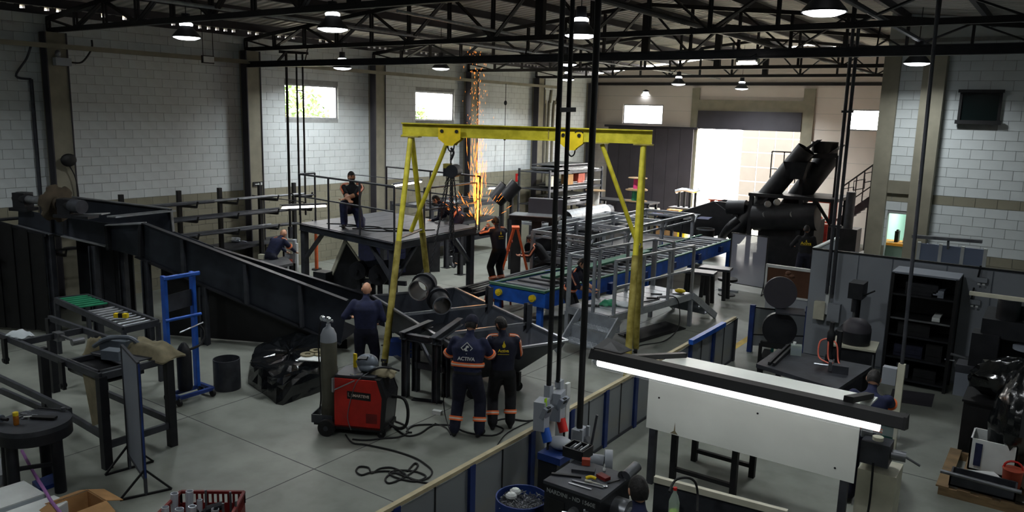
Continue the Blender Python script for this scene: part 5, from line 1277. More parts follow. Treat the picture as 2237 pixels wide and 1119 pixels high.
for k in range(430):
    h = rnd.random()**1.5*3.9; w_ = .03+.11*h if h < 1.2 else .16+.03*h
    p = SP+UZ(h)+side*rnd.gauss(-.02*h, w_*.55)+_fw*rnd.gauss(0, w_*.5)
    d = UZ(1)+side*((p-SP).dot(side)*.35/(h+.3)+rnd.gauss(0, .06))
    streak(ms if h > .5 or rnd.random() < .4 else mc, p, d, rnd.uniform(.06, .26) if h < 2 else rnd.uniform(.02, .07), .0036 if h < 2 else .0036)
for k in range(110):
    h = rnd.random()*.9; streak(mc, SP+UZ(h)+side*rnd.gauss(0, .02+.03*h), UZ(1)+side*rnd.gauss(0, .05), rnd.uniform(.2, .5), .0045)
for k in range(60):
    a_ = rnd.uniform(-1.2, 1.2); rr = rnd.uniform(.1, .8); d = UZ(math.cos(a_))+side*math.sin(a_)+_fw*rnd.gauss(0, .3)
    streak(ms, SP+d*rr, d, rnd.uniform(.05, .22), .0032)
sk = thing('spark_plume', 'tall plume of orange grinding sparks rising from the platform corner', 'sparks', SP); sk['kind'] = 'stuff'
o = build('sparks', ms, 'spark', sk, kind='stuff'); o = build('bright_sparks', mc, 'spark_core', sk, kind='stuff')
ld = bpy.data.lights.new('spark_glow', 'POINT'); ld.energy = 18; ld.color = (1, .5, .15); ld.shadow_soft_size = .25
lo = bpy.data.objects.new('spark_glow', ld); COL.objects.link(lo); lo.location = SP+UZ(.5)-_fw*.1
# ---- blue belt conveyor
BZ = .86
bc = thing('belt_conveyor', 'blue framed belt conveyor with green belt and yellow caps', 'conveyor', (-9, 17, 0))
secs = [((-9.95, 13.42), (-8.6, 13.42)), ((-9.75, 15.2), (-8.45, 15.2)), ((-9.35, 17.2), (-8.3, 17.2)), ((-9.3, 23.6), (-8.25, 23.6))]
for (a, b), (c, d) in zip(secs, secs[1:]):
    build('side_frame', MB().bar((*a, BZ-.13), (*c, BZ-.17), .05, .34), 'blue', bc); build('side_frame', MB().bar((*b, BZ-.17), (*d, BZ-.17), .05, .34), 'blue', bc)
    build('belt', MB().prism([(a[0]+.05, a[1], BZ-.03), (b[0]-.05, b[1], BZ-.03), (d[0]-.05, d[1], BZ-.03), (c[0]+.05, c[1], BZ-.03)], UZ(.02)), 'steel_dark', bc)
    build('belt_edge', MB().bar((*a, BZ+.02), (*c, BZ+.02), .08, .03), 'belt_green', bc); build('belt_edge', MB().bar((*b, BZ+.02), (*d, BZ+.02), .08, .03), 'belt_green', bc)
build('end_frame', MB().bar((-10.0, 13.4, BZ-.17), (-8.55, 13.4, BZ-.17), .06, .3), 'blue', bc); build('end_rail', MB().bar((-10.0, 13.4, BZ+.02), (-8.55, 13.4, BZ+.02), .1, .05), 'belt_green', bc)
for x in (-9.72, -8.85): build('yellow_cap', MB().cyl((x, 13.37, BZ-.15), (x, 13.3, BZ-.15), .075, n=14), 'yellow_cap', bc, smooth=40); build('cap_knob', MB().box((x, 13.29, BZ-.15), (.1, .03, .04)), 'yellow_cap', bc)
for x, y in ((-9.85, 13.5), (-8.75, 13.5), (-9.6, 15.2), (-8.5, 15.2), (-9.3, 17.6), (-8.3, 17.6), (-8.3, 20.4), (-9.25, 20.4), (-8.3, 23.4), (-9.2, 23.4)): build('leg', MB().bar((x, y, 0), (x, y, BZ-.25), .13, .08), 'blue', bc)
for k in range(5): build('motor_box', MB().box((-8.2, 15.6+k*1.7, BZ-.16), (.1, .2, .16)), 'blue_dark', bc)
for k in range(26):
    y = 13.7+k*.37; xa = -9.9+min(1, (y-13.4)/3.8)*.58; xb = -8.65+min(1, (y-13.4)/3.8)*.33; build('roller', MB().cyl((xa+.08, y, BZ), (xb-.08, y, BZ), .03, n=8), 'panel_grey2' if k % 3 == 0 else 'steel_dark', bc, smooth=40)
build('inner_tray', MB().prism([(-9.2, 14.2, BZ+.1), (-8.95, 14.2, BZ+.1), (-8.85, 19, BZ+.1), (-9.1, 19, BZ+.1)], UZ(.05)), 'belt_green', bc)
# man behind the conveyor end, man beside the aluminium platform
t, I = person('man crouching behind the blue conveyor, orange stripe along his sleeve', F(1182, 628), 205, 1.72, lean=38, pelvis=(0, -.1, .78), shirt='black_cloth', pants='black_cloth', skin='skin_dark', hands=((-.1, .55, .85), (.1, .58, .85)), head=(35, 0), stripe={'back': .2})
t, I = person('man with orange waist band working beside the aluminium platform rail', V((-8.2, 13.75, 0)), 10, 1.74, lean=20, shirt='navy_dark', pants='black_cloth', skin='skin', hands=((-.1, .5, 1.0), (.12, .5, .98)), head=(30, 0), bands=('waist', 'shin'), stripe={'short': True, 'back': .6})
# ---- pipe-and-plate part standing behind the conveyor (dark, curved)
pd = thing('duct_elbow', 'dark curved steel duct standing on end behind the step ladder', 'duct', F(1165, 600))
b_ = F(1165, 605); zt3 = ZAT(b_, 1160, 470)
build('top_tray', MB().box(b_+UZ(zt3-.06), (1.3, .7, .12), .35), 'steel_black', pd)
build('tray_rim', MB().box(b_+UZ(zt3+.005), (1.34, .74, .02), .35), 'edge', pd)
for dx in (-.5, .05, .5): build('leg_plate', MB().box(b_+V((dx, dx*.35, (zt3-.12)/2)), (.28, .05, zt3-.12), .35), 'steel_black', pd)
build('duct', MB().ring(b_+V((.1, -.25, .75)), b_+V((.2, .2, .95)), .3, .285, 20), 'steel_black', pd, smooth=40)
pp = F(1165, 480, zt3); 
solo('grey_cabinet', MB().box(b_+V((.05, .5, zt3+.22)), (1.0, .3, .42), .35), 'dark_grey', 'plain dark grey cabinet box behind the curved duct', 'cabinet')
for k, (x, y, r) in enumerate(((1098, 425, .26), (1118, 418, .2))):
    p = AY(x, y, 18.5); solo('short_duct', MB().ring(p-V((.18, .1, .2)), p+V((.1, .1, .22)), r, r-.012, 18).bb(p.x-.04, p.x+.04, p.y-.04, p.y+.04, 0, p.z-.15), 'steel_black', 'short dark duct piece on a post near the sparks, %s one' % ('left', 'right')[k], 'duct', smooth=40)
# ---- aluminium profile frames
af = thing('profile_frame', 'long open aluminium profile frame on legs behind the blue conveyor', 'frame', (-10.4, 20, 0))
x0, x1, y0, y1, z1 = -11.25, -9.62, 16.9, 23.6, 1.5
for x in (x0, x1):
    build('long_rail', MB().bar((x, y0, z1), (x, y1, z1), .08), 'alu', af); build('long_rail', MB().bar((x, y0, z1-.2), (x, y1, z1-.2), .05), 'alu', af); build('low_rail', MB().bar((x, y0, .75), (x, y1, .75), .06), 'alu', af)
for y in (y0, y0+2.2, y0+4.4, y1):
    build('cross_rail', MB().bar((x0, y, z1), (x1, y, z1), .08), 'alu', af); build('cross_rail', MB().bar((x0, y, z1-.12), (x1, y, z1-.12), .05), 'alu', af)
    for x in (x0, x1): build('leg', MB().bar((x, y, 0), (x, y, z1), .09), 'alu', af)
    build('corner_brace', MB().bar((x1, y, z1-.4), (x1, y+.35, z1-.04), .05), 'alu', af)
build('shelf_plate', MB().bb(x0, x1, y0, y1, .7, .73), 'steel_black', af)
for k in range(9): build('roller_bar', MB().cyl((x0, y0+.4+k*.28, .86), (x1, y0+.4+k*.28, .86), .03, n=8), 'steel_dark', af)
for k in range(5): build('hanging_hook', MB().bar((x1-.3, y0+.5+k*.7, z1-.1), (x1-.3, y0+.5+k*.7, z1-.55), .02).bar((x1-.42, y0+.5+k*.7, z1-.55), (x1-.18, y0+.5+k*.7, z1-.55), .03), 'alu', af)
af2 = thing('profile_frame', 'second aluminium profile frame, lower, left behind the first', 'frame', (-12.6, 21, 0))
for y in (19.5, 21.6, 23.8):
    build('cross_rail', MB().bar((-13.6, y, 1.25), (-11.7, y, 1.25), .08), 'alu', af2)
    for x in (-13.6, -11.7): build('leg', MB().bar((x, y, 0), (x, y, 1.25), .09), 'alu', af2)
for x in (-13.6, -12.65, -11.7): build('long_rail', MB().bar((x, 19.5, 1.25), (x, 23.8, 1.25), .07), 'alu', af2)
# ---- aluminium platform with checker plate steps
AZ = .75
A0, A1, A2, A3 = F(1240, 668, AZ), F(1330, 690, AZ), F(1510, 640, AZ), F(1395, 617, AZ)
ap = thing('aluminium_platform', 'aluminium work platform with railings and checker plate steps', 'platform', (A0+A2)/2-UZ(AZ))
A3 = A0+(A2-A1)
au, av = (A1-A0), (A2-A1)
cm = bpy.data.materials.new('checker'); 
for k in range(8):
    a = A0+av*(k/8)+av*.004; b = A1+av*(k/8)+av*.004; build('deck_plank', MB().prism([a-UZ(.03), b-UZ(.03), b+av*.117-UZ(.03), a+av*.117-UZ(.03)], UZ(.03)), 'alu', ap)
for a, b in ((A0, A1), (A1, A2), (A2, A3), (A3, A0)): build('edge_beam', MB().bar(a-UZ(.08), b-UZ(.08), .06, .14), 'alu', ap)
for p in (A0, A1, A2, A3): build('leg', MB().bar(V((p.x, p.y, 0)), p-UZ(.1), .08), 'alu', ap)
tread_n = MB()
def checker(parent, c, sx, sy, ang, nm='tread'):
    o = build(nm, MB().box(c, (sx, sy, .03), ang), 'alu', parent); R_ = rotz(ang); m_ = MB()
    nx, ny = int(sx/.07), int(sy/.07)
    for i in range(nx):
        for j in range(ny): m_.box(V(c)+R_ @ V(((i+.5)/nx*sx-sx/2, (j+.5)/ny*sy-sy/2, .018)), (.05, .014, .008), ang+(.78 if (i+j) % 2 else -.78))
    build('tread_pattern', m_, 'chrome', o, kind='stuff')
fa = math.atan2(au.y, au.x); fo = V((math.sin(fa), -math.cos(fa), 0))
for k in (1, 2): 
    c = A1-au*.18+fo*(.17+.3*(k-1)*1)-UZ(.25*k); checker(ap, c, .95, .3, fa); build('riser', MB().box(c+fo*-.14+UZ(.12), (.95, .012, .22), fa), 'alu', ap)
for s_ in (-.47, .47): build('stringer', MB().bar(A1-au*.18+au.normalized()*s_+fo*.05-UZ(.02), A1-au*.18+au.normalized()*s_+fo*.75-UZ(AZ-.03), .03, .16), 'alu', ap)
fo2 = av.normalized()
for k in range(1, 4):
    c = A2-au*.5+fo2*(.15+.3*(k-1))-UZ(.19*k); build('stair_tread', MB().box(c, (1.1, .3, .03), fa), 'alu', ap); build('stair_riser', MB().box(c-fo2*.15+UZ(.09), (1.1, .012, .17), fa), 'panel_grey', ap)
for s_ in (-.55, .55): build('stringer', MB().bar(A2-au*.5+au.normalized()*s_-UZ(.06), A2-au*.5+au.normalized()*s_+fo2*1.1-UZ(AZ-.05), .05, .14), 'alu', ap)
H1 = 1.05
def arail(a, b, n, mid=False):
    for k in range(n+1):
        p = a+(b-a)*(k/n); build('rail_post', MB().bar(p-UZ(.1), p+UZ(H1), .055), 'alu', ap)
    build('top_rail', MB().bar(a+UZ(H1), b+UZ(H1), .06, .04), 'alu', ap)
    if mid: build('mid_rail', MB().bar(a+UZ(H1*.5), b+UZ(H1*.5), .04), 'alu', ap)
arail(A0, A3, 3); arail(A0+au*.03+av*-.004, A0+au*.62, 1); arail(A1+av*.05, A2, 3, True); arail(A3+au*.05, A3+au*.5, 1)
def on_plat(u, v, z=0): return A0+au*u+av*v+UZ(z)
cloth('green_bag', 'crumpled green plastic bag on the aluminium platform', on_plat(.5, .22, .0), .34, .22, .12, .5, 'green', 21, .0, 'bag', 8, 7)
cloth('white_plastic_sheet', 'white crumpled plastic sheet on the aluminium platform', on_plat(.72, .3, .0), .6, .34, .05, .2, 'tarp', 22, .0, 'sheet', 9, 7)
p = on_plat(.62, .5); solo('yellow_carton', MB().box(p+UZ(.14), (.22, .18, .28), .4), mat('carton_y', (205, 165, 60), .7, 0, .1, 5), 'yellow carton standing on the aluminium platform beside the gantry leg', 'box')
for k, (u, v) in enumerate(((.3, .12), (.75, .62), (.85, .7), (.6, .75), (.9, .88), (.4, .1))):
    p = on_plat(u, v, .012); solo('hand_tool', MB().bar(p-V((.1, .06, 0)), p+V((.1, .08, .0)), .025, .022), ['black', 'steel_black', 'steel_raw', 'black', 'steel_raw', 'black'][k], 'small hand tool lying on the aluminium platform, %s from the front' % ('second', 'third', 'fifth', 'fourth', 'last', 'first')[k], 'tool', 'tools on the aluminium platform')
cw = on_plat(.85, .93, 0); solo('yellow_cloth', MB().ell(cw+UZ(.05), (.12, .09, .05), .3, 10, 6), 'yellow_cap', 'small yellow and white rag at the far end of the aluminium platform', 'rag', smooth=60)
solo('platform_cable', MB().tube(smoothpath([on_plat(.4, .15, .015), on_plat(.7, .35, .015), on_plat(.9, .6, .015), on_plat(.8, .7, .015), on_plat(1.02, .78, .0), on_plat(1.1, .8, -.3), on_plat(1.25, .7, -.6), on_plat(1.3, .5, -.735), on_plat(1.15, .3, -.735), on_plat(1.3, .15, -.735)]), .012, 6), 'rubber', 'thin black cable running over the aluminium platform edge to the floor', 'cable', smooth=50)

# ---- profiles stacked between platform and blue conveyor
rnd = random.Random(17)
ts_ = thing('low_trestle', 'pair of low black trestles between the platform and the blue conveyor', 'trestle', (-10.5, 15.2, 0))
for y in (13.9, 16.4):
    build('beam', MB().bar((-10.85, y, .5), (-10.15, y, .5), .08), 'black', ts_)
    for x in (-10.8, -10.2): build('leg', MB().bar((x, y, 0), (x, y, .46), .06), 'black', ts_)
for k in range(5):
    solo('steel_profile', MB().ibeam((-10.78+.14*k, 13.3+rnd.uniform(-.2, .2), .6), (-10.78+.14*k, 17.0+rnd.uniform(-.3, .3), .6), .09, .1, .012), ['steel_dark', 'steel_black', 'steel_raw'][k % 3], 'steel profile on the low trestles by the blue conveyor, %s from the platform' % ('first', 'second', 'third', 'fourth', 'fifth')[k], 'steel profile', 'profiles on the low trestles')
for k, (x, y, h_) in enumerate(((1005, 600, 1.3), (1020, 575, 1.1), (975, 585, 1.2))):
    P_ = F(x, y); P_ = V((P_.x, P_.y, 0)); t = thing('steel_post', 'dark upright channel post under the platform edge, %s one' % ('near', 'right', 'left')[k], 'post', P_); build('channel', MB().ibeam(P_+UZ(.012), P_+UZ(h_), .12, .12, .012, (1, 0, 0)), 'steel_dark', t); build('foot_plate', MB().box(P_+UZ(.006), (.25, .25, .012)), 'steel_black', t)

# dark assemblies stored under and behind the aluminium frames
for k, (x, y, sx, sy, h_) in enumerate(((-12.6, 20.6, 1.5, 1.6, .8), (-12.6, 22.7, 1.5, 1.6, .95), (-14.7, 22.4, 1.2, 1.8, 1.0), (-14.3, 24.6, 1.2, 1.3, .9), (-13.4, 26.3, 1.6, .9, .7))):
    t = thing('dark_machine', ('dark boxed machine frame under the lower aluminium frame, near half', 'dark boxed machine frame under the lower aluminium frame, far half', 'dark machine frame left of the lower aluminium frame', 'dark machine frame behind the lower aluminium frame', 'dark machine frame before the cable reels', 'dark machine frame beside the curved duct', 'small tall machine frame between ladder and aluminium frame')[k], 'machine', (x, y, 0))
    for dx in (-sx/2, sx/2):
        for dy in (-sy/2, sy/2): build('post', MB().bar((x+dx, y+dy, 0), (x+dx, y+dy, h_), .09), 'steel_black', t)
        build('side_sheet', MB().bb(x+dx-.01, x+dx+.01, y-sy/2, y+sy/2, .15, h_-.1), 'steel_black', t); build('top_rail', MB().bar((x+dx, y-sy/2, h_), (x+dx, y+sy/2, h_), .07), 'steel_raw' if k % 2 else 'steel_dark', t)
    for dy in (-sy/2, 0, sy/2): build('cross_rail', MB().bar((x-sx/2, y+dy, h_), (x+sx/2, y+dy, h_), .07), 'steel_dark', t)
    build('front_sheet', MB().bb(x-sx/2, x+sx/2, y-sy/2-.01, y-sy/2+.01, .15, h_-.1), 'steel_black', t); build('drum', MB().cyl((x-sx/2+.08, y, h_*.55), (x+sx/2-.08, y, h_*.55), .16, n=14), 'steel_dark', t, smooth=40)
lt = [on_plat(1.02, .35, -AZ+.01), on_plat(1.1, .9, -AZ+.01), on_plat(.5, .95, -AZ+.01), on_plat(.4, .4, -AZ+.01)]
solo('black_tarpaulin', MB().prism(lt, UZ(.02)).prism([p+(lt[0]-p)*.3+UZ(.02) for p in lt], UZ(.05)), 'black', 'black tarpaulin folded on the floor under the aluminium platform', 'tarpaulin')
# ================================================================ back of the hall
def rack(label, x0, x1, y0, y1, levels, H_, m='steel_dark', nm='storage_rack', shelfm=None):
    t = thing(nm, label, 'rack', ((x0+x1)/2, (y0+y1)/2, 0))
    for x in (x0, x1):
        for y in (y0, y1): build('upright', MB().bar((x, y, 0), (x, y, H_), .07), m, t)
    for z in levels:
        build('shelf', MB().bb(x0, x1, y0, y1, z-.03, z), shelfm or m, t); build('shelf_lip', MB().bb(x1-.02, x1+.02, y0, y1, z-.08, z+.02), m, t)
    return t
rk1 = rack('tall dark rack stacked with bent metal sheets near the far left corner', -17.3, -15.9, 24.9, 28.9, (.45, 1.1, 1.7, 2.35), 2.45)
rnd = random.Random(12); kk = 0
for z, n in ((.45, 4), (1.1, 5), (1.7, 4), (2.35, 5)):
    for k in range(n):
        y = 25.1+rnd.uniform(0, 1.6); zz = z+.01+.055*k; tl = rnd.uniform(-.03, .03)
        m_ = MB().prism([(-17.1, y, zz), (-16.0, y, zz+.02), (-15.8, y+1.8+rnd.uniform(0, .6), zz+.03+tl), (-17.1, y+2.0, zz+.05+tl)], UZ(.02))
        solo('metal_sheet', m_, rnd.choice(['galv', 'steel_raw', 'galv', 'steel_dark', 'edge']), 'bent metal sheet on the far corner rack, %s shelf, %s from below' % ({.45: 'lowest', 1.1: 'second', 1.7: 'third', 2.35: 'top'}[z], ORD[k]), 'metal sheet', 'sheets on the far corner rack')
for k, (y, m_) in enumerate(((25.3, 'cream'), (26.4, 'cardboard'), (27.3, 'oxide'), (28.0, 'white'))):
    solo('parts_box', MB().box((-16.05, y, 2.03), (.25, .5, .4)), m_, '%s box on the third shelf of the far corner rack' % ('cream', 'brown cardboard', 'rust red', 'white')[k], 'box')
rk2 = rack('low rack with a jumble of cut plates along the left wall behind the platform', -17.3, -15.6, 17.9, 21.4, (.5, 1.05, 1.6), 1.7)
for z, n in ((.5, 4), (1.05, 5), (1.6, 7)):
    for k in range(n):
        p = V((rnd.uniform(-16.9, -15.9), rnd.uniform(18.2, 21.1), z+.03+.05*(k % 3)))
        L_ = rnd.uniform(.3, .8); a_ = rnd.uniform(-.6, .6)
        solo('cut_plate', MB().box(p+UZ(.03), (rnd.uniform(.25, .5), L_, .03), Matrix.Rotation(rnd.uniform(-.12, .12), 3, 'X') @ rotz(a_)), rnd.choice(['steel_dark', 'steel_raw', 'galv', 'steel_black']), 'cut steel plate in the jumble on the low wall rack, %s shelf' % {.5: 'lowest', 1.05: 'middle', 1.6: 'top'}[z], 'plate', 'plates on the low wall rack')
p = AX(835, 472, -15.0)
bcx = thing('blue_tool_cart', 'dark blue tool cabinet beside the low wall rack', 'cabinet', (p.x, p.y, 0))
build('body', MB().box((p.x, p.y, .9), (.6, 1.2, 1.6)), 'navy', bcx)
for k in range(6): build('drawer', MB().box((p.x+.31, p.y, .25+.27*k), (.02, 1.1, .22)), 'blue_dark' if k > 4 else 'navy', bcx)
for dx in (-.22, .22):
    for dy in (-.5, .5): build('castor', MB().cyl((p.x+dx-.02, p.y+dy, .06), (p.x+dx+.02, p.y+dy, .06), .06, n=10), 'rubber', bcx)
# leaning plates and odd parts between platform and rack
for k, (x, y, w_, h_, m_) in enumerate(((905, 452, .8, 1.2, 'steel_black'), (935, 455, .7, 1.0, 'steel_dark'), (1000, 455, .5, .9, 'steel_black'), (1140, 455, .5, 1.3, 'beige_plate'), (1170, 455, .6, 1.0, 'dark_grey'))):
    P_ = AX(x, y, -14.6 if k < 3 else -14.2); z0 = 0
    solo('leaning_plate', MB().box((P_.x, P_.y, .0+h_*.5), (w_, .05, h_+.02), .9), m_, 'upright %s plate panel, %s along the left wall aisle' % (('black', 'dark', 'black', 'beige', 'grey')[k], ('nearest', 'second', 'third', 'fourth', 'fifth')[k]), 'plate')
fs = thing('hydrant_sign', 'small red and white hydrant sign on the far left wall', 'sign', AX(1131, 388, XL+.02))
p = AX(1131, 388, XL+.02); build('plate', MB().box(p, (.012, .3, .32)), 'red_tag', fs); build('symbol', MB().box(p+V((.008, .03, -.02)), (.006, .08, .16)), 'white', fs)
es = thing('exit_arrow_sign', 'small dark green direction sign with white arrow on the second pillar', 'sign', (XL+.34, 13.2, AX(553, 403, XL+.33).z))
z_ = AX(553, 403, XL+.33).z; build('plate', MB().bb(XL+.325, XL+.34, 13.04, 13.36, z_-.06, z_+.06), 'black', es); build('arrow', MB().prism([(XL+.342, 13.1, z_-.01), (XL+.342, 13.2, z_-.01), (XL+.342, 13.2, z_-.035), (XL+.342, 13.24, z_), (XL+.342, 13.2, z_+.035), (XL+.342, 13.2, z_+.01), (XL+.342, 13.1, z_+.01)], (.004, 0, 0)), 'white', es); build('figure', MB().box((XL+.343, 13.3, z_), (.006, .05, .08)), 'white', es)
# wall pipes in the corner
cp = thing('wall_pipes', 'pale drain pipes running down the left wall near the far corner', 'pipe', (XL+.35, 27.3, 0))
for k, y in enumerate((27.35, 27.6, 27.95)): build('pipe', MB().tube(smoothpath([(XL+.2, y, 0), (XL+.2, y, 4.6), (XL+.25, y+.15*(k-1), 5.0), (XL+.3, y+.25*(k-1), 5.5)]), .06, 8), 'beige', cp, smooth=40)
# grinder/pulley hook chain on the wall
solo('wall_cable', MB().cyl((XL+.45, AX(1105, 200, XL+.45).y, 5.6), (XL+.45, AX(1105, 200, XL+.45).y, 1.9), .012, n=6).ell((XL+.45, AX(1105, 200, XL+.45).y, 4.9), (.06, .06, .09)).ell((XL+.45, AX(1105, 200, XL+.45).y, 3.55), (.05, .05, .05)), 'black', 'thin black hanging cable with a small plug by the left wall', 'cable')
# pillar box, mirror, conduits at the near left pillar
jb = thing('pillar_junction_box', 'pale junction box with black cable at the top of the near left pillar', 'junction box', AX(136, 135, XL+.4))
p = AX(136, 135, XL+.4); build('box', MB().box(p, (.14, .32, .16)), 'panel_grey', jb); build('knob', MB().ell(p+V((.05, -.1, .16)), (.06, .06, .08)), 'steel_raw', jb); build('cable', MB().tube(smoothpath([p+V((0, .16, 0)), p+V((.02, .4, .02)), p+V((.02, .62, .3)), p+V((.02, .64, .5))]), .02, 6), 'black', jb)
ds = AX(150, 350, XL+.5); dm = thing('round_wall_disc', 'round dark convex disc on the near left pillar with a cable below', 'mirror', ds)
build('disc', MB().ell(ds, (.06, .17, .14), None, 16, 10), 'black', dm, smooth=60); build('arm', MB().bar(ds, V((XL+.3, ds.y, ds.z)), .03), 'black', dm); build('cable', MB().tube(smoothpath([ds-UZ(.1), ds+V((0, .12, -.4)), ds+V((0, .14, -.9)), ds+V((-.05, .0, -1.3))]), .014, 6), 'black', dm)
vc = AX(78, 300, XL+.06); solo('wall_conduit', MB().cyl((XL+.06, vc.y, .5), (XL+.06, vc.y, 4.95), .04, n=8).tube(smoothpath([(XL+.06, vc.y, 4.95), (XL+.1, vc.y-.3, 5.0), (XL+.2, vc.y-.12, 5.35), (XL+.4, vc.y-.1, 5.6)]), .025, 6), 'steel_dark', 'dark conduit running down the block wall left of the near pillar', 'pipe', smooth=40)
fl_ = AX(455, 130, -16.2); fd = thing('flood_light', 'small white floodlight panel hung on two wires before the left wall', 'floodlight', fl_)
build('panel', MB().box(fl_, (.06, .26, .13)), 'white', fd); build('frame', MB().box(fl_-V((.02, 0, 0)), (.05, .3, .17)), 'black', fd)
for s_ in (-.13, .13): build('wire', MB().cyl(fl_+V((0, s_, .06)), V((fl_.x, fl_.y+s_, roofz(fl_.x)-.02)), .008, n=6), 'black', fd)
# cable reels, boxes, bench before the far door
def reel(label, p, r, w_, m_core, nm='cable_reel'):
    t = thing(nm, label, 'reel', p); p = V(p)
    for z in (0, w_): build('flange', MB().cyl(p+UZ(z), p+UZ(z+.03), r, n=22), 'wood', t, smooth=40)
    build('core', MB().cyl(p+UZ(.03), p+UZ(w_), r*.42, n=18), m_core, t, smooth=40)
z0r = 0
p = F(1398, 520, 0)
rb = AY(1392, 440, 27.0)
cbx = thing('dark_bench', 'dark bench carrying the cable reels before the black sliding door', 'bench', (rb.x, 27, 0)); build('top', MB().bb(rb.x-1.7, rb.x+.7, 26.6, 27.5, rb.z-.06, rb.z), 'steel_black', cbx)
for dx in (-1.6, .6):
    for dy in (26.7, 27.4): build('leg', MB().bar((rb.x+dx, dy, 0), (rb.x+dx, dy, rb.z-.06), .08), 'steel_black', cbx)
reel('wooden cable reel with green core, lower of the pair', (rb.x-.05, 27, rb.z), .42, .42, 'green'); reel('wooden cable reel with pink core, stacked on the green one', (rb.x-.05+.02, 27, rb.z+.45), .36, .42, 'pink')
reel('pale wooden cable reel standing apart beside the black pole', (AY(1300, 440, 26).x, 26, AY(1300, 440, 26).z-.15), .38, .55, 'white')
rs2 = AY(1300, 440, 26); bench_ = thing('low_table', 'low dark table under the pale cable reel', 'table', (rs2.x, 26, 0)); build('top', MB().bb(rs2.x-.6, rs2.x+.6, 25.6, 26.4, rs2.z-.21, rs2.z-.15), 'steel_black', bench_)
for dx in (-.5, .5): build('leg', MB().bb(rs2.x+dx-.05, rs2.x+dx+.05, 25.7, 26.3, 0, rs2.z-.21), 'steel_black', bench_)
for k, (x, y, sx, sz, m_) in enumerate(((1426, 455, .42, .75, 'beige'), (1449, 462, .42, .35, 'cardboard'), (1473, 458, .5, .7, 'cardboard'), (1494, 462, .3, .4, 'yellow_cap'))):
    P_ = AY(x, y, 27.9); P_.z = max(P_.z, sz); solo('carton', MB().bb(P_.x-sx/2, P_.x+sx/2, 27.75, 28.1, 0, P_.z).bb(P_.x-sx/2-.01, P_.x+sx/2+.01, 27.85, 27.9, .1, P_.z+.01), m_, ('tall beige carton by the reels', 'low brown carton behind the beige one', 'large brown carton left of the fan guard', 'small yellow carton right of the large brown one')[k], 'box')
p = AY(1500, 425, 28.5); fg = thing('pump_unit', 'black pump unit with bright pipes on a bench before the door', 'pump', (p.x, 28.5, 0))
build('bench', MB().bb(p.x-.6, p.x+3.2, 28.2, 28.8, 1.0, 1.12).bb(p.x-.5, p.x-.4, 28.3, 28.7, 0, 1.0).bb(p.x+3.0, p.x+3.1, 28.3, 28.7, 0, 1.0), 'steel_dark', fg)
for k in range(4): build('pipe', MB().cyl((p.x-.3+.22*k, 28.5, 1.12), (p.x-.3+.22*k, 28.5, 1.75), .05, n=10), 'steel_black', fg); 
build('header', MB().tube(smoothpath([(p.x-.45, 28.5, 1.7), (p.x-.1, 28.5, 1.8), (p.x+.3, 28.5, 1.76), (p.x+.55, 28.5, 1.85)]), .08, 8), 'chrome', fg, smooth=40)
for k, x in enumerate((1556, 1573, 1598, 1625)):
    P_ = AY(x, 440, 28.5); solo('bolt_stub', MB().cyl((P_.x, 28.5, 1.12), (P_.x, 28.5, 1.5), .09, n=10).cyl((P_.x, 28.5, 1.5), (P_.x, 28.5, 1.54), .16, n=12), 'oxide', 'rusty flanged stub standing on the bench in the doorway, %s from left' % ('first', 'second', 'third', 'fourth')[k], 'pipe stub', 'stubs on the doorway bench') if k < 2 else None
# shiny round duct lying on trestles
d0, d1 = AY(1235, 478, 21.5), AY(1320, 462, 24.2)
dt = thing('round_duct', 'long shiny round duct lying across trestles behind the aluminium frames', 'duct', ((d0+d1)/2).xy.to_3d()); build('shell', MB().ring(d0, d1, .26, .25, 24), 'galv', dt, smooth=40); build('collar', MB().ring(d1, d1+(d1-d0).normalized()*.35, .22, .2, 24), 'steel_dark', dt, smooth=40)
for q in (d0+(d1-d0)*.2, d0+(d1-d0)*.8): build('trestle', MB().bar((q.x-.3, q.y, 0), (q.x, q.y, q.z-.26), .06).bar((q.x+.3, q.y, 0), (q.x, q.y, q.z-.26), .06), 'steel_black', dt)
# long dark chute towards the screw conveyors
lc = thing('long_chute', 'long dark folded steel chute lying before the bright doorway', 'chute', (-10.3, 26, 0))
cpl = [AY(x, y, 25.5) for x, y in ((1430, 480), (1560, 440), (1640, 445), (1640, 500), (1545, 520), (1440, 500))]
build('side', MB().prism(cpl, V((0, .04, 0))), 'steel_black', lc); build('side', MB().prism([p+V((0, .9, 0)) for p in cpl], V((0, .04, 0))), 'steel_black', lc)
build('floor', MB().sheet(cpl[5], cpl[4], cpl[4]+V((0, .9, 0)), cpl[5]+V((0, .9, 0)), .02), 'steel_black', lc); build('bright_edge', MB().bar(cpl[0], cpl[1], .03).bar(cpl[1]-V((0, .02, 0)), AY(1600, 470, 25.5)-V((0, .02, 0)), .02), 'steel_raw', lc)
for q in (cpl[5], cpl[4]):
    for dy in (0.05, .85): build('leg', MB().bar((q.x+.1, q.y+dy, 0), (q.x+.1, q.y+dy, q.z+.1), .08), 'steel_black', lc)
for k, (x, y) in enumerate(((1450, 470), (1490, 468), (1515, 475), (1470, 478))):
    P_ = AY(x, y, 24.6); solo('sheet_plate', MB().box((P_.x, 24.6, P_.z), (1.1, .7, .02), .1*k).bb(P_.x-.04, P_.x+.04, 24.56, 24.64, 0, P_.z), 'steel_dark' if k % 2 else 'navy', 'flat dark plate on a stand before the long chute, %s' % ('left', 'middle', 'right', 'lowest')[k], 'plate')
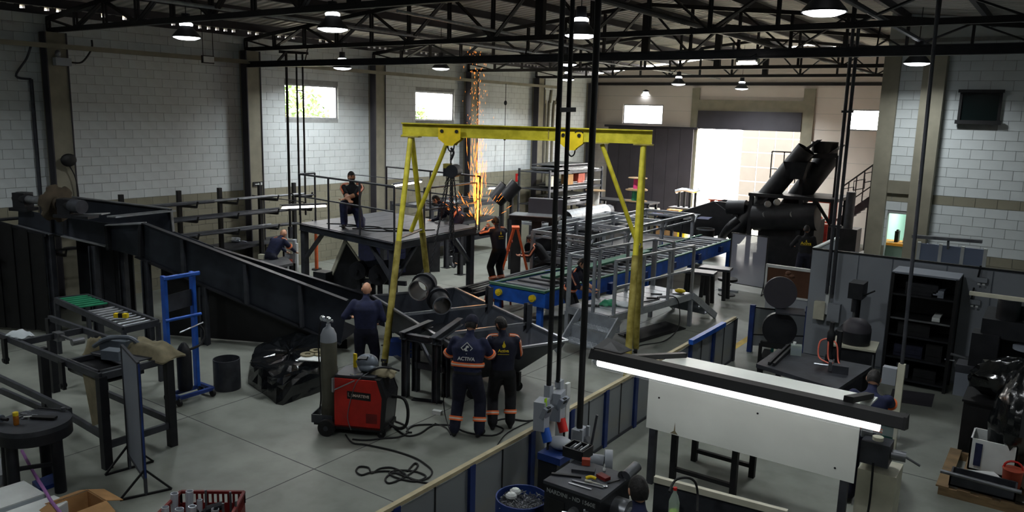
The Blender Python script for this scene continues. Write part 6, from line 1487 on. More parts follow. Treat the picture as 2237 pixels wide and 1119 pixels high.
# platform with two inclined screw tubes
SY = 24.5
sp2 = thing('screw_conveyor', 'dark twin inclined tube conveyor rising through a raised platform at right', 'conveyor', (-6.6, SY, 0))
pz = AY(1700, 425, SY).z; X0, X1 = AY(1640, 420, SY).x, AY(1832, 425, SY).x
build('platform', MB().bb(X0, X1, SY-.2, SY+1.6, pz-.1, pz), 'steel_black', sp2)
for x in (X0+.08, X1-.1, X0+1.6):
    for y in (SY-.1, SY+1.5): build('leg', MB().bar((x, y, 0), (x, y, pz-.1), .12), 'steel_black', sp2)
for x, s_ in ((X0+.08, 1), (X1-.1, -1)): build('brace', MB().bar((x, SY-.1, pz-.8), (x+s_*.5, SY-.1, pz-.1), .08), 'steel_black', sp2)
def itube(x0, y0, x1, y1, Yb, r, nm):
    a, b = AY(x0, y0, Yb), AY(x1, y1, Yb); d = (b-a).normalized()
    build(nm, MB().ring(a, b, r, r-.02, 20), 'steel_black', sp2, smooth=40)
    build('outlet_lip', MB().prism([b+V((0, -r, 0)), b+V((0, r, 0)), b+V((.35, r, .28)), b+V((.35, -r, .28))], d*.02), 'steel_dark', sp2)
    return a, b, d
itube(1600, 520, 1762, 326, SY+.3, .3, 'inclined_tube'); a, b, d = itube(1690, 500, 1815, 336, SY+.9, .34, 'inclined_tube')
c_ = AY(1745, 355, SY+.3); build('funnel', MB().lathe(c_, [(.28, -.5), (.5, .0), (.52, .02), (.3, -.5)], 4, rotz(.78), cap=False), 'steel_black', sp2)
build('top_frame', MB().bar(AY(1728, 342, SY+.5), AY(1830, 340, SY+.5), .08, .14).bar(AY(1832, 340, SY+.5), V((AY(1832, 340, SY+.5).x, SY+.5, pz)), .1).bar(AY(1755, 345, SY+.5), V((AY(1755, 345, SY+.5).x, SY+.5, pz)), .1), 'steel_black', sp2)
c_ = AY(1800, 335, SY+.9); build('crown_hood', MB().ring(c_, c_+UZ(.35), .4, .37, 16), 'steel_black', sp2, smooth=40)
build('lower_body', MB().bb(X0+.3, X0+2.0, SY+.1, SY+1.3, .35, 1.5).cyl((X0+.2, SY-.05, 1.5), (X0+2.1, SY-.05, 1.7), .42, n=18), 'steel_black', sp2, smooth=30); build('skid', MB().bb(X0+.2, X0+2.1, SY+.1, SY+1.4, 0, .35), 'steel_black', sp2)
for x, y in ((1676, 447), (1696, 443), (1670, 470), (1730, 470)): P_ = AY(x, y, SY-.35); build('bright_flange', MB().cyl(P_, P_+V((.05, -.06, .03)), .1, n=12), 'edge', sp2, smooth=40)
P_ = AY(1610, 455, SY+.2); build('drive_motor', MB().cyl(P_-V((.3, 0, 0)), P_+V((.3, 0, .05)), .24, n=16).bar((P_.x, P_.y, 0), (P_.x, P_.y, P_.z), .16), 'steel_black', sp2, smooth=40)
railing(sp2, (V((X0+.1, SY+1.5, pz)), V((X0+1.3, SY+1.5, pz))), 1.25, 3, r=.02, m='steel_black')
# rust red frames behind and stairs
for k, (x, y) in enumerate(((1780, 520), (1755, 470))):
    P_ = AY(x, y, 27.5); t = thing('rust_red_trestle', 'rust red steel frame behind the twin conveyor, %s one' % ('tall right', 'low left')[k], 'frame', (P_.x, 27.5, 0)); h_ = (1.9, 1.3)[k]
    for dx in (-.5, .5):
        for dy in (-.4, .4): build('post', MB().bar((P_.x+dx, 27.5+dy, 0), (P_.x+dx, 27.5+dy, h_), .07), 'oxide', t)
    for z in (h_, h_*.6, h_*.25):
        build('rail', MB().bar((P_.x-.5, 27.1, z), (P_.x+.5, 27.1, z), .06).bar((P_.x-.5, 27.9, z), (P_.x+.5, 27.9, z), .06), 'oxide', t)
    build('panel', MB().bb(P_.x-.48, P_.x+.48, 27.3, 27.32, h_*.3, h_*.58), 'red_dark', t)
st_ = thing('staircase', 'steel staircase with angular patterned railing rising behind the office corner', 'stairs', (-5.2, 29.5, 0)); SYs = 29.6
a, b = AY(1836, 470, SYs), AY(1925, 420, SYs); a.z = AY(1836, 440, SYs).z
r0, r1 = AY(1838, 410, SYs), AY(1925, 348, SYs)
ns = 9
for k in range(ns): f_ = k/ns; p = r0+(r1-r0)*f_-UZ(1.15); build('step', MB().box((p.x+.1, SYs+.5, p.z), (.34, .95, .05)), 'steel_dark', st_)
build('stringer', MB().bar(r0-UZ(1.25), r1-UZ(1.25), .05, .25), 'steel_black', st_); build('hand_rail', MB().bar(r0, r1, .05), 'black', st_); build('mid_rail', MB().bar(r0-UZ(.75), r1-UZ(.75), .04), 'black', st_)
for k in range(6): p = r0+(r1-r0)*(k/5); build('baluster', MB().bar(p, p-UZ(1.2), .035), 'black', st_)
for k in range(3):
    p = r0+(r1-r0)*(.2+.28*k)-UZ(.38); sq = [p+V((dx, 0, dz)) for dx, dz in ((-.18, -.2), (-.18, .12), (.18, .22), (.18, -.1))]; build('rail_pattern', MB().tube(sq+[sq[0]], .018, 4), 'black', st_)
build('support', MB().bb(r0.x+.2, r0.x+.3, SYs+.1, SYs+.9, 0, r0.z-1.3).bb(r1.x-.3, r1.x-.2, SYs+.1, SYs+.9, 0, r1.z-1.6), 'steel_black', st_)
rt3 = thing('roll_stand', 'dark machine stand with a tall roll by the office corner', 'stand', (-4.55, 24.0, 0))
p = AY(1855, 470, 24.0)
build('roll', MB().cyl((p.x, 24, 1.2), (p.x, 24, 2.55), .13, n=14), 'steel_dark', rt3, smooth=40); build('cabinet', MB().bb(p.x-.5, p.x+.3, 23.8, 24.4, .8, 1.5), 'steel_black', rt3)
for dx in (-.45, .25):
    for y in (23.85, 24.35): build('leg', MB().bar((p.x+dx, y, 0), (p.x+dx, y, .8), .07), 'steel_black', rt3)
p = AY(1880, 545, 22); cp2 = thing('paper_cutter', 'dark blue machine on a dark trolley near the office pillar', 'machine', (p.x, 22, 0)); build('body', MB().bb(p.x-.3, p.x+.25, 21.8, 22.3, .55, 1.1), 'navy', cp2); build('white_lid', MB().bb(p.x, p.x+.25, 21.8, 22.3, 1.1, 1.16), 'white', cp2)
for dx in (-.25, .2): build('leg', MB().bb(p.x+dx-.03, p.x+dx+.03, 21.9, 22.2, 0, .55), 'black', cp2)
# man at right with yellow print
t, I = person('man in black shirt with yellow print standing by the twin conveyor', (-5.72, 22.2, 0), 108, 1.74, lean=4, shirt='black_cloth', pants='navy_dark', skin='skin_dark', hands=((-.32, .3, 1.05), (.24, .12, .85)), head=(12, -6))
flame_logo(t, I, .32, .06, txt=.11)
# translucent screen on stand, drum, hose, stools
sc0, sc1 = F(1590, 628), F(1668, 642); zs1 = ZAT(sc0, 1592, 508)
ts = thing('clear_screen', 'translucent plastic protective screen on a thin black stand', 'screen', (sc0+sc1)/2)
build('sheet', MB().bar(sc0+UZ((zs1+.15)/2), sc1+UZ((zs1+.15)/2), .008, zs1-.15), 'haze_sheet', ts)
build('frame', MB().bar(sc0, sc0+UZ(zs1), .03).bar(sc1, sc1+UZ(zs1), .03).bar(sc0+UZ(zs1), sc1+UZ(zs1), .02).bar(sc0+UZ(.15), sc1+UZ(.15), .02), 'black', ts)
for q in (sc0, sc1): build('foot', MB().bar(q+V((.05, -.35, .012)), q+V((-.05, .35, .012)), .03).bar(q+V((.05, -.35, .02)), q+UZ(.35), .02), 'black', ts)
P_ = F(1537, 560); od = thing('oil_drum', 'black drum with a bright rim standing beyond the blue conveyor', 'drum', P_); build('body', MB().lathe(P_, [(.28, 0), (.29, .02), (.29, .3), (.3, .31), (.29, .33), (.29, .6), (.3, .61), (.29, .63), (.29, .92)], 24), 'black', od, smooth=40); build('rim', MB().ring(P_+UZ(.9), P_+UZ(.94), .3, .27, 24), 'edge', od, smooth=40)
solo('suction_hose', MB().tube(smoothpath([F(1552, 552, .1), F(1568, 535, .3), AY(1590, 500, 24.2), AY(1612, 480, 24.2)]), .13, 10), 'steel_black', 'thick dark hose leaning beside the black drum', 'hose', smooth=50)
for k, (x, y, z) in enumerate(((1530, 592, .8), (1565, 584, .8))):
    P_ = F(x, y, z); t = thing('work_stand', 'dark wooden topped stand beyond the aluminium steps, %s of two' % ('left', 'right')[k], 'stand', (P_.x, P_.y, 0))
    build('top', MB().box(P_-UZ(.03), (.75, .45, .06), .15), 'steel_dark', t)
    for dx, dy in ((-.3, -.15), (.3, -.15), (-.3, .15), (.3, .15)): build('leg', MB().bar((P_.x+dx, P_.y+dy, 0), (P_.x+dx*.9, P_.y+dy*.9, z-.06), .08), 'black', t)
P_ = F(1590, 608, .45); solo('seat_cushion', MB().cyl(P_-UZ(.06), P_, .25, n=18).cyl((P_.x, P_.y, 0), P_-UZ(.06), .05, n=10).cyl((P_.x, P_.y, 0), (P_.x, P_.y, .03), .22, n=14), 'black', 'round black stool beside the work stands', 'stool', smooth=40)
solo('floor_profile', MB().bar(F(1570, 632, .03), F(1612, 638, .03), .08, .06), 'alu', 'short aluminium profile lying on the floor by the work stands', 'profile')
# ================================================================ right side: fence, machines, partition
FX = -4.8; FH = .82
fn = thing('panel_fence', 'low fence of grey clear panels with blue posts and a pale top rail', 'fence', (FX, 9.5, 0))
M['fence_sheet'] = glassmat('fence_sheet', (128, 132, 136), .8, .4)
fy = [3.9, 5.0, 6.15, 7.3, 8.2, 9.12, 10.02, 11.0, 12.0, 13.05, 14.15]
for i, y in enumerate(fy):
    build('post', MB().bb(FX-.04, FX+.04, y-.045, y+.045, 0, FH+.01), 'blue_dark' if i < 10 else 'steel_dark', fn)
    if i < len(fy)-1:
        m2 = (y+fy[i+1])/2
        for a, b in ((y+.05, m2-.006), (m2+.006, fy[i+1]-.05)): build('panel', MB().bb(FX-.006, FX+.006, a, b, .04, FH-.03), 'fence_sheet', fn)
        build('panel_joint', MB().bb(FX-.012, FX+.012, m2-.01, m2+.01, .02, FH-.02), 'black', fn); build('bottom_rail', MB().bb(FX-.02, FX+.02, y, fy[i+1], .0, .04), 'steel_dark', fn)
        build('top_rail', MB().bb(FX-.03, FX+.03, y, fy[i+1], FH, FH+.04), mat('rail_tan', (176, 164, 132), .55, .1, .15, 5), fn)
build('blue_handle', MB().bb(FX+.02, FX+.1, 11.9, 13.4, FH+.02, FH+.1), 'blue', fn)
g0, g1 = F(1637, 768), F(1758, 772)
gt = thing('gate_posts', 'pair of blue posts with a thin black chain bar beside the disc machine', 'barrier', (g0+g1)/2)
for p in (g0, g1): build('post', MB().bar(p, p+UZ(.95), .09), 'blue_dark', gt)
build('bar', MB().bar(g0+UZ(.9), g1+UZ(.82), .025).bar(g0+UZ(.35), g1+UZ(.35), .02), 'black', gt)
build('clear_panel', MB().bar(g0+UZ(.5), g1+UZ(.48), .008, .75), 'fence_sheet', gt)
# ---- power post with two plug boxes and tall poles
PX = FX+.14
pp_ = thing('power_post', 'white panel post with two grey socket boxes fixed to the fence', 'power outlet', (PX, 7.75, 0))
build('back_panel', MB().bb(PX-.02, PX+.02, 7.42, 7.58, 0, 1.32).bb(PX-.02, PX+.02, 7.82, 7.9, 0, 1.3), 'white', pp_)
for k, (x, y, z, c_) in enumerate(((1183, 905, 1.05, 'blue'), (1218, 885, 1.08, 'red_tag'))):
    P_ = AX(x, y, PX+.08); q = P_
    bx_ = build('socket_box', MB().box(q, (.13, .2, .34), .25), 'panel_grey', pp_); build('slanted_face', MB().box(q+V((.08, -.02, .05)), (.05, .16, .14), Matrix.Rotation(.4, 3, 'Y')), 'panel_grey2', bx_)
    build('switch', MB().box(q+V((.11, -.03, .09)), (.03, .06, .06)), 'black', bx_)
    build('plug', MB().cyl(q+V((.05, .0, -.16)), q+V((.12, -.03, -.3)), .055, n=12), c_, bx_, smooth=40)
    build('plug_cable', MB().tube(smoothpath([q+V((.12, -.03, -.3)), q+V((.13, -.05, -.6)), V((PX+.1, 7.5, .25)), V((PX+.06, 7.45, .02))]), .014, 6), 'rubber', pp_)
build('label_sticker', MB().box(AX(1192, 880, PX+.15), (.01, .04, .1)), 'lime', pp_)
build('top_socket', MB().bar(AX(1198, 872, PX+.03), AX(1199, 842, PX+.03), .08), 'panel_grey', pp_); build('top_socket', MB().bar(AX(1222, 862, PX+.03), AX(1222, 830, PX+.03), .08), 'panel_grey', pp_)
def pole(label, P0, ztop, r, m='black', nm='conduit_pole'):
    return solo(nm, MB().cyl(P0, (P0[0], P0[1], ztop), r, n=10), m, label, 'conduit', smooth=40)
pa_ = AX(1199, 842, PX+.03); pb_ = AX(1219, 835, PX+.03); pc_ = AX(1266, 935, PX+.03)
pole('long black conduit pole, leftmost of three rising from the fence', pa_, 6.3, .03); pole('long black conduit pole, middle of three rising from the fence', pb_, 6.3, .026); pole('thick long black conduit pole, rightmost of three rising from the fence', pc_, 6.4, .04)
zc = AX(1238, 241, PX+.03).z; solo('pole_clamp', MB().bar((pa_.x+.035, pa_.y-.06, zc), (pb_.x+.035, pb_.y+.08, zc+.01), .03, .05), 'black', 'short black clamp bar joining the two left poles', 'clamp')
P_ = pc_; sb2 = thing('floor_socket', 'pale grey open socket box at the foot of the thick pole', 'power outlet', (P_.x, P_.y, 0))
build('box', MB().bb(P_.x-.06, P_.x+.06, P_.y-.1, P_.y+.1, 0, P_.z), 'panel_grey', sb2); build('open_face', MB().bb(P_.x+.06, P_.x+.1, P_.y-.1, P_.y-.06, 0, P_.z+.02).bb(P_.x+.06, P_.x+.1, P_.y+.06, P_.y+.1, 0, P_.z+.02), 'panel_grey', sb2); build('fitting', MB().cyl((P_.x+.08, P_.y, P_.z-.15), (P_.x+.14, P_.y, P_.z-.12), .05), 'steel_raw', sb2)
# ---- lathe with tools on its headstock
LZ = 1.2; lx0, lx1, ly0, ly1 = -3.58, -3.0, 5.7, 6.28
la = thing('lathe', 'dark grey lathe with a name along its headstock in the foreground', 'lathe', ((lx0+lx1)/2, 6, 0))
build('headstock', MB().bb(lx0, lx1, ly0, ly1, .35, LZ-.03), 'steel_black', la); build('top_cover', MB().bb(lx0-.01, lx1+.01, ly0-.01, ly1+.01, LZ-.03, LZ), 'steel_dark', la)
build('pedestal', MB().bb(lx0+.04, lx1-.04, ly0+.05, ly1-.05, 0, .35), 'steel_black', la)
build('name_lettering', text_mb('NARDINI - ND 1560E', .055, ((lx0+lx1)/2-.01, ly0-.004, LZ-.085), (1, 0, 0), (0, 0, 1), .002, .0006), 'edge', la)
build('gear_panel', MB().bb(lx0+.05, lx0+.22, ly0-.01, ly0, .8, LZ-.15), 'black', la)
for x, a_ in ((lx0+.33, 2.4), (lx0+.46, .7)):
    o = build('dial_knob', MB().cyl((x, ly0, LZ-.2), (x, ly0-.05, LZ-.2), .045, n=16), 'steel_raw', la, smooth=40); build('lever', MB().cyl((x, ly0-.05, LZ-.2), (x+.09*math.cos(a_+.8), ly0-.07, LZ-.2+.09*math.sin(a_+.8)), .01), 'chrome', o)
build('chuck', MB().cyl((lx1, 6.0, .98), (lx1+.14, 6.0, .98), .12, n=24).cyl((lx1+.14, 6.0, .98), (lx1+.2, 6.0, .98), .06, n=16), 'steel_raw', la, smooth=40)
build('bed', MB().bb(lx1, lx1+2.3, 5.85, 6.2, .55, .72), 'steel_black', la); build('bed_pedestal', MB().bb(lx1+1.8, lx1+2.3, 5.8, 6.25, 0, .55), 'steel_black', la)
build('carriage', MB().bb(lx1+.9, lx1+1.4, 5.75, 6.3, .72, .86), 'steel_black', la); hw_ = build('tailstock', MB().bb(lx1+1.7, lx1+2.1, 5.92, 6.15, .72, 1.0).cyl((lx1+1.5, 6.03, .95), (lx1+2.1, 6.03, .95), .07), 'steel_black', la, smooth=30)
P_ = V((lx1+2.0, 6.03, 1.12)); build('hand_wheel', MB().ring(P_, P_+UZ(.02), .09, .075, 20).bar(P_+V((-.08, 0, .01)), P_+V((.08, 0, .01)), .014).cyl(P_+V((0, 0, -.15)), P_, .02).cyl(P_+V((.07, 0, .02)), P_+V((.07, 0, .1)), .015), 'steel_black', hw_, smooth=40)
build('splash_rail', MB().bar(F(1430, 1046, 1.02), F(1720, 1122, 1.02), .05, .06), 'cream', la); build('splash_guard', MB().bar(F(1430, 1046, 1.02)-UZ(.25), F(1720, 1122, 1.02)-UZ(.25), .01, .42), 'steel_dark', la)
def onl(x, y, dz=0): return F(x, y, LZ+dz)
P_ = onl(1262, 995); tb = thing('tool_tray', 'black bin full of small tools on the lathe headstock', 'bin', P_)
for dx, dy, sx, sy in ((-.11, 0, .012, .2), (.11, 0, .012, .2), (0, -.1, .22, .012), (0, .1, .22, .012)): build('side', MB().box(P_+V((dx, dy, .05)), (sx, sy, .1)), 'plastic_black', tb)
build('bottom', MB().box(P_+UZ(.006), (.22, .2, .012)), 'plastic_black', tb)
for k in range(6): q = P_+V((-.07+.028*k, rnd.uniform(-.05, .05), .05)); solo('small_tool', MB().cyl(q-V((.02, .04, 0)), q+V((.03, .04, .05)), .01, n=6), ['steel_raw', 'edge', 'black'][k % 3], 'small steel tool lying in the black bin on the lathe', 'tool', 'tools in the lathe bin')
solo('grey_belt_cover', MB().bar(onl(1250, 1024, .015), onl(1300, 1030, .015), .09, .03), 'steel_dark', 'flat dark tool holder behind the pliers on the lathe', 'tool')
solo('yellow_pliers', MB().tube(smoothpath([onl(1280, 1045, .02), onl(1290, 1042, .03), onl(1302, 1046, .02)]), .016, 8), 'yellow_cap', 'yellow handled tool in the middle of the lathe top', 'tool', smooth=40)
solo('red_case', MB().box(onl(1318, 1042, .015), (.12, .07, .03), -.3), 'red_dark', 'dull red case lying right of the yellow tool on the lathe', 'case')
solo('steel_ruler', MB().bar(onl(1242, 1055, .005), onl(1292, 1070, .005), .018, .006), 'edge', 'bright steel ruler near the front edge of the lathe top', 'ruler')
solo('steel_file', MB().bar(onl(1250, 1050, .006), onl(1318, 1066, .006), .025, .01), 'steel_raw', 'long steel file beside the ruler on the lathe top', 'tool')
solo('spanner', MB().bar(onl(1296, 1056, .006), onl(1322, 1062, .006), .02, .01).ell(onl(1322, 1062, .008), (.025, .02, .008)), 'chrome', 'shiny spanner by the end of the ruler on the lathe', 'tool')
solo('screwdriver', MB().cyl(onl(1278, 1050, .012), onl(1292, 1053, .012), .012, n=8).cyl(onl(1292, 1053, .012), onl(1310, 1058, .01), .005, n=6), 'cream', 'screwdriver with cream handle among the lathe tools', 'tool')
solo('hex_key', MB().tube([onl(1328, 1056, .008), onl(1350, 1050, .008), onl(1354, 1048, .008)], .006, 6), 'black', 'thin black key near the right edge of the lathe top', 'tool')
solo('long_chisel', MB().bar(onl(1205, 1035, .01), onl(1270, 1042, .01), .03, .015), 'steel_black', 'long dark bar lying across the left of the lathe top', 'tool')
P_ = onl(1320, 1028); solo('white_figure', MB().lathe(P_, [(.014, 0), (.014, .02), (.006, .03), (.008, .05), (.002, .07)], 10), 'white', 'small white nozzle standing on the lathe top', 'nozzle', smooth=40)
P_ = onl(1280, 1015); solo('red_block', MB().box(P_+UZ(.03), (.08, .06, .06), .5), 'oxide', 'small rust red block beside the black tool bin', 'block')
lm_ = thing('swivel_spot', 'cylindrical grey metal work lamp lying at the rear of the lathe', 'lamp', onl(1368, 1040)); build('tube', MB().cyl(onl(1368, 1040, .05), onl(1392, 1018, .1), .05, n=16), 'steel_raw', lm_, smooth=40); build('base', MB().cyl(onl(1358, 1038, 0), onl(1358, 1038, .03), .035, n=14), 'steel_black', lm_, smooth=40)
gw = thing('bench_grinder', 'pale grey bench grinder guard on a pedestal behind the lathe', 'grinder', (AY(1330, 1005, 6.9).x, 6.9, 0))
P_ = AY(1328, 1008, 6.9); build('wheel_guard', MB().cyl(P_-V((.03, .02, 0)), P_+V((.04, .02, 0)), .12, n=26), 'panel_grey', gw, smooth=40); build('motor', MB().cyl(P_-V((.26, .1, 0)), P_-V((.03, .02, 0)), .06, n=16), 'panel_grey', gw, smooth=40); build('slot', MB().box(P_+V((.045, -.04, -.04)), (.01, .1, .06)), 'black', gw)
build('pedestal', MB().bar(V((P_.x-.12, P_.y-.05, 0)), V((P_.x-.12, P_.y-.05, P_.z-.05)), .1).box((P_.x-.12, P_.y-.05, .015), (.32, .32, .03)), 'panel_grey2', gw); build('handle', MB().cyl(P_+V((-.28, .12, 0)), P_+V((-.24, .16, .4)), .014), 'steel_dark', gw)
gw2 = thing('blue_grinder_stand', 'blue machine stand with a pale round guard beside the power post', 'machine', (-4.35, 7.1, 0)); P_ = AX(1205, 990, -4.4)
build('body', MB().bb(-4.5, -4.25, P_.y-.12, P_.y+.16, 0, P_.z-.05), 'steel_black', gw2); build('blue_plate', MB().bb(-4.5, -4.2, P_.y-.14, P_.y+.18, P_.z-.05, P_.z+.03), 'blue_dark', gw2); build('guard', MB().ell(P_+V((.05, .1, .1)), (.15, .12, .07)), 'panel_grey', gw2, smooth=60)
# blue drum with swarf
P_ = F(1140, 1085, .8); bd = thing('blue_drum', 'dark blue open drum filled with metal swarf at the bottom edge', 'drum', (P_.x, P_.y, 0))
build('shell', MB().ring((P_.x, P_.y, 0), (P_.x, P_.y, .8), .26, .245, 28).cyl((P_.x, P_.y, .0), (P_.x, P_.y, .02), .25, n=28), 'blue_dark', bd, smooth=40)
m_ = MB(); rnd = random.Random(31)
for k in range(260):
    a_ = rnd.uniform(0, 6.28); r_ = .22*math.sqrt(rnd.random()); q = V((P_.x+r_*math.cos(a_), P_.y+r_*math.sin(a_), .70+rnd.uniform(0, .06)))
    m_.tube([q, q+V((rnd.uniform(-.03, .03), rnd.uniform(-.03, .03), rnd.uniform(-.01, .03))), q+V((rnd.uniform(-.05, .05), rnd.uniform(-.05, .05), 0))], .004, 4)
build('swarf', m_.cyl((P_.x, P_.y, .6), (P_.x, P_.y, .7), .24, n=20), 'steel_raw', bd, kind='stuff')
for k, (dx, dy) in enumerate(((-.12, .06), (-.1, -.04))): solo('crumpled_tissue', MB().ell((P_.x+dx, P_.y+dy, .79), (.06, .05, .04), .5, 8, 5), 'white', 'crumpled white tissue on top of the swarf drum, %s one' % ('upper', 'lower')[k], 'tissue')
# man at the lathe, seen from behind
t, I = person('dark haired man at the bottom edge working at the lathe, head seen from behind', (-2.42, 5.3, 0), 128, 1.74, lean=8, shirt='navy', pants='navy_dark', hands=((-.22, .35, .95), (.22, .35, .95)), head=(18, -6))
# coolant bottle and hose
P_ = F(1480, 1119, 1.02)+V((.05, -.1, -.1)); P_ = F(1472, 1112, 1.08); bt = thing('coolant_bottle', 'clear bottle of bright green liquid with a red cap by the lathe', 'bottle', P_-UZ(.12))
B0 = P_-UZ(.12)
build('bottle', MB().lathe(B0, [(.045, 0), (.048, .01), (.048, .19), (.03, .25), (.016, .28), (.016, .3)], 18), 'pet', bt, smooth=50); build('liquid', MB().lathe(B0, [(.043, .006), (.044, .1)], 18), 'lime', bt, smooth=40); build('cap', MB().cyl(B0+UZ(.3), B0+UZ(.325), .018, n=12), 'red_tag', bt)
build('holder', MB().bar(B0-UZ(.0)+V((.1, .05, -.3)), B0+V((.1, .05, .05)), .02).box(B0-UZ(.01), (.14, .12, .02)), 'steel_dark', bt); build('drop_pole', MB().cyl(V((B0.x, B0.y, 0)), B0-UZ(.02), .02), 'steel_dark', bt)
solo('coolant_hose', MB().tube(smoothpath([F(1462, 1075, 1.2), F(1475, 1050, 1.25), F(1500, 1044, 1.26), F(1518, 1053, 1.22), F(1524, 1080, 1.1), F(1523, 1119, 1.0)]), .012, 6), 'rubber', 'black flexible coolant hose arching over the bottle', 'hose', smooth=40)
# ---- white hood with long lamp
HY = 8.5; hx0, hx1 = AY(1412, 933, HY).x, AY(1865, 1057, HY).x; hz0 = AY(1412, 933, HY).z
hd_ = thing('white_screen', 'large white splash screen with a bent top behind the long lamp', 'screen', ((hx0+hx1)/2, 8.7, 0))
build('front_sheet', MB().bb(hx0, hx1, HY-.01, HY+.01, hz0, 1.5), 'white_panel', hd_); 
hb0 = AY(1425, 768, 9.25); build('top_sheet', MB().sheet((hx0, HY, 1.5), (hx1, HY, 1.5), (hx1+.02, 9.25, hb0.z), (hx0, 9.25, hb0.z), .02), 'white_panel', hd_)
for p in ((hx0+.15, 1.15), (hx0+1.35, 1.25), (hx1-.2, .85)): build('rivet', MB().cyl((p[0], HY-.012, p[1]), (p[0], HY-.016, p[1]), .012, n=8), 'steel_black', hd_)
build('oil_stain', MB().prism([(hx0+.32, HY-.0115, hz0+.01), (hx0+.42, HY-.0115, hz0+.01), (hx0+.385, HY-.0115, hz0+.05), (hx0+.375, HY-.0115, hz0+.16), (hx0+.365, HY-.0115, hz0+.05)], (0, .001, 0)), 'khaki', hd_)
for x in (hx0+.08, hx1-.1): build('leg', MB().bb(x-.04, x+.04, HY+.0, HY+.08, 0, hz0+.02), 'steel_dark', hd_)
wt = thing('work_table', 'black steel trestle table under the white splash screen', 'table', (hx0+.9, 9.0, 0)); build('top', MB().bb(hx0+.2, hx0+1.1, 8.75, 9.6, .62, .68), 'black', wt)
for x in (hx0+.26, hx0+1.04):
    for y in (8.8, 9.5): build('leg', MB().bar((x, y, 0), (x, y, .62), .07), 'black', wt)
for y in (8.8, 9.5): build('stretcher', MB().bar((hx0+.26, y, .15), (hx0+1.04, y, .15), .05), 'black', wt)
LYl = 8.0; la0, la1 = AY(1300, 786, LYl), AY(1972, 945, LYl); la0.z = la1.z = (la0.z+la1.z)/2
lp = thing('machine_lamp', 'long lit tube lamp in a black trough housing before the white screen', 'lamp', (la0+la1)/2)
build('tube', MB().cyl(la0+V((.06, -.02, 0)), la1+V((-.2, -.02, 0)), .05, n=16), mat('bigtube', (255, 255, 255), .5, 0, 0, 1, emit=(255, 255, 255), estr=3.6), lp, smooth=40)
build('housing', MB().prism([la0+V((0, -.12, .06)), la0+V((0, -.06, .15)), la0+V((0, .08, .15)), la0+V((0, .12, .0)), la0+V((0, .1, .0)), la0+V((0, .07, .12)), la0+V((0, -.05, .12)), la0+V((0, -.11, .05))], V((la1.x-la0.x, 0, 0))), 'black', lp)
for q, s_ in ((la0, -1), (la1, 1)): build('end_cap', MB().prism([q+V((0, -.12, .05)), q+V((0, -.06, .16)), q+V((0, .08, .16)), q+V((0, .12, -.01))], V((s_*.03, 0, 0))), 'black', lp)
build('clear_cover', MB().bb(la0.x+.01, la1.x-.01, LYl-.1, LYl-.09, la0.z-.05, la0.z+.05), glassmat('cover', (235, 238, 240), .15), lp)
build('support_arm', MB().bar(AY(1850, 880, LYl)+V((0, .05, .02)), V((AY(1850, 880, LYl).x, 9.2, 1.5)), .09, .06), 'black', lp); build('support_arm', MB().bar(la0+V((.45, .05, .12)), V((hx0+.15, 9.2, 1.52)), .07, .06), 'black', lp)
build('bent_plate', MB().prism([la0+V((0, -.05, .17)), la0+V((.35, -.02, .155)), la0+V((.4, .16, .17)), la0+V((.05, .2, .25))], UZ(.01)), 'black', lp)
ld = bpy.data.lights.new('machine_lamp_light', 'AREA'); ld.shape = 'RECTANGLE'; ld.size = 3.0; ld.size_y = .06; ld.energy = 5; ld.color = (1, .99, .96)
lo = bpy.data.objects.new('machine_lamp_light', ld); COL.objects.link(lo); lo.location = (la0+la1)/2+V((0, -.02, -.045))
# ---- bench with machines
bz = .9
bn2 = bench('low dark metal bench carrying vice, tubes and hoses right of the fence', ((1652, 795), (1700, 762), (1905, 800), (1830, 850)), bz, 'steel_dark', shelf=.2)
onb = lambda x, y, dz=0: F(x, y, bz+dz)
solo('rail_bar', MB().bar(onb(1680, 795, .03), onb(1722, 755, .05), .035, .05).bar(onb(1690, 797, .03), onb(1732, 757, .05), .035, .05), 'steel_black', 'pair of black guide rails lying across the bench', 'rail')
P_ = onb(1738, 775); vz = thing('plastic_jug', 'clear plastic jug with blue liquid on the bench', 'jug', P_); build('body', MB().box(P_+UZ(.08), (.16, .12, .16), .3), 'pet', vz); build('liquid', MB().box(P_+UZ(.05), (.15, .11, .08), .3), 'blue_dark', vz); build('cap', MB().cyl(P_+V((-.03, 0, .16)), P_+V((-.03, 0, .2)), .025), 'white', vz)
P_ = onb(1810, 790); pn2 = thing('pneumatic_tool', 'black upright air tool with looping red hoses on the bench', 'tool', P_)
build('body', MB().lathe(P_, [(.06, 0), (.06, .1), (.045, .12), (.045, .32), (.06, .34), (.06, .46), (.035, .5), (.035, .62)], 14), 'plastic_black', pn2, smooth=40); build('grip', MB().cyl(P_+V((.12, .02, 0)), P_+V((.12, .02, .5)), .04), 'plastic_black', pn2, smooth=40)
for k in range(3): build('air_hose', MB().tube(smoothpath([P_+V((-.02, 0, .36)), P_+V((-.14+.12*k, -.04, .3)), P_+V((-.12+.14*k, -.12, .08)), P_+V((.06+.08*k, -.2, .03))]), .012, 6), 'hose_red', pn2, smooth=40)
P_ = onb(1835, 815); vs = thing('bench_vice', 'steel machine vice with a threaded bar on the bench', 'vice', P_); build('base', MB().box(P_+UZ(.06), (.22, .14, .12), .2), 'steel_dark', vs); build('jaw', MB().box(P_+V((-.14, -.02, .09)), (.05, .14, .14), .2), 'steel_raw', vs); build('screw', MB().cyl(P_+V((-.36, -.06, .08)), P_+V((-.1, 0, .08)), .018), 'chrome', vs)
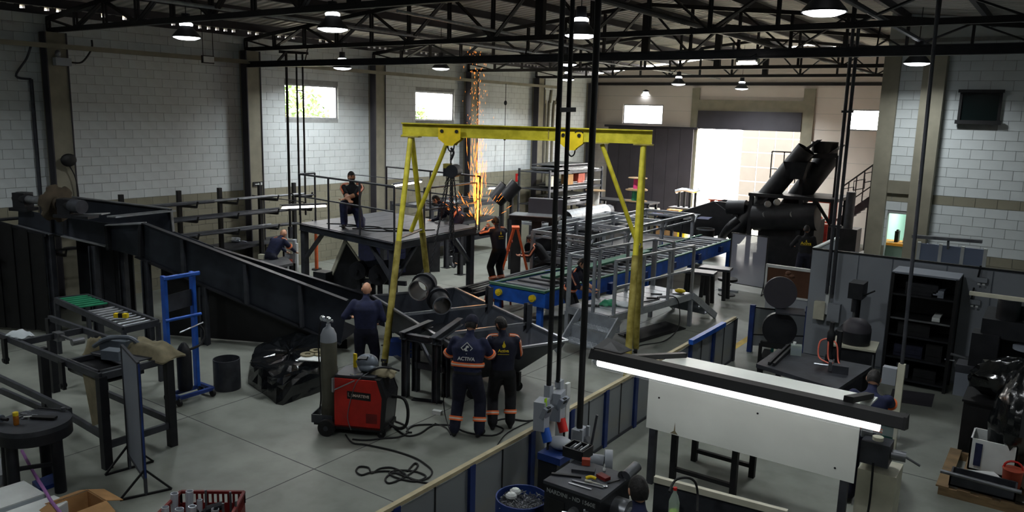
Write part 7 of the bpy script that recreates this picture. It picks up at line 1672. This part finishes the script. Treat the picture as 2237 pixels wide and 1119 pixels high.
P_ = F(1862, 815); db = thing('dome_machine', 'dark domed machine on a square metal cabinet by the partition', 'machine', P_)
D_ = DP(1868, 752, 12.6); D_ = V((D_.x, D_.y, 0))
build('cabinet', MB().box((D_.x, D_.y, .5), (.6, .55, 1.0), .1), 'steel_black', db); build('top_plate', MB().box((D_.x, D_.y, 1.01), (.66, .6, .03), .1), 'beige_plate', db); build('dome', MB().lathe((D_.x, D_.y, 1.03), [(.22, 0), (.22, .2), (.2, .3), (.12, .38), (.02, .4)], 24), 'plastic_black', db, smooth=50); build('dome_cap', MB().lathe((D_.x, D_.y, 1.03), [(.222, .2), (.205, .3), (.125, .385), (.02, .405)], 24), 'dark_grey', db, smooth=50); build('side_panel', MB().box((D_.x+.31, D_.y-.1, .5), (.02, .3, .9), .1), 'steel_raw', db)
db.location = (D_.x, D_.y, 0)
for ch_ in db.children: ch_.location = P_-V((D_.x, D_.y, 0))
# disc machine
DM = F(1700, 800)+V((0, 0, 0)); dmn = thing('disc_sander', 'dark machine with two large discs, one above the other', 'machine', (-4.05, 14.3, 0))
c1, c2 = AY(1705, 640, 14.2), AY(1703, 720, 14.0)
nd = V((.35, -.93, .05)).normalized()
build('upper_disc', MB().cyl(c1+nd*.0, c1-nd*.09, .29, n=34), 'dark_grey', dmn, smooth=40); build('lower_disc', MB().cyl(c2, c2-nd*.14, .3, n=34), 'steel_black', dmn, smooth=40)
build('column', MB().bar((c1.x-.05, 14.5, 0), (c1.x-.02, 14.45, c1.z+.1), .2, .16), 'teal', dmn); build('table', MB().box(((c1.x+c2.x)/2+.15, 14.2, (c1.z+c2.z)/2), (.5, .5, .03), .3), 'steel_dark', dmn); build('base', MB().box((c2.x, 14.3, .12), (.7, .6, .24), .2), 'steel_black', dmn)
build('hand_knobs', MB().ell(c1+V((.08, .1, .36)), (.05, .05, .04)).ell(c1+V((.16, .05, .32)), (.05, .05, .04)).bar(c1+V((.02, .1, .3)), c1+V((.2, .1, .3)), .03), 'brown', dmn, smooth=50)
build('stand_frame', MB().bar((c2.x-.3, 13.95, 0), (c2.x-.3, 13.95, .5), .05).bar((c2.x+.3, 14.0, 0), (c2.x+.3, 14.0, .5), .05).bar((c2.x-.3, 13.95, .5), (c2.x+.3, 14.0, .5), .08, .1), 'black', dmn); build('tag', MB().box((c2.x+.02, 13.9, .33), (.12, .01, .25)), 'cream', dmn)
# brown board
b0, b1 = AY(1678, 583, 16.2), AY(1772, 574, 16.2); bz0 = AY(1675, 640, 16.2).z
bb_ = thing('notice_board', 'brown pin board in a pale frame standing behind the disc machine', 'board', ((b0.x+b1.x)/2, 16.2, 0))
build('board', MB().bb(b0.x, b1.x, 16.2, 16.22, bz0, b0.z), 'brown', bb_); build('frame', MB().bb(b0.x-.04, b0.x, 16.18, 16.24, bz0-.04, b0.z+.06).bb(b0.x, b1.x, 16.18, 16.24, b0.z, b0.z+.06).bb(b0.x, b1.x, 16.18, 16.24, bz0-.04, bz0), 'white', bb_); build('lower_panel', MB().bb(b0.x, b1.x, 16.2, 16.22, 0, bz0-.04), 'panel_grey', bb_)
# ---- grey partition
PY = 15.45; px0 = -3.85; PZ = 2.1
pw = struct('wall_partition', MB().bb(px0, XR, PY+.02, PY+.05, 0, PZ), 'panel_grey2')
seams = [px0, -3.0, -2.42, -1.55, -.85, .0, .85, XR]
for a, b in zip(seams, seams[1:]): build('panel', MB().bb(a+.012, b-.012, PY, PY+.02, .04, PZ-.02), 'panel_grey', pw)
build('top_trim', MB().bb(px0, XR, PY-.01, PY+.06, PZ, PZ+.025), 'black', pw)
pw2 = struct('wall_partition_side', MB().bb(px0, px0+.04, PY+.05, PY+1.9, 0, PZ), 'panel_grey'); build('top_trim', MB().bb(px0-.01, px0+.05, PY+.05, PY+1.9, PZ, PZ+.03), 'white', pw2)
# black shelf rack
sx0, sx1 = -2.28, -1.3; SYr = 14.72
sr_ = thing('shelf_unit', 'tall black open shelf unit against the grey partition', 'shelf', ((sx0+sx1)/2, 15, 0))
for x in (sx0, sx1):
    for y in (SYr, 15.3): build('upright', MB().bar((x, y, 0), (x, y, 1.98), .05), 'black', sr_)
    build('side_panel', MB().bb(x-.012, x+.012, SYr+.05, 15.28, .1, 1.95), 'black', sr_)
build('back_panel', MB().bb(sx0, sx1, 15.3, 15.31, .1, 1.95), 'black', sr_); build('top', MB().bb(sx0-.02, sx1+.02, SYr-.02, 15.34, 1.97, 2.0), 'panel_grey2', sr_)
for z in (.12, .5, .9, 1.2, 1.62): build('shelf', MB().bb(sx0, sx1, SYr, 15.3, z-.025, z), 'black', sr_); build('shelf_edge', MB().bb(sx0+.03, sx1-.03, SYr-.012, SYr-.004, z-.03, z), 'steel_raw' if z == 1.2 else 'steel_black', sr_)
for k, (dx, z, sx, sz, m_) in enumerate(((.45, 1.62, .5, .2, 'steel_black'), (.7, 1.62, .18, .12, 'panel_grey2'), (.72, 1.2, .12, .07, 'white'), (.4, .9, .5, .22, 'black'), (.35, .5, .45, .2, 'navy_dark'), (.75, .5, .25, .3, 'black'), (.3, .12, .2, .25, 'steel_dark'), (.65, .12, .35, .2, 'black'))):
    solo('stored_box', MB().bb(sx0+dx-sx/2, sx0+dx+sx/2, SYr+.08, 15.25, z, z+sz).bb(sx0+dx-sx/2+.02, sx0+dx+sx/2-.02, SYr+.07, SYr+.085, z+sz*.3, z+sz*.7), m_, 'box stored on the black shelf unit, %s' % ('long black one on top', 'small grey one on top', 'tiny white one on the second shelf', 'black one on the third shelf', 'navy one on the fourth shelf', 'tall black one on the fourth shelf', 'grey one at the bottom', 'black one at the bottom')[k], 'box', 'boxes on the black shelf unit')
# drill press and switch boxes on the partition
P_ = AY(1865, 690, 14.6); dp_ = thing('drill_press', 'black bench drill press with a cross mark behind it', 'drill press', (P_.x, 14.7, 0)); zt_ = AY(1865, 632, 14.6).z
build('stand', MB().bb(P_.x-.25, P_.x+.25, 14.45, 15.0, 0, .85), 'steel_black', dp_); build('column', MB().cyl((P_.x, 14.85, .85), (P_.x, 14.85, zt_), .05), 'steel_black', dp_, smooth=40); build('head', MB().box((P_.x, 14.72, zt_-.02), (.24, .4, .28)).cyl((P_.x, 14.6, zt_-.4), (P_.x, 14.6, zt_-.1), .06), 'steel_black', dp_, smooth=30); build('quill', MB().cyl((P_.x, 14.6, zt_-.6), (P_.x, 14.6, zt_-.4), .025), 'steel_raw', dp_); build('table', MB().cyl((P_.x, 14.65, zt_-.85), (P_.x, 14.65, zt_-.81), .2, n=20), 'steel_black', dp_, smooth=40); build('feed_lever', MB().cyl((P_.x+.12, 14.65, zt_-.1), (P_.x+.3, 14.6, zt_+.02), .014), 'steel_black', dp_)
z_ = AY(1868, 625, PY-.01).z; x_ = AY(1868, 625, PY-.01).x; sg_ = thing('cross_sign', 'small round white sign with a black cross on the partition', 'sign', (x_, PY-.012, z_)); build('plate', MB().cyl((x_, PY-.004, z_), (x_, PY-.01, z_), .1, n=20), 'white', sg_); build('cross', MB().bb(x_-.07, x_+.07, PY-.016, PY-.01, z_-.015, z_+.015).bb(x_-.015, x_+.015, PY-.016, PY-.01, z_-.07, z_+.07), 'black', sg_)
eb = AY(1805, 680, PY-.08); el_ = thing('wall_socket_boxes', 'cream and grey switch boxes with conduits on the partition', 'switch box', (eb.x, PY-.08, eb.z-.2))
build('cream_box', MB().box((eb.x-.12, PY-.08, eb.z), (.2, .14, .34)), 'cream', el_); build('grey_box', MB().box((eb.x+.14, PY-.08, eb.z), (.22, .14, .34)), 'panel_grey', el_); build('conduit', MB().bar((eb.x+.0, PY-.08, .9), (eb.x+.0, PY-.08, eb.z+.5), .06), 'white', el_)
P_ = V((eb.x+.03, PY-.12, eb.z+.35)); hp2 = thing('double_conduit', 'pair of grey conduit pipes rising from the partition switch boxes to the roof', 'conduit', P_)
for dx in (-.045, .045): build('pipe', MB().cyl(P_+V((dx, 0, 0)), (P_.x+dx, P_.y, 6.3), .032, n=8), 'steel_dark', hp2, smooth=40)
for z in (2.6, 4.7): build('clip', MB().box((P_.x, P_.y, z), (.2, .06, .04)), 'steel_dark', hp2)
# right hand thin pole on a cream post
P_ = F(1948, 985); cpst = thing('cream_post', 'cream square conduit post with a small box right of the welding arm', 'post', P_); zz = ZAT(P_, 1950, 792); build('post', MB().bar(P_, P_+UZ(zz), .09, .07), 'cream', cpst); build('box', MB().box(P_+V((-.14, .02, zz-.2)), (.18, .12, .24)), 'panel_grey', cpst)
build('pole', MB().cyl(P_+UZ(zz), V((P_.x-.1, P_.y+.1, 6.4)), .025, n=10), 'steel_dark', cpst, smooth=40)
# welder behind the lamp: only arms and side show
W_ = AY(1888, 1000, 9.6); t, I = person('man in blue overalls half hidden behind the white screen, gloved arm raised', (W_.x-.02, 9.62, 0), 95, 1.72, lean=24, shirt='navy', pants='navy_dark', gloves='black', hands=((-.12, .6, 1.12), (.16, .68, 1.15)), head=(40, 0), bands=('sleeve', 'waist'), mask='black')
ml = thing('spindle_machine', 'grey milling machine head with crank beside the welding man', 'machine', (W_.x+.45, 9.3, 0)); P_ = AY(1915, 985, 9.3)
build('cabinet', MB().bb(P_.x-.15, P_.x+.25, 9.15, 9.6, 0, P_.z-.2), 'cream', ml); build('body', MB().box(P_, (.3, .26, .26)), 'steel_dark', ml); build('spindle', MB().cyl(P_+V((.15, 0, 0)), P_+V((.3, .02, 0)), .06, n=16).cyl(P_+V((.3, .02, 0)), P_+V((.45, .02, -.06)), .014), 'steel_raw', ml, smooth=40); build('top_knob', MB().cyl(P_+V((0, 0, .13)), P_+V((0, 0, .17)), .06), 'cream', ml); build('scale_plate', MB().box(P_+V((-.14, .1, .2)), (.12, .05, .2), .3), 'galv', ml); build('cable', MB().tube(smoothpath([P_+V((0, -.13, -.1)), P_+V((.02, -.2, -.5)), P_+V((0, -.2, -.8)), V((P_.x-.05, 9.05, .02))]), .012, 6), 'rubber', ml)
P_ = F(1945, 930, 0); gcy = thing('green_gas_bottle', 'small dark green gas bottle beside the cream post', 'gas cylinder', AY(1938, 900, 10.4).xy.to_3d()); Q_ = AY(1938, 880, 10.4)
build('body', MB().lathe((Q_.x, Q_.y, 0), [(.1, 0), (.11, .02), (.11, Q_.z-.2), (.06, Q_.z-.08), (.03, Q_.z-.05)], 18), 'teal', gcy, smooth=50); build('valve', MB().cyl((Q_.x, Q_.y, Q_.z-.06), (Q_.x, Q_.y, Q_.z+.03), .03), 'black', gcy)
# ---- items behind the partition and at the right edge
cb2 = thing('cubicle_screen', 'blue grey cubicle panels under a long grey lamp behind the partition', 'screen', (-1.9, 17.4, 0)); c0, c1_ = AY(2010, 520, 17.0), AY(2155, 535, 17.0)
for k in range(3): x = c0.x+(c1_.x-c0.x)*k/3; build('panel', MB().bb(x+.02, x+(c1_.x-c0.x)/3-.02, 17.0, 17.03, .3, c0.z-.1), mat('bluegrey', (132, 144, 168), .5, 0, .06, 2), cb2)
for k in range(4): x = c0.x+(c1_.x-c0.x)*k/3; build('frame_post', MB().bb(x-.03, x+.03, 16.98, 17.05, 0, c0.z-.08), 'white', cb2)
build('lamp_bar', MB().bar(AY(1993, 516, 16.9), AY(2146, 528, 16.9), .12, .06), 'steel_raw', cb2); build('lamp_stem', MB().bar(V((c0.x+.5, 16.9, c0.z)), V((c0.x+.5, 17.0, c0.z-.15)), .04), 'steel_raw', cb2)
of0 = AY(1938, 528, YR+.6); oc = thing('office_counter', 'orange edged counter with small items inside the lit office', 'counter', (-2.8, YR+.8, 0)); build('counter_top', MB().bb(-3.3, -2.3, YR+.3, YR+.9, of0.z-.04, of0.z+.02), mat('orange_edge', (225, 150, 40), .5, 0, .05, 3), oc); build('base', MB().bb(-3.28, -2.32, YR+.45, YR+.85, 0, of0.z-.04), 'office_wall', oc); build('lower_shelf', MB().bb(-3.28, -2.32, YR+.3, YR+.45, 1.1, 1.14), 'white', oc)
for k, (dx, sx, sz, m_) in enumerate(((.25, .08, .25, 'black'), (.5, .22, .12, 'white'), (.75, .16, .18, 'steel_dark'))): solo('office_item', MB().bb(-3.3+dx-sx/2, -3.3+dx+sx/2, YR+.5, YR+.7, of0.z+.02, of0.z+.02+sz).bb(-3.3+dx-sx/4, -3.3+dx+sx/4, YR+.55, YR+.65, of0.z+.02+sz, of0.z+.05+sz), m_, '%s object on the counter inside the lit office' % ('tall black', 'flat white', 'grey')[k], 'office item')
of_ = thing('air_unit', 'small pale wall unit inside the lit office', 'wall unit', (-2.6, YR+3.1, 2.0)); build('unit', MB().bb(-2.95, -2.3, YR+3.05, YR+3.19, 1.95, 2.2), 'panel_grey', of_); build('slot', MB().bb(-2.9, -2.35, YR+3.03, YR+3.05, 1.98, 2.02), 'steel_dark', of_)
mx0 = AY(2130, 640, 13.4).x
mm = thing('milling_machine', 'large dark milling machine at the right edge before the partition', 'machine', (mx0+.5, 13.6, 0))
build('column', MB().bb(mx0+.3, mx0+.75, 13.6, 14.2, 0, 1.9), 'steel_black', mm); build('ram', MB().bb(mx0+.15, mx0+.8, 13.2, 14.2, 1.45, 1.72), 'steel_black', mm); build('motor', MB().cyl((mx0+.45, 13.4, 1.72), (mx0+.45, 13.4, 2.02), .15, n=18), 'steel_black', mm, smooth=40); build('head', MB().bb(mx0+.05, mx0+.4, 13.1, 13.45, 1.0, 1.5), 'steel_black', mm); build('table', MB().bb(mx0-.1, mx0+1.2, 13.05, 13.4, .88, 1.0), 'steel_dark', mm); build('knee', MB().bb(mx0+.25, mx0+.8, 13.1, 13.6, .3, .88), 'steel_black', mm)
hw2 = V((mx0+.85, 13.15, 1.42)); build('green_cover', MB().box((mx0+.85, 13.5, 1.75), (.3, .3, .25)), 'teal', mm); build('round_table', MB().cyl((mx0+.75, 13.2, 1.35), (mx0+.75, 13.2, 1.4), .18, n=20), 'panel_grey2', mm, smooth=40); build('lever', MB().cyl((mx0+.0, 13.1, 1.1), (mx0-.18, 13.05, 1.14), .02), 'steel_raw', mm); build('base', MB().bb(mx0+.1, mx0+1.1, 13.0, 14.3, 0, .12), 'steel_black', mm)
wl0 = AY(2118, 640, 13.0); solo('white_lamp_bar', MB().bar(wl0, V((XR, 13.0, wl0.z)), .08, .05), 'cream', 'pale horizontal bar above the dark milling machine', 'bar')
for k, (x, y) in enumerate(((2145, 612), (2130, 660))):
    q = AY(x, y, PY-.06); t = thing('wall_switch', 'small open wall socket bracket on the partition, %s one' % ('upper', 'lower')[k], 'socket', q); build('plate', MB().box(q, (.16, .05, .08)), 'panel_grey', t); build('hook', MB().bar(q+V((-.06, 0, .04)), q+V((-.04, -.03, .25)), .03), 'steel_black', t)
    for s_ in (-.035, .035): build('dot', MB().box(q+V((s_, -.03, -.07)), (.04, .01, .03)), 'white', t)
vh = thing('vice_stand', 'steel vice on a grey pedestal in front of the milling machine', 'vice', F(2095, 860)); q = F(2098, 862); zq = ZAT(q, 2110, 790)
build('pedestal', MB().bar(q, q+UZ(zq-.1), .22, .2), 'panel_grey2', vh); build('jaw', MB().box(q+UZ(zq-.05), (.3, .14, .1), .1).box(q+V((.05, 0, zq+.04)), (.12, .16, .08), .1), 'steel_raw', vh); build('handle', MB().cyl(q+V((-.3, -.02, zq-.02)), q+V((-.1, 0, zq-.02)), .016), 'chrome', vh)
# black wrapped pile, cabinet, pallet with bins
def lump(name, label, c, rx, ry, rz, seed, m='wrap', cat='bag'):
    rnd = random.Random(seed); mb = MB().ell((0, 0, 0), (1, 1, 1), None, 26, 18)
    ph = [[rnd.uniform(0, 6.28) for _ in range(3)] for _ in range(5)]
    vs = []
    for p in mb.v:
        k = 1+.08*sum(math.sin(3*(i+1)*p[0]+ph[i][0])*math.sin(3*(i+1)*p[1]+ph[i][1])*math.cos(2.5*(i+1)*p[2]+ph[i][2]) for i in range(5))
        vs.append((p[0]*k*rx, p[1]*k*ry, max(-1, p[2]*k)*rz)); 
    mb.v = [tuple(V(c)+V(p)) for p in vs]; return solo(name, mb, m, label, cat, smooth=25)
cx0 = AY(2150, 900, 12.2).x
bk_ = thing('black_cabinet', 'matt black low cabinet at the right edge', 'cabinet', (cx0+.35, 12.4, 0)); build('body', MB().bb(cx0-.25, cx0+1.4, 12.1, 12.75, 0, .75), 'black', bk_); build('top', MB().bb(cx0-.27, cx0+1.42, 12.08, 12.77, .75, .78), 'black', bk_); build('door', MB().bb(cx0-.2, cx0+.5, 12.085, 12.1, .08, .7), 'black', bk_)
lump('wrapped_load', 'large heap wrapped in crumpled black stretch film on the cabinet', (cx0+.35, 12.45, 1.08), .6, .35, .3, 5); lump('wrapped_load', 'tall black film wrapped load at the right edge of the frame', (AY(2215, 900, 11.6).x+.06, 11.75, .7), .3, .5, .7, 6)
q0, q1 = F(2062, 1085), F(2178, 1110)
pl_ = thing('pallet', 'wooden pallet with mixed bins in the lower right corner', 'pallet', (-.45, 11, 0)); ppx0, ppx1, ppy0, ppy1 = -.8, .35, 10.5, 11.9
for k in range(6): x = ppx0+(ppx1-ppx0)*k/5; build('deck_board', MB().bb(x-.08, x+.06, ppy0, ppy1, .1, .12), 'wood', pl_)
for y in (ppy0+.04, (ppy0+ppy1)/2, ppy1-.04): build('bearer', MB().bb(ppx0-.05, ppx1+.05, y-.04, y+.04, .0, .1), 'wood', pl_)
def bin_(label, x0, x1, y0, y1, z0, h_, m, nm='open_bin'):
    t = thing(nm, label, 'bin', ((x0+x1)/2, (y0+y1)/2, z0))
    for a, b, c, d in ((x0, x0+.02, y0, y1), (x1-.02, x1, y0, y1), (x0, x1, y0, y0+.02), (x0, x1, y1-.02, y1)): build('side', MB().bb(a, b, c, d, z0, z0+h_), m, t)
    build('bottom', MB().bb(x0, x1, y0, y1, z0, z0+.02), m, t); return t
bin_('flat dark tray on the front of the pallet', -.75, -.05, 10.55, 10.85, .13, .14, 'steel_dark'); wc_ = bin_('white carton with a blue stripe on the pallet', -.62, -.1, 11.25, 11.7, .13, .42, 'white', 'open_carton')
build('blue_stripe', MB().bb(-.56, -.48, 11.238, 11.249, .2, .5), 'navy', wc_); P_ = V((-.12, 10.98, .13))
rp = thing('red_pot', 'rust red round pot with handle on the pallet', 'pot', P_); build('pot', MB().lathe(P_, [(.09, 0), (.1, .02), (.11, .22), (.12, .24)], 18), 'oxide', rp, smooth=40); build('handle', MB().tube([P_+V((.1*math.cos(a_), .02, .24+.09*math.sin(a_))) for a_ in [PI*k/8 for k in range(9)]], .014, 6), 'red', rp, smooth=40)
solo('paper_sheets', MB().box((-.45, 11.05, .16), (.4, .2, .04), .5), 'white', 'loose white papers lying between the tray and the pot', 'paper'); solo('copper_tubes', MB().cyl((-.85, 10.52, .3), (.0, 10.5, .29), .025, n=10), 'steel_raw', 'bright rod lying along the front tray of the pallet', 'rod', smooth=40)
P_ = V((.12, 11.1, .13)); jr = thing('white_jerrycan', 'white plastic jug in the lower right corner on the pallet', 'jug', P_); build('body', MB().lathe(P_, [(.13, 0), (.14, .03), (.14, .3), (.06, .38), (.05, .42)], 18), 'cream', jr, smooth=50); build('cap', MB().cyl(P_+UZ(.42), P_+UZ(.46), .05), 'red_tag', jr)
solo('machine_post', MB().bar(F(2205, 1060), F(2205, 1060)+UZ(1.1), .05), 'steel_dark', 'thin dark post standing at the right edge beside the pallet', 'post')
solo('floor_mat', MB().prism([F(1950, 850, 0), F(2042, 862, 0), F(2035, 890, 0), F(1942, 876, 0)], UZ(.006)), 'dark_grey', 'dark mat on the floor before the black shelf unit', 'mat')
